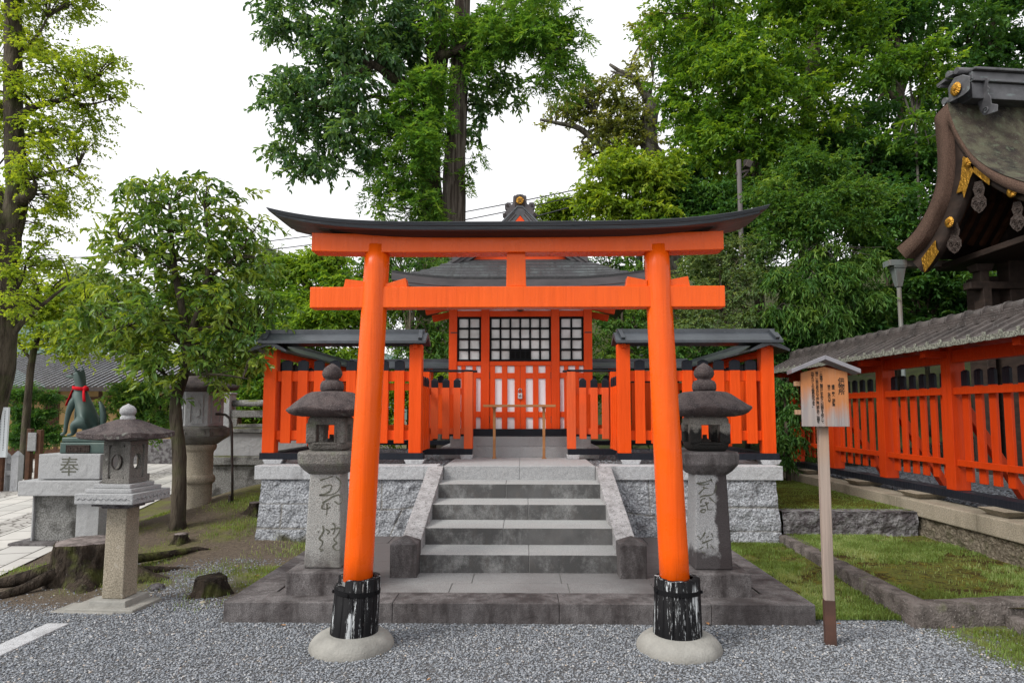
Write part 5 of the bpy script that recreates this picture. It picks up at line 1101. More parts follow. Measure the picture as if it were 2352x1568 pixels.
for k, (lab, px, py, L) in enumerate(LV):
    p = onz(px, py, .012 if px < 1700 else .03); th = k*1.7; z = max(float(hgt(p[0], p[1]))+.014, p[2]); c_, s_ = math.cos(th), math.sin(th)
    V = [(-.5, 0, 0), (-.2, .22, .10), (.25, .18, .14), (.5, 0, .05), (.25, -.18, .1), (-.2, -.22, .16), (0, 0, .0)]
    b = MB(); b.add([(p[0]+(x*c_-y*s_)*L, p[1]+(x*s_+y*c_)*L, z+h_*L) for x, y, h_ in V], [(0, 6, 1), (1, 6, 2), (2, 6, 3), (3, 6, 4), (4, 6, 5), (5, 6, 0)], True)
    o_ = b.build('fallen_leaf', dead_leaf); tag(o_, lab, 'leaf', 'fallen leaves')

# ---------------------------------------------------------------- right side: walls, kerbs, fence, sign
RX = 4.65
t = thing('retaining_wall', 'long tan stone retaining wall below the right hand orange fence', 'wall', (RX, 8, 0))
gy = np.arange(3.2, 12.9, .03); gz = np.linspace(-.1, .372, 22); P = [[(RX+.035-.03*mnoise.fractal(Vector((y*8, z*8, 4)), .9, 2.1, 4), y, z) for z in gz] for y in gy]
b = MB().grid(P); b.build('rough_face', tan_rough, t)
b = MB(); yy = [3.2, 5.0, 6.9, 8.35, 9.9, 11.4, 12.9]
for i in range(6): b.box(RX-.01, RX+.33, yy[i]+.002, yy[i+1]-.002, .373, .555)
b.build('capstone', tan_stone, t, .012)
tag(box('gravel_bed', ground_mat, None, RX+.335, 9.5, 3.2, 13, -.1, .54), 'dark gravel bed behind the right hand fence', None, None, 'structure')
Xp = rng.uniform(RX+.34, 6.6, 7000); Yp = rng.uniform(5, 12.8, 7000)
tag(pebbles('gravel', np.stack([Xp, Yp, .545+0*Xp], -1), rng.uniform(.012, .03, len(Xp)), pebble_mat, rng.random(len(Xp))*.45), 'coarse dark stones under the right hand fence', None, None, 'stuff')
t = thing('low_wall', 'low rough stone wall joining the dais corner to the tan retaining wall', 'wall', (3.85, 7.95, 0))
gx = np.arange(3.06, 4.66, .025); gz = np.linspace(-.06, .425, 24)
b = MB().grid([[(x, 7.90-.025*mnoise.fractal(Vector((x*8, z*8, 9)), .9, 2.1, 4), z) for z in gz] for x in gx]); b.add([(3.06, 7.9, .425), (4.65, 7.9, .425), (4.65, 8.12, .43), (3.06, 8.12, .43)], [(0, 1, 2, 3)]); b.build('rough_face', rough_dark, t)
def curbline(label, pts, w, h, zb, mat=curb_stone):
    b = MB(); n_ = len(pts); Lp, Rp = [], []
    for i, p in enumerate(pts):
        p = Vector(p[:2]); d0 = (p-Vector(pts[i-1][:2])).normalized() if i else None; d1 = (Vector(pts[i+1][:2])-p).normalized() if i < n_-1 else None
        d = ((d0 or d1)+(d1 or d0)).normalized(); nrm = Vector((-d.y, d.x)); k = 1/max(.5, nrm.dot(Vector((-(d1 or d0).y, (d1 or d0).x))))
        Lp.append(p+nrm*w/2*k); Rp.append(p-nrm*w/2*k)
    P = []
    for i in range(n_-1):
        for u_ in np.linspace(0, 1, 40)[:(40 if i == n_-2 else 39)]:
            l = Lp[i].lerp(Lp[i+1], u_); r = Rp[i].lerp(Rp[i+1], u_); hz = pts[i][2]*(1-u_)+pts[i+1][2]*u_
            q = lambda v, zz, a: (v.x+.012*mnoise.noise(Vector((v.x*9, v.y*9, zz*9+a))), v.y+.012*mnoise.noise(Vector((v.x*9, v.y*9, zz*9+a+7))), zz+.008*mnoise.noise(Vector((v.x*6, v.y*6, a))))
            P.append([q(l, zb, 0), q(l, hz-.012, 1), q(l.lerp(r, .08), hz, 2), q(l.lerp(r, .5), hz+.003, 3), q(l.lerp(r, .92), hz, 4), q(r, hz-.012, 5), q(r, zb, 6)])
    b.grid(P); b.f += [tuple(range(7)), tuple(len(b.v)-7+k for k in range(7))[::-1]]; b.sm += [False]*2
    o_ = b.build('kerb', mat); tag(o_, label, 'kerb'); return o_
curbline('old dark stone kerb turning a corner round the raised lawn', [(3.07, 7.85, .165), (2.98, 5.12, .165), (5.2, 5.42, .175)], .17, .17, -.08)
curbline('short dark kerb at the right edge below the cornered kerb', [(5.2, 5.0, .08), (3.66, 5.05, .085), (3.55, 4.3, .085)], .13, .1, -.08)

FX = 4.97; fy = [4.75, 6.2, 7.65, 9.07, 10.56, 12.03]
t = thing('picket_fence', 'long orange fence with grey tiled roof running along the right side', 'fence', (FX, 8.5, .55))
box('base_beam', black_paint, t, FX-.10, FX+.10, 4.4, 12.2, .625, .712)
for y in (5.3, 6.75, 8.2, 9.6, 11.3):
    b = MB(); V = [(FX-.30, y-.16, .555), (FX+.28, y-.16, .555), (FX+.28, y+.16, .555), (FX-.30, y+.16, .555)]; b.frus((FX-.06, y), .15, .13, .556, .22, .21, .624); b.build('foot_stone', tan_stone, t, .008)
for y in fy: box('post', right_orange, t, FX-.085, FX+.085, y-.085, y+.085, .713, 2.36)
for i in range(len(fy)-1):
    a_, c_ = fy[i]+.086, fy[i+1]-.086
    box('top_rail', right_orange, t, FX-.062, FX-.015, a_, c_, 1.795, 1.875); box('bottom_rail', right_orange, t, FX-.062, FX-.015, a_, c_, .99, 1.06)
    for k in range(6): picket_at(t, right_orange, FX+.012, a_+(c_-a_)*(k+.5)/6, .106, .032, .82, 2.07, 1.89, 'y', .02)
    box('head_beam', right_orange, t, FX-.055, FX+.055, a_, c_, 2.16, 2.30)
for y in fy: box('roof_bracket', right_orange, t, FX-.34, FX+.34, y-.05, y+.05, 2.225, 2.30)
for y in fy[1:-1]:
    b = MB(); b.beam((FX+.05, y+.0, 1.75), (FX+.75, y, .60), .09, .10, (0, 1, 0)); b.build('brace', right_orange, t, .004)
YA, YB_ = 4.0, 12.1; EX, EZ, RZ = FX-.45, 2.30, 2.56
b = MB(); b.prism([(EX+.01, EZ+.03), (FX, RZ-.05), (2*FX-EX-.01, EZ+.03), (2*FX-EX-.01, EZ+.005), (FX, RZ-.10), (EX+.01, EZ+.005)], lambda x, z: (x, YA, z), lambda x, z: (x, YB_, z)); b.build('roof_board', right_orange, t)
b = MB(); pw = .225; n_ = int((YB_-YA)/pw)
for k in range(n_):
    y = YA+k*pw
    for sg in (-1, 1):
        e, r_ = (EX, FX-.03) if sg < 0 else (2*FX-EX, FX+.03)
        dz = .012*math.sin(k*2.1)*.3
        v = [(e, y, EZ+.035+dz), (e, y+pw*.78, EZ+.05+dz), (e, y+pw*.80, EZ+.085+dz), (e, y+pw*.99, EZ+.085+dz), (r_, y, RZ-.02), (r_, y+pw*.78, RZ-.005), (r_, y+pw*.80, RZ+.03), (r_, y+pw*.99, RZ+.03)]
        lo = [(p[0], p[1], p[2]-.03) for p in v]
        b.add(v+lo, [(0, 1, 5, 4), (1, 2, 6, 5), (2, 3, 7, 6), (8, 9, 1, 0), (9, 10, 2, 1), (10, 11, 3, 2), (3, 11, 15, 7), (0, 4, 12, 8)])
b.build('roof_tiles', kawara, t, .003)
b = MB()
for k in range(n_):
    y = YA+k*pw; b.box(EX-.012, EX+.0, y+.004, y+pw*.79, EZ-.012, EZ+.046); b.box(EX-.018, EX+.0, y+pw*.795, y+pw*.995, EZ-.008, EZ+.078)
b.build('eave_tiles', eave_lichen, t, .006)
b = MB()
for w_, z0, z1 in ((.085, RZ-.02, RZ+.03), (.075, RZ+.031, RZ+.06), (.07, RZ+.061, RZ+.085)): b.box(FX-w_, FX+w_, YA, YB_-.02, z0, z1)
b.build('ridge_course', kawara, t, .006)
b = MB(); k = 0; y = YA
while y < YB_-.05:
    b.tube([(FX, y, RZ+.085), (FX, y+.30, RZ+.083)], [.074, .068], 14); b.tube([(FX, y, RZ+.086), (FX, y+.03, RZ+.086)], [.082, .082], 14); y += .30
b.build('ridge_tiles', kawara, t)

# information sign
SX_, SYY = 2.12, 4.70
rz = math.radians(-13)
t = thing('wooden_sign', 'weathered wooden notice board with ink lettering on a square post in the gravel', 'sign', (SX_, SYY, 0), rz, local=True)
b = MB(); b.box(-.033, .033, -.033, .033, .30, 1.72); b.build('post', post_wood, t, .004)
b = MB(); b.box(-.035, .035, -.035, .035, -.12, .2995); b.build('post_shoe', rust, t, .003)
zb0 = az(979, SYY-.07); zp = az(843, SYY-.07); ze = az(856, SYY-.07); wl = .152
bc = .005
bb = MB(); bb.prism([(bc-wl, zb0-.0), (bc+wl, zb0), (bc+wl-.002, ze), (bc, zp), (bc-wl+.002, ze)], lambda x, z: (x, -.092, z), lambda x, z: (x, -.056, z)); 
bob = bb.build('board', sign_wood, t, .003)
# board texture coordinates are measured from the board's foot
for v in bob.data.vertices: v.co.z -= zb0
bob.location.z = zb0
ORIG[bob.name] = np.array((0, 0, zb0))
colsT = [('供物所', 1912+8, 869, .0345, 1.12, 20), ('構造　妻入　銅板葺', 1900, 890, .0155, 0, 0), ('建立　安政六年', 1892, 890, .0155, 0, 0), ('この建物は、稲荷山に坐す神々への供物をする所として', 1874, 0, 0, 0, 0)]
def vcol(txt, zx, zy0, zy1, size):          # one upright column: zx, zy measured on the enlarged sign
    p = lambda zx, zy: ((1920+zx/7.842)/1.0629, (860+zy/7.842)/1.0629)
    X_, Yq = p(zx, zy0); x = (X_-1888.5)*.00305+bc; za, zb = az(p(0, zy0)[1], SYY-.095), az(p(0, zy1)[1], SYY-.095)
    n_ = len(txt); 
    for k, ch in enumerate(txt):
        if ch in ' 　': continue
        z = za+(zb-za)*(k+.5)/n_; glyphs.append((ch, x, z, size))
glyphs = []
vcol('供物所', 978, 500, 820, .034)
vcol('構造　妻入　銅板葺', 832, 630, 1030, .0165); vcol('建立　安政六年', 760, 630, 960, .0165)
vcol('この建物は、稲荷山に坐す神々への供物をする所として', 628, 380, 1350, .0165)
vcol('建立、正面中央格子戸の下部に開口部があり、供物を', 553, 380, 1350, .0165)
vcol('外部より差し入れる特異な形式である。', 478, 385, 1050, .0165)
dg = None; letters = {}
for ch, x, z, size in glyphs: letters.setdefault((ch, size), []).append((x, z))
LB = MB()
for (ch, size), places in letters.items():
    cu = bpy.data.curves.new('glyph', 'FONT'); cu.body = ch; cu.size = size*1.25; cu.align_x = 'CENTER'; cu.align_y = 'CENTER'; cu.extrude = .0003; cu.offset = .0004 if size < .02 else .0008
    tmp = bpy.data.objects.new('glyph', cu); COL.objects.link(tmp); dg = bpy.context.evaluated_depsgraph_get(); dg.update()
    me = bpy.data.meshes.new_from_object(tmp.evaluated_get(dg)); vs = [v.co[:] for v in me.vertices]; fs = [tuple(p.vertices) for p in me.polygons]
    bpy.data.objects.remove(tmp); bpy.data.meshes.remove(me)
    for x, z in places: LB.add([(v[0]+x, -.0929-v[2], v[1]+z) for v in vs], fs)
LB.build('lettering', ink, bob)
b = MB()
for (xa, za, xb, zb) in ((-.22, az(850, SYY), 0, az(820.5, SYY)), (0, az(820.5, SYY), .22, az(852, SYY))):
    v = []
    for y in (-.155, .06):
        v += [(bc+xa, y, za-.03), (bc+xb, y, zb-.03), (bc+xb, y, zb), (bc+xa, y, za)]
    b.add(v, [(0, 1, 2, 3), (7, 6, 5, 4), (0, 4, 5, 1), (3, 2, 6, 7), (1, 5, 6, 2), (0, 3, 7, 4)])
b.build('sign_roof', zinc, t, .003)
for py in (937, 1006):
    z = az(py/1.0629, SYY); MB().box(bc-wl-.035, bc-wl+.06, -.0555, -.0, z-.017, z+.017).build('batten', post_wood, t, .003)

# ---------------------------------------------------------------- large shrine hall at the upper right
def q7(zx, zy): return (2100+zx/2.6125)/1.0629, (100+zy/2.6125)/1.0629
KG, CG = .12, 7.04+11*.12
NG = np.array([1, KG, 0])/math.hypot(1, KG)                 # along the ridge, away from the gable
def g7(zx, zy, off=0):                                      # point on the gable plane (moved off metres along the ridge)
    d = ray(*q7(zx, zy)); o_ = np.array([0, 0, EYE]); tt = (CG+off*math.hypot(1, KG))/(d[0]+KG*d[1]); return o_+d*tt
def dense(pts, m_=6):
    out = []
    pts = [np.array(p, float) for p in pts]
    for i in range(len(pts)-1):
        p0, p1, p2, p3 = pts[max(i-1, 0)], pts[i], pts[i+1], pts[min(i+2, len(pts)-1)]
        for u_ in np.linspace(0, 1, m_+1)[:-1]: out.append(.5*((2*p1)+(p2-p0)*u_+(2*p0-5*p1+4*p2-p3)*u_*u_+(3*p1-p0-3*p2+p3)*u_**3))
    return out+[pts[-1]]
t = thing('shrine_hall', 'large dark wooden hall with thick curved bark roof and gold fittings behind the right fence', 'building', (9, 10.5, .55))
far_o = dense([(232, 1320), (340, 1222), (425, 1080), (472, 960), (492, 850), (490, 700), (478, 560), (480, 480), (555, 400)])
near_o = dense([(555, 400), (590, 520), (640, 625), (712, 728), (800, 802), (900, 855), (1045, 905), (1250, 960), (1500, 1010)])
far_i = dense([(290, 1388), (400, 1270), (470, 1130), (525, 1000), (555, 820), (560, 680), (558, 600), (562, 560), (572, 545)])
near_i = dense([(572, 545), (600, 612), (650, 690), (725, 795), (830, 882), (940, 943), (1060, 985), (1255, 1035), (1500, 1085)])
outer = far_o+near_o[1:]; inner = far_i+near_i[1:]
dep = lambda P, q: P+NG*q
O_ = [g7(*p) for p in outer]; I_ = [g7(*p) for p in inner]
b = MB(); b.grid([[dep(i_, .30), i_, o_, dep(o_, .05)] for o_, i_ in zip(O_, I_)], True); b.build('roof_verge', bark_edge, t)
b = MB(); b.grid([[dep(o_+np.array([0, 0, .02]), q+.02*0) for q in (.0, .4, 1, 2, 4, 7)] for o_ in O_], True); b.build('roof', bark_roof, t)
b = MB(); b.grid([[dep(i_, q) for q in (.28, 7)] for i_ in I_], True); b.build('roof_underside', dark_wood, t)
m_far = dense([(300, 1420), (420, 1300), (500, 1180), (560, 1040), (600, 900), (615, 760), (612, 680), (600, 612), (600, 600)])
far_b = dense([(395, 1475), (500, 1340), (570, 1210), (625, 1090), (665, 990), (715, 830), (700, 760), (640, 700), (602, 640)])
near_b = dense([(602, 640), (680, 760), (720, 830), (830, 920), (945, 985), (1060, 1030), (1250, 1085), (1500, 1140)])
near_m = [p for p in dense([(600, 612), (652, 700), (727, 805), (832, 892), (942, 952), (1062, 995), (1255, 1045), (1500, 1095)])]
far_m2 = dense([(330, 1405), (440, 1285), (515, 1160), (570, 1020), (600, 880), (608, 760), (605, 680), (602, 625), (600, 612)])
b = MB(); A_ = [g7(*p, .12) for p in far_m2]; B_ = [g7(*p, .12) for p in far_b]
b.grid([[dep(a_, .12), a_, c_, dep(c_, .12)] for a_, c_ in zip(A_, B_)], True)
A_ = [g7(*p, .12) for p in near_m]; B_ = [g7(*p, .12) for p in near_b]; b.grid([[dep(a_, .12), a_, c_, dep(c_, .12)] for a_, c_ in zip(A_, B_)], True); b.build('bargeboard', dark_wood, t)
b = MB()
for k in range(26):                                         # rafters under the far slope, running with the slope
    q = .45+k*.22; idx_ = range(6, len(far_i)-6, 6); pts = [dep(g7(*far_i[i]), q)+np.array([0, 0, -.06]) for i in idx_]
    for i in range(len(pts)-1): b.beam(pts[i], pts[i+1], .07, .07)
b.build('rafters', brown_wood, t)
def slab(poly, off, th, name, mat, par, bev=0):
    b = MB(); P0 = [g7(*p, off) for p in poly]; P1 = [g7(*p, off-th) for p in poly]; n_ = len(poly)
    b.add(P0+P1, [tuple(range(n_)), tuple(range(n_, 2*n_))[::-1]]+[(i, n_+i, n_+(i+1) % n_, (i+1) % n_) for i in range(n_)]); return b.build(name, mat, par, bev)
for poly in ([(655, 735), (690, 755), (722, 830), (700, 880), (662, 1005), (650, 960), (612, 975), (640, 880)], [(722, 800), (760, 820), (826, 875), (824, 922), (770, 880), (722, 840)], [(388, 1390), (480, 1268), (485, 1318), (502, 1345), (455, 1420), (410, 1478)]):
    slab(poly, .10, .02, 'gold_fitting', gold, t, .006)
def crest(zx, zy, r, off=.06):
    c_ = g7(zx, zy, off); T_ = np.array([-NG[1], NG[0], 0]); b = MB(); V = [c_-NG*.035]; n_ = 64
    for k in range(n_):
        a = 2*math.pi*k/n_; rr_ = r*(1-.10*abs(math.cos(8*a))**6)
        for q, dd in ((.3, .032), (.75, .03+.012*abs(math.sin(8*a))), (1, .012)): V.append(c_+T_*(rr_*q*math.cos(a))+np.array([0, 0, rr_*q*math.sin(a)])-NG*dd)
    fs = []
    for k in range(n_):
        j = (k+1) % n_; fs.append((0, 1+k*3, 1+j*3)); 
        for q in (0, 1): fs.append((1+k*3+q, 2+k*3+q, 2+j*3+q, 1+j*3+q))
    b.add(V, fs, True); b.tube([c_-NG*.03, c_-NG*.05], r*.22, 14); return b.build('gold_crest', gold, t)
k7 = 11/1503/2.6125/1.0629
crest(690, 775, 32*k7, .06); crest(573, 1157, 36*k7, .06); crest(973, 962, 34*k7, .06)
# carved pendants
def pendant(zx, zy, s_):
    pl = [(-28, -60), (20, -70), (40, -20), (30, 25), (48, 45), (50, 90), (25, 125), (0, 140), (-30, 120), (-52, 90), (-45, 50), (-25, 28), (-40, -10)]
    o_ = slab([(zx+x*s_, zy+y*s_) for x, y in pl], .22, .05, 'carved_pendant', carved_wood, t, .008)
    T_ = np.array([-NG[1], NG[0], 0])
    for (x, y, r) in ((-20, 75, 20), (22, 78, 20), (0, 110, 16), (5, -5, 18)):
        c_ = g7(zx+x*s_, zy+y*s_, .16); MB().tube([c_+T_*(r*s_*k7*(1-.1*a)*math.cos(a))+np.array([0, 0, r*s_*k7*(1-.1*a)*math.sin(a)]) for a in np.linspace(0, 8.5, 20)], .006*s_, 5).build('pendant_scroll', carved_wood, o_)
pendant(757, 960, 1.0); pendant(600, 1225, .95); pendant(1003, 1085, .95)
# ridge and its end ornament
ap = g7(575, 372)
b = MB(); c_ = dep(ap, .35)
for (w_, z0, z1) in ((.17, -.05, .22), (.22, .225, .27), (.19, .275, .40), (.25, .405, .45)): 
    T_ = np.array([-NG[1], NG[0], 0]); v = []
    for q in (.25, 7):
        for sx_, zz in ((-1, z0), (1, z0), (1, z1), (-1, z1)): v.append(dep(ap, q)+T_*w_*sx_+np.array([0, 0, zz]))
    b.add(v, [(0, 1, 2, 3), (7, 6, 5, 4), (0, 4, 5, 1), (1, 5, 6, 2), (2, 6, 7, 3), (3, 7, 4, 0)])
b.build('roof_ridge', ridge_metal, t, .01)
orn = slab([(562, 330), (560, 300), (600, 235), (655, 215), (700, 225), (700, 310), (680, 330), (655, 350), (568, 395)], .16, .14, 'ridge_ornament', ridge_metal, t, .012)
b = MB()
for (x, y, r, L) in ((515, 285, 15, .25), (570, 215, 22, .25), (625, 190, 20, .8), (545, 385, 22, .2)):
    c_ = g7(x, y, .08); b.tube([c_-NG*.03, c_+NG*L], r*k7, 16)
b.beam(g7(522, 290, .14), g7(575, 250, .14), .2, .05); b.beam(g7(580, 230, .14), g7(625, 205, .14), .2, .05); b.build('ornament_roll', ridge_metal, orn)
cr = crest(613, 308, 42*k7, .0)
sc_ = slab([(735, 235), (800, 232), (820, 240), (815, 285), (830, 300), (820, 335), (835, 360), (840, 400), (880, 405), (878, 450), (830, 465), (790, 478), (765, 450), (750, 400), (715, 380), (690, 350), (700, 300), (715, 255)], .55, .10, 'scroll_carving', ridge_metal, t, .012)
for (x, y, r) in ((728, 275, 26), (735, 320, 26), (748, 365, 24), (800, 445, 26)):
    c_ = g7(x, y, .445); MB().tube([c_+np.array([-NG[1], NG[0], 0])*(r*k7*(1-.1*a)*math.cos(a))+np.array([0, 0, r*k7*(1-.1*a)*math.sin(a)]) for a in np.linspace(0, 8.5, 22)], .012, 6).build('scroll_relief', ridge_metal, sc_)
# body below
q5 = lambda zx, zy: ((2150+zx/5.226)/1.0629, (600+zy/5.226)/1.0629)
BYW = 11.3; p5 = lambda zx, zy, Y=BYW: at(*q5(zx, zy), Y)
b = MB(); xL = p5(1395, 600)[0]; b.box(xL, 14, BYW+.25, BYW+.6, .5, p5(1300, 240)[2]-.15); b.box(xL+.15, 14, 8.9, BYW+.2, .5, 2.6); b.build('body', dark_wood, t, .01)
b = MB(); b.box(p5(1255, 0)[0], xL, BYW-.05, BYW+.2, .5, p5(0, 545)[2]); b.build('post', dark_wood, t, .008)
b = MB(); b.box(p5(1240, 0)[0], p5(1350, 0)[0], BYW-.03, BYW+.18, p5(0, 470)[2], p5(0, 330)[2]); b.frus(((p5(1240, 0)[0]+p5(1350, 0)[0])/2, BYW+.075), .12, .10, p5(0, 330)[2]+.001, .16, .14, p5(0, 240)[2]); b.build('rail_post', dark_wood, t, .008)
b = MB(); b.beam(p5(1095, 515, BYW+.05), p5(2600, 505, BYW+.05), .2, .13); b.build('railing', dark_wood, t, .02)
b = MB(); b.box(7.7, 14, 9.4, 12.2, p5(0, 190)[2], p5(0, 190)[2]+.1); b.box(xL+.35, xL+.7, BYW, BYW+.3, 2.5, 5.5); b.build('eave_beam', dark_wood, t, .01)
MB().box(9.6, 9.8, 8, 12.5, .5, 5.6).build('inner_wall', dark_wood, t)
# gutter and downpipe
GYY = 12.1; g5 = lambda zx, zy: at(*q5(zx, zy), GYY)
t = thing('rain_gutter', 'grey metal gutter with funnel and downpipe at the edge of the bark roof', 'gutter', (float(g5(220, 700)[0]), GYY, .55))
b = MB(); b.box(g5(60, 0)[0], g5(285, 0)[0], GYY-.12, GYY+.12, g5(0, 268)[2], g5(0, 195)[2]); b.box(g5(285, 0)[0]+.002, 13, GYY-.10, GYY+.10, g5(0, 300)[2]+.03, g5(0, 200)[2]); b.build('gutter', pipe_mat, t, .008)
xc = float(g5(200, 0)[0]); zq5 = lambda y: float(g5(200, y)[2]); kk = GYY/1503/5.226/1.0629
b = MB(); b.frus((xc, GYY), 75*kk, 75*kk, zq5(295), 82*kk, 82*kk, zq5(268)); b.frus((xc+.01, GYY), 32*kk, 32*kk, zq5(525), 70*kk, 70*kk, zq5(297), (xc, GYY)); b.build('funnel', pipe_mat, t, .006)
b = MB(); b.tube([(xc+.012, GYY, zq5(520)), (xc+.03, GYY, .5)], 26*kk, 16); b.build('downpipe', pipe_mat, t)
# lamp pole, utility pole
def q2(zx, zy): return (1600+zx/3.0157)/1.0629, (380+zy/3.0157)/1.0629
PY = 14.0; r2 = lambda zx, zy, Y=PY: at(*q2(zx, zy), Y); xl = float(r2(618, 200)[0])
m = Mat('brown_pole', .55, .3).base((.065, .055, .055)); m.over((.1, .09, .09), m.noise(3, 5, (1, 1, .2))); brown_pole = m.done()
t = thing('lamp_pole', 'slim grey pole with a floodlight rising behind the gate lintel', 'pole', (xl, PY, .4))
b = MB(); b.tube([(xl+.03, PY, .2), (xl, PY, r2(0, 38)[2])], [.06, .05], 14); b.build('pole', brown_pole, t)
b = MB(); b.beam(r2(590, 138), r2(690, 105), .05, .05); b.beam(r2(640, 165), r2(690, 108), .03, .03); b.build('arm', iron, t, .004)
b = MB(); b.beam(r2(660, 35), r2(668, 92), .10, .05); b.build('bracket', iron, t); b = MB(); b.beam(r2(690, 48), r2(668, 95), .22, .13); b.build('floodlight', iron, t, .01)
up_ = at(1470, 700, 16.0)
t = thing('utility_pole', 'bluish steel pole pair half hidden behind the shrine roof on the right', 'pole', (float(up_[0]), 16, 0))
b = MB(); b.tube([(up_[0], 16, 0), (up_[0], 16, az(585, 16))], .085, 14); b.build('pole', pole_paint, t); b = MB(); b.tube([(up_[0]+.14, 16, 0), (up_[0]+.14, 16, az(600, 16))], .035, 10); b.build('conduit', pole_paint, t)
b = MB(); 
for py in (700, 640): b.box(up_[0]-.12, up_[0]+.2, 15.88, 16.1, az(py, 16), az(py-4, 16))
b.build('clamp', iron, t)
# overhead wires
for k, (ya, yb, lab) in enumerate(((600, 433, 'highest'), (616, 449, 'middle'), (650, 470, 'lowest'))):
    pts = []
    for q in np.linspace(0, 1, 30):
        px = -150+1700*q; py = ya+22+(yb-ya)*q*1.02-0+(-30*q*(1-q)*-1)*.0; base = {0: (598, 545, 432), 1: (612, 565, 447), 2: (632, 600, 468)}[k]
        # through x=20, 690, 1340
        x0, x1, x2 = 20, 690, 1340; l0 = (px-x1)*(px-x2)/((x0-x1)*(x0-x2)); l1 = (px-x0)*(px-x2)/((x1-x0)*(x1-x2)); l2 = (px-x0)*(px-x1)/((x2-x0)*(x2-x1))
        pts.append(at(px, base[0]*l0+base[1]*l1+base[2]*l2, 24+10*(1-q)))
    b = MB(); b.tube(pts, .022 if k < 2 else .028, 6); o_ = b.build('overhead_wire', cable); tag(o_, '%s of the three dark cables sagging across the sky behind the gate' % lab, 'cable', 'overhead cables')
# tree with a rope? red ribbon on a standing stone in the bushes
p = at(683, 752, 15.2); b = MB(); rr = random.Random(4)
b.lathe([(.55, .0), (.5, p[2]*.4), (.36, p[2]*.8), (.22, p[2]+.05), (.08, p[2]+.16), (.01, p[2]+.2)], (p[0], 15.2), 20, rfun=lambda a, z: 1+.15*math.sin(3*a+z*2))
t = thing('standing_stone', 'grey standing stone tied with a red cord among the bushes', 'stone', (float(p[0]), 15.2, 0)); b.build('stone', rough_dark, t)
b = MB(); b.tube([(p[0]+.36*math.cos(a), 15.2+.36*math.sin(a), p[2]-.06+.10*math.cos(a)) for a in np.linspace(0, 6.283, 20)], .025, 6); b.tube([(p[0]+.3, 14.95, p[2]+.1), (p[0]+.36, 14.9, p[2]-.12)], .02, 6); b.build('cord', red_cloth, t)

# ---------------------------------------------------------------- things far left
HY = 22.0; hp = lambda px, py, Y=HY: at(px, py, Y)
t = thing('house', 'low tan plastered house with grey tiled roof beyond the path', 'house', (-13, HY+3, 0))
x0, x1 = hp(-150, 900)[0], hp(560, 900)[0]; zt_ = hp(0, 888)[2]
b = MB(); b.box(x0, x1, HY, HY+6, .0, zt_); b.build('wall', tan_plaster, t)
b = MB()
for px in (-60, 38, 135, 232, 330, 430, 530): x = hp(px, 900)[0]; b.box(x-.06, x+.06, HY-.04, HY+.02, 0, zt_)
b.box(x0, x1, HY-.035, HY+.02, hp(0, 918)[2], hp(0, 911)[2]); b.box(x0, x1, HY-.035, HY+.02, 0, .35); b.build('timber', brown_wood, t)
for pa, pb in ((108, 132), (352, 400)):
    w = MB(); w.box(hp(pa, 940)[0], hp(pb, 940)[0], HY-.03, HY+.02, hp(0, 975)[2], hp(0, 928)[2]); wo = w.build('window', dark_slot, t); l = MB(); n_ = 6
    for k in range(n_+1): x = hp(pa+(pb-pa)*k/n_, 940)[0]; l.box(x-.02, x+.02, HY-.06, HY-.031, hp(0, 975)[2], hp(0, 928)[2])
    l.build('lattice', brown_wood, wo)
ze_, zr_ = hp(0, 892)[2], hp(0, 815, HY+3)[2]
b = MB(); n_ = 60
for k in range(n_):
    xa = x0-.6+(x1-x0+1.2)*k/n_; xb = x0-.6+(x1-x0+1.2)*(k+1)/n_; v = []
    for (yy, zz) in ((HY-.9, ze_), (HY+3, zr_), (HY+6.9, ze_)): v += [(xa, yy, zz), (xa+(xb-xa)*.7, yy, zz), (xa+(xb-xa)*.75, yy, zz+.06), (xb-.01, yy, zz+.06)]
    b.add(v, [(i+r_*4, i+1+r_*4, i+5+r_*4, i+4+r_*4) for r_ in (0, 1) for i in range(3)])
b.build('roof', house_roof, t); b = MB(); b.box(x0-.65, x1+.65, HY-.98, HY-.88, ze_-.12, ze_+.02); b.build('gutter', iron, t)
b = MB(); gxp = hp(52, 900)[0]; b.tube([(gxp, HY-.93, ze_-.1), (gxp, HY-.93, ze_-.35), (gxp+.45, HY-.1, ze_-.75), (gxp+.45, HY-.1, 0)], .05, 8); b.build('downpipe', iron, t)
HB = 27.0; t = thing('house', 'taller house behind with bright pale roof seen through the young tree', 'house', (-15.5, HB+3, 0)); x0, x1 = hp(240, 900, HB)[0], hp(470, 900, HB)[0]
b = MB(); b.box(x0, x1, HB, HB+5, 0, hp(0, 860, HB)[2]); b.build('wall', tan_plaster, t)
b = MB(); za, zb = hp(0, 860, HB)[2]-.1, hp(0, 780, HB)[2]; b.prism([(x0-.6, za), ((x0+x1)/2-.5, zb+.3), (x1+.9, za+.2)], lambda x, z: (x, HB-.7, z), lambda x, z: (x, HB+5.6, z)); b.build('roof', white_board, t)
t = thing('low_wall', 'low dark stone wall along the far side of the path', 'wall', (-10, 20.2, 0)); b = MB(); xa, xb = hp(240, 1030, 20.2)[0], hp(520, 1030, 20.2)[0]
b.box(xa, xb, 20, 20.5, 0, hp(0, 1008, 20.2)[2]); b.build('face', rough_dark, t, .03)
t = thing('white_notice', 'tall white notice panel with columns of small writing at the left edge', 'sign', (float(hp(-8, 1000, 13)[0]), 13, 0))
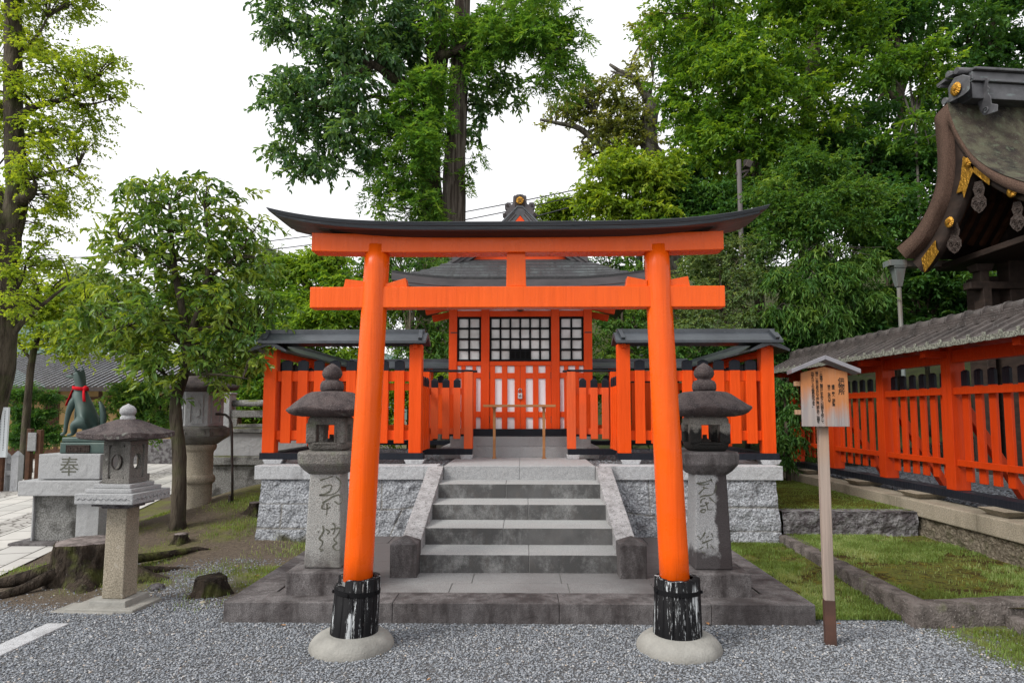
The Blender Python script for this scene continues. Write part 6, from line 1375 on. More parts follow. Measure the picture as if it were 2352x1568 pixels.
b = MB(); xa, xb = hp(-60, 1000, 13)[0], hp(15.5, 1000, 13)[0]; z0, z1 = hp(0, 1050, 13)[2], hp(0, 935, 13)[2]; b.box(xa, xb, 13, 13.05, z0, z1); pn = b.build('panel', white_board, t, .004)
b = MB(); rr = random.Random(9)
for c_ in range(5):
    x = xb-.06-c_*.075
    for k in range(26):
        z = z1-.08-k*.032
        if z < z0+.12+c_*.04: break
        b.box(x-.011, x+.011, 12.995, 12.999, z-.002, z+.002); b.box(x-rr.uniform(.001, .01), x+.004, 12.995, 12.999, z+.006, z+.009); b.box(x-.002, x+.002, 12.995, 12.999, z-.010, z+.012)
b.build('writing', ink, pn); b = MB(); b.box(xa+.1, xa+.18, 13.06, 13.14, 0, z1-.1); b.box(xb-.18, xb-.1, 13.06, 13.14, 0, z1-.1); b.build('leg', brown_wood, t)
YN = 14.0; t = thing('notice_board', 'small blank notice board between two brown posts by the path', 'sign', (float(hp(77, 1050, YN)[0]), YN, 0))
for pa, pb, tp in ((61, 71, 984), (83, 94, 987)): MB().box(hp(pa, 1000, YN)[0], hp(pb, 1000, YN)[0], YN, YN+.1, 0, hp(0, tp, YN)[2]).build('post', brown_wood, t, .006)
MB().box(hp(66, 1000, YN)[0], hp(85, 1000, YN)[0], YN-.03, YN-.002, hp(0, 1026+9, YN)[2], hp(0, 993, YN)[2]).build('panel', granite_slab, t, .004)
YF = 13.2; t = thing('stone_fence', 'low granite post and rail fence at the left edge', 'fence', (float(hp(15, 1080, YF)[0]), YF, 0))
for px in (-60, -25, 10, 39):
    x = hp(px, 1080, YF)[0]; z1 = hp(0, 1046, YF)[2]; b = MB(); b.box(x-.075, x+.075, YF-.075, YF+.075, -.05, z1); b.frus((x, YF), .075, .075, z1, .01, .01, z1+.10); b.build('post', granite_light, t, .006)
for py in (1058, 1085): z = hp(0, py, YF)[2]; MB().box(hp(-90, 1080, YF)[0], hp(39, 1080, YF)[0], YF-.045, YF+.045, z-.05, z+.05).build('rail', granite_slab, t, .006)
# ---------------------------------------------------------------- trees and bushes
hill_m = Mat('hill_soil', .95, .1).base((.03, .035, .014)); hill_m.over((.05, .06, .02), hill_m.noise(2, 6)); hill_m.over((.06, .045, .03), hill_m.noise(3.5, 6, lo=.55, hi=.7)); hill_mat = hill_m.done()
hx = np.linspace(-1, 60, 70); hy = np.linspace(12.9, 70, 60); A, B = np.meshgrid(hx, hy, indexing='ij')
Hh = lambda x, y: np.maximum(0, np.minimum(.40*np.maximum(0, (y-13.0)*.75+(x-1.5)*.42)*sst((x+.5)/4.0), 7.5+.08*y))*1.0
HZ = Hh(A, B)+.15*fbm(A, B, .8, 4, 5)*sst((B-13)/2)-.05*(1-sst((B-12.9)/1))
i = (np.arange(69)[:, None]*60+np.arange(59)[None, :]); q = np.stack([i, i+60, i+61, i+1], -1).reshape(-1, 4)
tag(fast_mesh('hillside', np.stack([A, B, HZ], -1).reshape(-1, 3), q, None, hill_mat, None, None, True), 'dark wooded hillside rising behind the shrine', None, None, 'structure')

def norm(v): return v/np.maximum(np.linalg.norm(v, axis=-1, keepdims=True), 1e-9)
def foliage(rng, clumps, n_spray, per, L, Wd, twig, droop, upb, shell=.55, gap=.0, spread=.8, conifer=False, big=False, tintb=0.0, zs=.85, pads=7):
    C = np.array([c[:3] for c in clumps]); R = np.array([c[3] for c in clumps]); Zs = np.array([c[4] if len(c) > 4 else zs for c in clumps])
    if pads:                                               # each bough breaks up into flat pads of leaves
        Cn, Rn, Zn = [], [], []
        for c_, r_, z_ in zip(C, R, Zs):
            n_ = max(4, int(pads*rng.uniform(.8, 1.2))); dd = norm(rng.normal(0, 1, (n_, 3)))*(.35+.62*rng.random((n_, 1))**.5); dd[:, 2] *= z_
            for d_ in dd: Cn.append(c_+d_*r_); Rn.append(r_*rng.uniform(.30, .52)); Zn.append(rng.uniform(.38, .6))
        C, R, Zs = np.array(Cn), np.array(Rn), np.array(Zn)
    w = R**2; w = w/w.sum(); k = rng.choice(len(C), n_spray, p=w)
    d = norm(rng.normal(0, 1, (n_spray, 3))); rad = shell+(1-shell)*rng.random(n_spray)**.6; rad[rng.random(n_spray) < .25] *= rng.random()*.5+.4
    off = d*(R[k]*rad)[:, None]; off[:, 2] *= Zs[k]
    P = C[k]+off
    if gap:
        f = 2.2/np.median(R); g_ = np.sin(P[:, 0]*f*2+1)*np.sin(P[:, 1]*f*1.7+2)+np.sin(P[:, 2]*f*2.3+P[:, 0]*f)*.8
        kk = g_+rng.normal(0, .5, n_spray) > -1.2+gap; P, d, k = P[kk], d[kk], k[kk]
    n = len(P); ct = rng.normal(0, .15, len(C))[k]; st = rng.normal(0, .17, n)
    T = norm(d*np.array([1, 1, .55])+rng.normal(0, .45, (n, 3))*np.array([1, 1, .6])+np.array([0, 0, -droop]))
    s = (np.arange(per)[None, :]+rng.random((n, per)))/per; tw = twig*rng.uniform(.6, 1.3, (n, 1))
    base = P[:, None, :]+T[:, None, :]*(s*tw)[..., None]+np.array([0, 0, -1])*(s**2*tw*droop*.6)[..., None]
    if conifer:
        side = norm(np.cross(T, np.array([0, 0, 1.])+rng.normal(0, .3, (n, 3))))[:, None, :]*np.where(np.arange(per) % 2, 1, -1)[None, :, None]
        D = norm(T[:, None, :]*.8+side*.8+rng.normal(0, .35, (n, per, 3))+np.array([0, 0, .12]))
    else: D = norm(T[:, None, :]*.7+rng.normal(0, spread, (n, per, 3))*np.array([1, 1, .55])+np.array([0, 0, -droop]))
    up = norm(np.array([0, 0, 1.])*upb*1.2+rng.normal(0, .5, (n, per, 3))); side = norm(np.cross(D, up)); nr = np.cross(side, D)
    sc = rng.uniform(.65, 1.2, (n, per, 1)); l_, w_ = L*sc, Wd*sc
    b_ = base; fold = nr*w_*.35
    if big:
        pts = [b_, b_+D*l_*.3+side*w_*.42+fold*.6, b_+D*l_*.68+side*w_*.38+fold*.3, b_+D*l_-nr*l_*.16, b_+D*l_*.68-side*w_*.38+fold*.3, b_+D*l_*.3-side*w_*.42+fold*.6]
        fc = np.array([[0, 1, 2, 3], [0, 3, 4, 5]]); m_ = 6
    else:
        pts = [b_, b_+D*l_*.45+side*w_*.5+fold, b_+D*l_-nr*l_*.08, b_+D*l_*.45-side*w_*.5+fold]; fc = np.array([[0, 1, 2], [0, 2, 3]]); m_ = 4
    V = np.stack(pts, 2).reshape(-1, 3); N = n*per
    Fc = (fc[None]+np.arange(N)[:, None, None]*m_).reshape(-1, fc.shape[1])
    tint = np.clip(.42+tintb+ct[:, None]+st[:, None]+rng.normal(0, .12, (n, per)), 0, 1).ravel()
    return V, Fc, np.repeat(tint, m_), P, T
TREES = {}
def limb_pts(pts, n=5):
    return dense([np.array(p) for p in pts], n)
def tree(label, cat, base, trunk, r0, r1, limbs, clumps, n_spray, per, L, Wd, twig, leaf, droop=.25, upb=1.0, bark=None, name='tree', group=None, seed=1, shell=.5, gap=.3, conifer=False, big=False, spread=.8, tintb=0, twigs=0, twig_r=.008, zs=.85, nt_=10, pads=7):
    rng = np.random.default_rng(seed); bark = bark or tree_bark
    t = thing(name, label, cat, tuple(map(float, base)), 0, group)
    cl = []
    for c in clumps:
        px, py, Y, r = c[:4]; p = at(px, py, Y); cl.append((p[0], p[1], p[2], r*Y/F)+tuple(c[4:5]))
    if trunk is not None:
        b = MB(); pts = limb_pts([base]+[at(*p) for p in trunk], 4); n = len(pts)
        R = [r0*(1.35 if i == 0 else 1)*(1-i/(n-1))+r1*i/(n-1) for i in range(n)]
        b.tube(pts, R, nt_, wob=.12, rng=rng)
        for lb in limbs:
            pp = limb_pts([at(*p) for p in lb[:-1]], 4); n = len(pp); b.tube(pp, [lb[-1]*(1-.75*i/(n-1)) for i in range(n)], 7, wob=.1, rng=rng)
    V, Fc, tint, P, T = foliage(rng, cl, n_spray, per, L, Wd, twig, droop, upb, shell, gap, spread, conifer, big, tintb, zs, pads)
    if trunk is not None:
        if twigs:
            C = np.array([c[:3] for c in cl]); sel = rng.choice(len(P), min(twigs, len(P)), replace=False)
            tp = np.array([list(p) for p in pts[len(pts)//3:]]+[list(q) for lb in limbs for q in limb_pts([at(*p) for p in lb[:-1]], 4)])
            for j in sel:
                dd = np.linalg.norm(tp-P[j], axis=1)+.6*np.maximum(0, tp[:, 2]-P[j][2]); a_ = tp[int(np.argmin(dd))]
                if dd.min() > 4.2*twig: continue
                mid = (a_+P[j])/2+np.array([0, 0, .12*np.linalg.norm(P[j]-a_)]); e_ = P[j]+T[j]*twig
                b.tube([a_, mid, P[j], e_], [twig_r*1.6, twig_r*1.2, twig_r*.8, twig_r*.35], 4, cap=False)
        b.build('trunk', bark, t)
    fast_mesh('crown', V, Fc if Fc.shape[1] == 4 else None, Fc if Fc.shape[1] == 3 else None, LEAF[leaf], t, {'tint': tint})
    return t
def pz(px, py, Y): return at(px, py, Y)
# 1 slim young tree, glossy leaves
Yt = 8.25
tree('slim young tree with long glossy leaves behind the square lantern', 'tree', (ax(408, Yt, 1225), Yt, .07), [(412, 1050, Yt), (403, 930, Yt), (425, 850, Yt), (428, 770, Yt), (405, 640, Yt), (395, 560, Yt), (390, 470, Yt)], .095, .02,
     [[(428, 790, Yt), (455, 720, Yt-.1), (475, 640, Yt-.1), (480, 560, Yt), (470, 480, Yt), .055], [(425, 800, Yt), (380, 740, Yt), (330, 735, Yt-.2), (270, 760, Yt-.3), .04], [(410, 900, Yt), (380, 860, Yt), (300, 810, Yt+.2), (200, 770, Yt+.2), .03], [(440, 760, Yt), (510, 750, Yt+.1), (580, 770, Yt+.2), .03], [(475, 640, Yt), (540, 590, Yt), (590, 520, Yt), .025], [(400, 600, Yt), (330, 570, Yt), (260, 540, Yt-.1), .025], [(400, 620, Yt), (350, 520, Yt+.3), (330, 430, Yt+.3), .02], [(415, 860, Yt), (500, 860, Yt-.4), (570, 870, Yt-.4), .025]],
     [(320, 440, Yt, 50), (440, 430, Yt+.1, 60), (520, 470, Yt, 55), (570, 510, Yt, 40), (360, 510, Yt, 75), (460, 530, Yt, 75), (250, 550, Yt, 50), (300, 600, Yt-.2, 70), (400, 620, Yt+.2, 90), (520, 590, Yt, 80), (590, 610, Yt, 45), (250, 680, Yt-.2, 70), (340, 700, Yt-.4, 75), (560, 700, Yt, 75), (470, 690, Yt+.4, 70), (610, 700, Yt, 40), (200, 750, Yt, 55), (270, 780, Yt-.3, 75), (175, 755, Yt, 38), (245, 765, Yt, 42), (325, 800, Yt-.3, 52), (390, 840, Yt-.3, 50), (540, 810, Yt, 70), (470, 820, Yt-.3, 50), (560, 830, Yt, 45), (490, 855, Yt-.2, 32), (330, 865, Yt-.2, 42), (300, 835, Yt, 26), (370, 890, Yt-.2, 28)],
     1180, 11, .108, .043, .24, 'glossy', .30, .9, None, 'young_tree', None, 11, .35, .2, big=True, twigs=260, twig_r=.006, pads=10, tintb=.24)
# 2 tall tree at the left edge
Y2 = 13.0
tree('tall tree with yellow green leaves and leaning trunk at the left edge', 'tree', (ax(-60, Y2), Y2, 0), [(-15, 900, Y2), (5, 790, Y2), (12, 640, Y2), (22, 540, Y2), (40, 440, Y2), (32, 300, Y2), (30, 130, Y2), (28, -60, Y2), (25, -300, Y2)], .30, .12,
     [[(30, 470, Y2), (70, 445, Y2-.2), (82, 420, Y2-.2), .16], [(15, 560, Y2), (5, 480, Y2+.2), (-20, 400, Y2+.3), .2], [(35, 275, Y2), (80, 245, Y2), (140, 230, Y2), (210, 200, Y2), .10], [(38, 350, Y2), (60, 315, Y2), (110, 300, Y2), .07], [(35, 420, Y2), (110, 400, Y2), (180, 380, Y2), .05], [(20, 780, Y2), (60, 730, Y2), (110, 690, Y2), (160, 650, Y2), .07], [(15, 700, Y2), (50, 640, Y2), (60, 600, Y2), .05], [(140, 230, Y2), (200, 240, Y2), (250, 230, Y2), .04], [(28, 130, Y2), (80, 90, Y2), (110, 40, Y2), .05]],
     [(60, 40, Y2, 60), (20, 90, Y2+.5, 60), (85, 110, Y2, 45), (110, 150, Y2, 50), (60, 200, Y2, 70), (150, 150, Y2, 55), (190, 180, Y2-.3, 60), (230, 140, Y2, 45), (255, 185, Y2, 40), (120, 220, Y2-.3, 60), (265, 225, Y2, 28), (210, 260, Y2, 50), (90, 290, Y2, 60), (150, 290, Y2, 55), (180, 330, Y2, 45), (110, 360, Y2, 60), (170, 410, Y2, 50), (60, 390, Y2-.4, 45), (120, 450, Y2, 55), (190, 460, Y2, 35), (90, 520, Y2, 50), (140, 500, Y2, 38), (10, 300, Y2+.5, 60), (0, 420, Y2+.5, 50), (40, 610, Y2-.5, 35), (90, 590, Y2, 50), (125, 600, Y2, 35), (20, 690, Y2-.5, 38), (-40, 200, Y2, 90), (-50, 500, Y2, 80), (70, -80, Y2, 130), (-60, -40, Y2, 120), (40, 700, Y2-.6, 30)],
     4200, 13, .072, .046, .30, 'lime', .2, .9, None, 'tree', None, 12, .3, .55, twigs=500, twig_r=.009, spread=.9, tintb=.2)
# 3 low yellow maple behind it
Y3 = 15.5
tree('low bright yellow maple behind the fox statue', 'tree', (ax(60, Y3), Y3, 0), [(70, 850, Y3), (90, 760, Y3), (100, 690, Y3)], .10, .03, [[(80, 800, Y3), (150, 740, Y3), (200, 700, Y3), .05], [(75, 830, Y3), (40, 780, Y3), (30, 720, Y3), .04]],
     [(60, 690, Y3, 60), (130, 660, Y3, 60), (180, 700, Y3, 55), (90, 740, Y3, 65), (160, 760, Y3, 55), (60, 780, Y3, 40), (40, 640, Y3, 40), (200, 760, Y3+.4, 50), (190, 810, Y3, 35), (330, 780, Y3, 70), (440, 760, Y3, 70)],
     1900, 12, .09, .055, .32, 'lime', .15, 1.2, None, 'maple_tree', None, 13, .3, .35, twigs=150, tintb=.12)
# 4 big broadleaf tree left of the cedar
Y4 = 18.5
tree('huge dark broadleaf tree reaching left behind the cedar trunk', 'tree', (ax(985, Y4+1), Y4+1, 0), [(990, 520, Y4+1), (985, 380, Y4+1), (1000, 210, Y4+.8), (1010, 110, Y4+.6), (1000, -40, Y4)], .45, .2,
     [[(990, 205, Y4+.8), (920, 190, Y4), (860, 150, Y4-.5), (780, 120, Y4-.5), .22], [(985, 170, Y4+.8), (985, 100, Y4+.3), (950, 30, Y4), .14], [(985, 300, Y4+1), (920, 260, Y4), (860, 220, Y4), (780, 260, Y4-.5), .14], [(860, 150, Y4-.5), (760, 190, Y4-.5), (680, 220, Y4-.5), .10], [(950, 310, Y4), (860, 290, Y4), (760, 320, Y4), .08], [(1010, 130, Y4), (1100, 90, Y4-.3), (1160, 20, Y4), .16], [(880, 250, Y4), (870, 210, Y4), (850, 190, Y4), .06]],
     [(620, 20, Y4, 45), (680, 30, Y4, 60), (740, 40, Y4, 70), (640, 70, Y4, 35), (800, 60, Y4-.5, 85), (880, 40, Y4, 90), (960, 50, Y4-.3, 90), (740, 110, Y4, 60), (830, 130, Y4-.4, 70), (720, 170, Y4, 50), (650, 190, Y4-.6, 60), (600, 190, Y4-.6, 38), (700, 220, Y4-.6, 70), (780, 200, Y4-.6, 75), (650, 250, Y4-.6, 45), (740, 270, Y4-.6, 60), (830, 230, Y4-.6, 65), (800, 310, Y4-.8, 65), (720, 330, Y4-.6, 60), (660, 330, Y4-.6, 38), (670, 370, Y4-.6, 35), (760, 370, Y4-.6, 45), (840, 330, Y4-.8, 50), (690, 390, Y4-.6, 18), (1120, 210, Y4+1, 60), (1150, 150, Y4+1, 60), (1090, 260, Y4+1, 40), (1180, 220, Y4+1.5, 30), (1070, 310, Y4+1, 30), (900, 150, Y4+1, 70), (950, 130, Y4+1, 60), (860, -60, Y4, 160), (700, -60, Y4, 120), (1100, 100, Y4+1, 70)],
     3100, 12, .19, .085, .40, 'dark', .35, .9, None, 'tree', None, 14, .3, .4, big=True, twigs=150, twig_r=.016, tintb=.14)
# 5 cedar
Y5 = 19.0
tree('tall straight cedar with fine feathery foliage behind the gate', 'tree', (ax(1040, Y5), Y5, 0), [(1042, 520, Y5), (1043, 400, Y5), (1050, 280, Y5), (1055, 150, Y5), (1062, 20, Y5), (1068, -200, Y5)], .38, .22,
     [[(1058, 140, Y5), (1100, 105, Y5-.3), (1130, 40, Y5-.6), (1140, -20, Y5-.6), .12], [(1062, 60, Y5), (1150, 80, Y5-.5), (1220, 100, Y5-.8), (1290, 170, Y5-.8), .07], [(1045, 420, Y5), (980, 400, Y5-.6), (920, 370, Y5-1), .05], [(1045, 470, Y5), (950, 480, Y5-.6), (850, 470, Y5-1), .04], [(1050, 330, Y5), (980, 300, Y5-.6), (900, 320, Y5-1), .05]],
     [(1000, 200, Y5-.7, 50), (960, 230, Y5-.8, 55), (985, 245, Y5-.9, 50), (900, 240, Y5-.9, 45), (940, 280, Y5-1, 65), (975, 300, Y5-1, 58), (880, 310, Y5-1, 55), (945, 340, Y5-1.2, 62), (985, 350, Y5-1, 42), (860, 370, Y5-1, 48), (920, 380, Y5-1.2, 65), (970, 385, Y5-1, 42), (870, 420, Y5-1, 40), (950, 430, Y5-1, 50), (975, 465, Y5-1, 34), (940, 480, Y5-1, 38), (985, 495, Y5-1, 28), (855, 455, Y5-1, 28), (880, 480, Y5-1, 25), (1075, 370, Y5, 32), (1095, 350, Y5, 18), (1070, 410, Y5, 22), (1090, 40, Y5-.8, 60), (1150, 30, Y5-.8, 75), (1210, 40, Y5-.8, 75), (1270, 30, Y5-.8, 60), (1130, 100, Y5-1, 55), (1240, 100, Y5-.8, 65), (1290, 90, Y5-.8, 45), (1280, 150, Y5-.8, 45), (1250, 170, Y5-.8, 40), (1320, 160, Y5-.8, 30), (1300, 200, Y5-.8, 28), (1010, 60, Y5-.8, 55), (1180, -60, Y5, 150), (1340, 150, Y5-.8, 20), (1080, 160, Y5-.8, 40)],
     3500, 18, .17, .046, .44, 'cedar', .34, 1.0, cedar_bark, 'cedar_tree', None, 15, .25, .45, conifer=True, twigs=250, twig_r=.012, nt_=16, tintb=.12, pads=9)
# 6 tree with bare cut limbs
Y6 = 24.0
tree('gnarled tree with a bare cut limb and thin olive leaves against the sky', 'tree', (ax(1560, Y6), Y6, float(Hh(6, Y6))), [(1520, 420, Y6), (1490, 330, Y6), (1500, 230, Y6)], .5, .25,
     [[(1500, 240, Y6), (1480, 215, Y6), (1455, 180, Y6), (1425, 165, Y6), (1400, 148, Y6), .20], [(1455, 180, Y6), (1425, 172, Y6), (1402, 163, Y6), .10], [(1500, 400, Y6), (1440, 380, Y6), (1375, 330, Y6), (1330, 295, Y6), (1290, 285, Y6), (1240, 275, Y6), .20], [(1350, 305, Y6), (1335, 325, Y6), .09], [(1490, 340, Y6), (1470, 290, Y6), (1440, 250, Y6), .10], [(1470, 290, Y6), (1490, 230, Y6), (1500, 180, Y6), .12], [(1400, 355, Y6), (1395, 300, Y6), (1370, 260, Y6), .07]],
     [(1300, 235, Y6, 35), (1350, 220, Y6, 45), (1400, 215, Y6, 45), (1330, 260, Y6, 40), (1440, 235, Y6, 40), (1390, 270, Y6, 50), (1440, 290, Y6, 45), (1270, 260, Y6, 22), (1250, 285, Y6, 14), (1380, 330, Y6, 40), (1420, 350, Y6, 35), (1480, 280, Y6, 40), (1490, 200, Y6, 28), (1470, 150, Y6, 25), (1470, 60, Y6, 20), (1480, 110, Y6, 28), (1355, 360, Y6, 20), (1450, 340, Y6, 50), (1500, 60, Y6, 40)],
     1500, 10, .15, .08, .36, 'olive', .15, 1.0, grey_bark, 'tree', None, 16, .2, .3, twigs=260, twig_r=.02)
# 7 great bright camphor on the hillside
Y7 = 16.5
tree('great bright green camphor tree filling the slope above the lintel end', 'tree', (ax(1860, 18.5), 18.5, float(Hh(ax(1860, 18.5), 18.5))-.2), [(1860, 430, 18.3), (1855, 300, 18), (1870, 120, 18), (1900, -80, 18)], .32, .12,
     [[(1858, 330, 18), (1780, 300, 17.3), (1690, 280, 16.8), (1600, 240, 16.5), .13], [(1860, 250, 18), (1780, 180, 17.2), (1700, 120, 16.8), (1640, 60, 16.5), .12], [(1862, 220, 18), (1940, 150, 17.6), (2010, 80, 17), .12], [(1780, 310, 17.3), (1730, 360, 16.8), (1640, 370, 16.5), .08], [(1858, 340, 18), (1940, 300, 17.3), (2000, 280, 17), .08]],
     [(1540, 20, Y7, 45), (1520, 90, Y7, 45), (1600, 40, Y7, 70), (1680, 30, Y7, 80), (1570, 120, Y7, 60), (1640, 120, Y7-.6, 80), (1730, 100, Y7-.6, 85), (1800, 40, Y7, 80), (1540, 180, Y7, 45), (1600, 200, Y7-.5, 65), (1680, 200, Y7-.9, 85), (1760, 190, Y7-.9, 80), (1550, 250, Y7, 45), (1620, 270, Y7-.6, 65), (1700, 290, Y7-.9, 75), (1780, 280, Y7-.8, 70), (1570, 310, Y7-.5, 45), (1640, 340, Y7-.9, 65), (1720, 360, Y7-.9, 65), (1790, 360, Y7-.5, 55), (1850, 110, Y7-.3, 75), (1900, 50, Y7, 70), (1850, 200, Y7-.4, 65), (1910, 160, Y7-.3, 60), (1960, 110, Y7, 60), (1860, 290, Y7-.3, 55), (1580, 360, Y7-.9, 40), (1960, 30, Y7, 70), (1920, 240, Y7, 45), (1700, -80, Y7, 180), (1900, -80, Y7, 140), (1680, 400, Y7-.8, 45), (1760, 420, Y7-.6, 40)],
     5600, 13, .125, .062, .42, 'bright', .2, 1.1, None, 'tree', None, 17, .35, .55, big=True, twigs=100, twig_r=.014, tintb=.04)
def bush(label, cat, clumps, n, per, L, Wd, twig, leaf, seed, name='bush', **kw):
    xs_ = [c for c in clumps]; c0 = max(clumps, key=lambda c: c[1]+c[3]); p = at(sum(c[0] for c in clumps)/len(clumps), c0[1], c0[2]+.3)
    g0 = float(Hh(p[0], p[1])) if p[1] > 12.9 else 0
    cx = sum(c[0] for c in clumps)/len(clumps); cy = sum(c[1] for c in clumps)/len(clumps); Yb = c0[2]+.2
    tk = kw.pop('trunk_r', .05); lim = []
    bx = ax(cx, Yb); top = at(cx, min(cy, 940), Yb)
    kk = sorted(clumps, key=lambda c: -c[3])[:7]
    for c in kk: lim.append([(cx, cy+ (c0[1]-cy)*.6, Yb), ((cx+c[0])/2, (cy+c[1])/2, (Yb+c[2])/2), (c[0], c[1], c[2]), tk*.7])
    return tree(label, cat, (float(top[0]), Yb, min(g0, float(top[2])-.3)-.1), [(cx, cy, Yb)], tk, tk*.5, lim, clumps, n, per, L, Wd, twig, leaf, name=name, seed=seed, **kw)
bush('yellow green bush glowing against the sky right of the ridge ornament', 'bush', [(1350, 430, 15, 35), (1390, 400, 15, 45), (1440, 380, 15, 45), (1480, 370, 15, 40), (1400, 460, 15, 50), (1460, 440, 15, 55), (1510, 420, 15, 50), (1370, 490, 15, 40), (1440, 500, 15, 50), (1500, 490, 15, 50), (1430, 350, 15, 28), (1530, 380, 15, 40), (1400, 540, 15, 40)], 1700, 12, .11, .058, .34, 'yellow', 21, big=True, shell=.3, gap=.2, twigs=60)
bush('dark glossy evergreen on the slope below the camphor', 'bush', [(1560, 440, 15.5, 55), (1620, 450, 15.3, 60), (1680, 440, 15.3, 55), (1740, 470, 15.3, 50), (1590, 510, 15, 50), (1660, 510, 15, 55), (1540, 500, 15, 40), (1720, 520, 15.2, 45), (1780, 440, 15.8, 40)], 1700, 12, .10, .05, .32, 'deep', 22, big=True, shell=.35, gap=.15, twigs=40, tintb=.08)
bush('feathery mid green tree right of the lamp pole', 'tree', [(1790, 400, 13.3, 45), (1850, 380, 13.2, 50), (1910, 400, 13.2, 50), (1770, 450, 13, 45), (1830, 450, 12.8, 55), (1900, 460, 12.8, 55), (1960, 440, 13, 45), (1790, 510, 13, 50), (1860, 520, 12.8, 55), (1930, 520, 12.8, 50), (1760, 560, 13, 40), (1990, 490, 13, 40), (2020, 430, 13.4, 40), (1840, 360, 13.3, 30)], 2400, 13, .085, .034, .32, 'mid', 23, shell=.35, gap=.2, twigs=80, name='tree')
bush('fine leaved greyish shrub behind the right lintel end', 'bush', [(1640, 570, 13.2, 50), (1700, 590, 13, 55), (1590, 600, 13.2, 45), (1740, 640, 13, 50), (1650, 650, 12.9, 60), (1580, 680, 12.9, 50), (1700, 700, 12.8, 60), (1620, 730, 12.8, 55), (1680, 760, 12.7, 50), (1560, 750, 12.8, 45), (1760, 720, 13, 45), (1740, 560, 13.2, 40)], 3000, 13, .055, .028, .24, 'grey', 24, shell=.4, gap=.2, twigs=80, tintb=.0)
bush('slender tree with drooping narrow leaves left of the downpipe', 'tree', [(1850, 570, 12.6, 45), (1910, 590, 12.5, 45), (1870, 640, 12.4, 50), (1800, 650, 12.6, 45), (1930, 650, 12.5, 50), (1850, 700, 12.4, 50), (1780, 710, 12.6, 45), (1910, 720, 12.5, 45), (1980, 600, 12.7, 40), (2000, 670, 12.7, 40)], 1500, 11, .13, .030, .30, 'mid', 25, droop=.7, big=True, shell=.3, gap=.25, twigs=90, name='tree', tintb=.08, bark=grey_bark)
bush('dark broadleaf thicket behind the downpipe and right fence', 'bush', [(2010, 560, 13.6, 60), (2080, 640, 13.4, 60), (2150, 660, 13.4, 60), (2200, 690, 13.4, 60), (2040, 720, 13.2, 60), (2130, 740, 13.2, 60), (1960, 760, 13, 55), (2250, 640, 13.6, 60), (2310, 650, 13.8, 55), (2000, 790, 13, 45), (2210, 740, 13.3, 50)], 2300, 12, .12, .055, .34, 'deep', 26, big=True, shell=.35, gap=.15, twigs=40, tintb=.15)
bush('shady undergrowth behind the end of the right fence roof', 'bush', [(1780, 800, 12.8, 50), (1840, 790, 12.9, 50), (1900, 770, 13, 45), (1820, 860, 12.9, 40), (1810, 950, 12.6, 45), (1805, 1030, 12.3, 35), (1740, 790, 12.9, 45), (1560, 820, 12.8, 50), (1640, 830, 12.8, 50), (1700, 850, 12.8, 45), (1840, 920, 13.2, 45), (1850, 1000, 13.2, 40)], 2300, 12, .08, .036, .28, 'deep', 27, big=True, shell=.4, gap=.1, twigs=40, tintb=.1)
bush('thin young tree with pale curved stems high on the right slope', 'tree', [(2080, 130, 15.5, 45), (2140, 120, 15.5, 45), (2030, 170, 15.5, 35), (2100, 270, 15.5, 30), (2150, 190, 15.6, 35), (2060, 330, 15.5, 30), (2130, 320, 15.5, 25)], 420, 11, .14, .065, .38, 'bright', 28, big=True, shell=.2, gap=.3, twigs=60, name='tree', bark=grey_bark, trunk_r=.045)
# stems of the thin tree, forest and back woods
for sd_, (lab, cl, n, leaf, L, tb) in enumerate((
    ('tall dark forest tree right of the camphor near the top edge', [(2030, 60, 20, 90), (2110, 60, 20, 90), (2040, 190, 20, 80), (2120, 180, 20, 80), (2000, 280, 19, 80), (2080, 300, 19, 80), (2060, -80, 20, 150)], 2500, 'deep', .16, -.05),
    ('tall dark forest tree above the hall roof at the right edge', [(2220, 50, 22, 100), (2320, 60, 22, 100), (2200, 130, 22, 70), (2290, 150, 22, 70), (2380, 120, 22, 90), (2280, -80, 22, 160)], 2200, 'deep', .17, .0),
    ('shaded tree in the hollow left of the hall gable', [(1960, 380, 17, 80), (2040, 400, 16.5, 80), (2100, 420, 16.5, 75), (1980, 480, 16, 75), (2060, 500, 15.5, 75), (2110, 540, 15.5, 60), (2140, 350, 17, 60), (1900, 330, 17.5, 70)], 2900, 'deep', .13, .0),
    ('background wood tree filling the gap behind the camphor', [(1700, 330, 21, 120), (1800, 250, 21, 120), (1620, 420, 20, 100), (1900, 380, 20, 120), (1750, 100, 22, 130), (1600, 150, 22, 90), (1650, 560, 17, 90), (1850, 480, 18, 100)], 3000, 'deep', .18, .0))):
    bush(lab, 'tree', cl, n, 11, L, L*.5, .45, leaf, 40+sd_, name='tree', big=True, shell=.3, gap=.2, twigs=50, tintb=tb, trunk_r=.16, twig_r=.02)
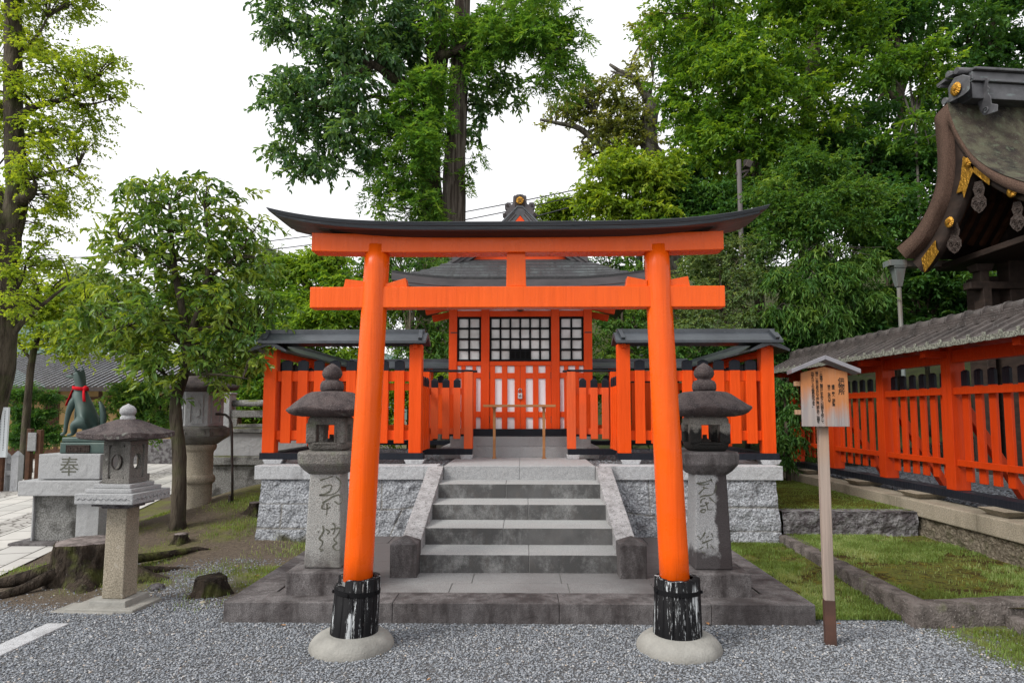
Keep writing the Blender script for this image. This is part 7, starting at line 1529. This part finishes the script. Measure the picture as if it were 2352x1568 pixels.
# mid left, behind the shrine fences
bush('bright green shrub tree between the left gate pillar and the young tree', 'tree', [(680, 620, 15, 50), (730, 600, 15, 50), (780, 610, 15, 55), (690, 680, 14.6, 55), (750, 670, 14.6, 60), (810, 660, 14.8, 50), (650, 690, 15, 40), (720, 740, 14.2, 55), (780, 730, 14.2, 55), (660, 750, 14.6, 45), (640, 640, 15, 35), (830, 720, 14.6, 50), (700, 800, 14, 45), (780, 800, 14, 45), (640, 820, 14.2, 40)], 2600, 12, .105, .05, .34, 'bright', 31, big=True, shell=.35, gap=.25, twigs=120, name='tree', tintb=.3)
bush('leafy tree behind the left fence roof beside the cedar foot', 'tree', [(920, 620, 15.5, 55), (980, 610, 15.5, 50), (900, 690, 15, 55), (960, 700, 15, 60), (1010, 720, 14.6, 50), (930, 770, 14.4, 55), (990, 780, 14.4, 55), (880, 760, 14.6, 50), (1010, 660, 15, 45), (920, 840, 14, 45), (1000, 840, 14, 45), (950, 570, 16, 40), (880, 600, 15.5, 50), (860, 660, 15.2, 40)], 2300, 12, .10, .036, .32, 'mid', 32, big=True, shell=.35, gap=.2, droop=.5, twigs=80, name='tree', tintb=.08)
bush('shrub with sparse reddish young leaves right of the shrine wall', 'bush', [(1400, 730, 13.5, 45), (1440, 760, 13.5, 45), (1380, 790, 13.4, 40), (1470, 720, 13.6, 45), (1420, 680, 14, 45), (1430, 830, 13.3, 40), (1500, 780, 13.3, 50), (1380, 850, 13.2, 35), (1510, 700, 13.6, 50), (1380, 660, 14.4, 50), (1400, 605, 15, 50), (1450, 600, 15, 50), (1490, 640, 14.6, 45), (1350, 620, 15, 40)], 1900, 12, .08, .036, .28, 'mid', 33, big=True, shell=.3, gap=.25, twigs=90, tintb=.12)
bush('yellowish bushes behind the picket fence left of the shrine', 'bush', [(650, 860, 14, 45), (720, 880, 13.6, 50), (800, 900, 13.6, 50), (880, 910, 13.5, 50), (960, 900, 13.5, 50), (1020, 890, 13.5, 40), (700, 950, 13.4, 40), (900, 970, 13.3, 40), (800, 980, 13.3, 35)], 1600, 12, .09, .042, .3, 'yellow', 34, big=True, shell=.3, gap=.2, twigs=30, tintb=-.15)
bush('low bush behind the picket fence right of the shrine', 'bush', [(1400, 900, 13.3, 40), (1470, 900, 13.2, 45), (1550, 910, 13.2, 45), (1640, 910, 13, 45), (1720, 920, 13, 45), (1500, 970, 13, 35), (1650, 980, 13, 35)], 1100, 12, .085, .04, .3, 'mid', 35, big=True, shell=.3, gap=.15, twigs=20)
bush('distant sunlit wood beyond the ridge ornament', 'tree', [(1270, 480, 30, 30), (1300, 470, 30, 28), (1250, 500, 30, 22), (1330, 490, 30, 25), (1290, 510, 30, 30)], 800, 10, .16, .09, .5, 'yellow', 36, shell=.2, gap=.4, twigs=60, name='tree', trunk_r=.08, tintb=-.15)
bush('clipped cloud shaped evergreen in front of the tan house', 'bush', [(40, 905, 17, 22, .5), (75, 900, 17, 28, .5), (105, 910, 17, 22, .5), (50, 940, 17, 26, .5), (95, 945, 17, 28, .5), (60, 975, 17, 28, .5), (105, 985, 17, 24, .5), (40, 1000, 17, 26, .5), (80, 1010, 17, 26, .5), (125, 1000, 17, 18, .5)], 1500, 12, .09, .03, .16, 'deep', 37, name='clipped_shrub', shell=.5, gap=0, twigs=30, tintb=.2)
bush('loose shrub before the house windows right of the fox statue', 'bush', [(290, 900, 16.5, 35), (340, 920, 16.5, 40), (300, 950, 16.5, 35), (370, 960, 16.5, 30), (250, 930, 16.5, 25), (330, 990, 16.5, 25), (390, 900, 16.6, 35)], 900, 12, .10, .05, .28, 'mid', 38, big=True, shell=.3, gap=.3, twigs=80, tintb=.15)
bush('leafy shrub over the stone balustrade beside the left fence', 'bush', [(560, 850, 12.5, 45), (600, 900, 12.4, 40), (550, 930, 12.2, 35), (590, 960, 12.2, 30), (520, 880, 12.6, 40), (600, 830, 12.6, 45), (630, 940, 12.4, 30)], 1000, 12, .085, .04, .28, 'bright', 39, big=True, shell=.3, gap=.2, twigs=50)
bush('distant grey green tree under the cables left of the gate', 'tree', [(610, 580, 34, 28), (590, 610, 34, 25), (630, 600, 34, 25), (600, 640, 34, 30), (640, 630, 34, 25)], 700, 10, .22, .11, .6, 'hill', 50, shell=.2, gap=.4, twigs=40, name='tree', trunk_r=.12)
bush('far row tree above the tan house roof', 'tree', [(180, 640, 32, 30), (220, 650, 32, 32), (160, 670, 32, 28), (250, 670, 32, 30), (200, 690, 32, 35), (240, 720, 32, 35), (170, 720, 32, 35)], 1100, 10, .2, .1, .6, 'hill', 51, shell=.2, gap=.35, twigs=40, name='tree', trunk_r=.14, tintb=.2)
bush('dark distant wood seen through the young tree above the pale roof', 'tree', [(400, 740, 36, 60), (480, 750, 36, 60), (330, 740, 36, 55), (550, 730, 36, 55), (430, 680, 36, 50), (520, 690, 36, 50), (600, 740, 34, 55), (300, 690, 38, 40)], 2300, 10, .24, .12, .7, 'deep', 52, shell=.3, gap=.2, twigs=30, name='tree', trunk_r=.2, tintb=.15)
bush('plants hanging on the bank behind the right corner post', 'bush', [(1800, 880, 11.6, 26), (1810, 1000, 11.4, 30), (1800, 1050, 11.2, 24), (1815, 940, 11.5, 26)], 420, 11, .075, .03, .22, 'deep', 53, big=True, droop=.8, shell=.3, gap=.1, twigs=10, tintb=.25)
# far hills
b = MB(); P = []
for k in range(61):
    a = math.radians(-62+k*1.5); r = 170; h_ = 22+6*math.sin(k*.31+1)+3*math.sin(k*.83); x, y = r*math.sin(a), r*math.cos(a)
    P.append([(x*.8, y*.8, -1), (x, y, h_*.75), (x*1.1, y*1.1, h_)])
b.grid(P); fh = Mat('far_hill', .95, .05).base((.12, .17, .16)); fh.over((.08, .12, .105), fh.noise(.12, 8, lo=.4, hi=.6)); o_ = b.build('hills', fh.done()); tag(o_, 'pale blue green hills far off on the left', None, None, 'structure')
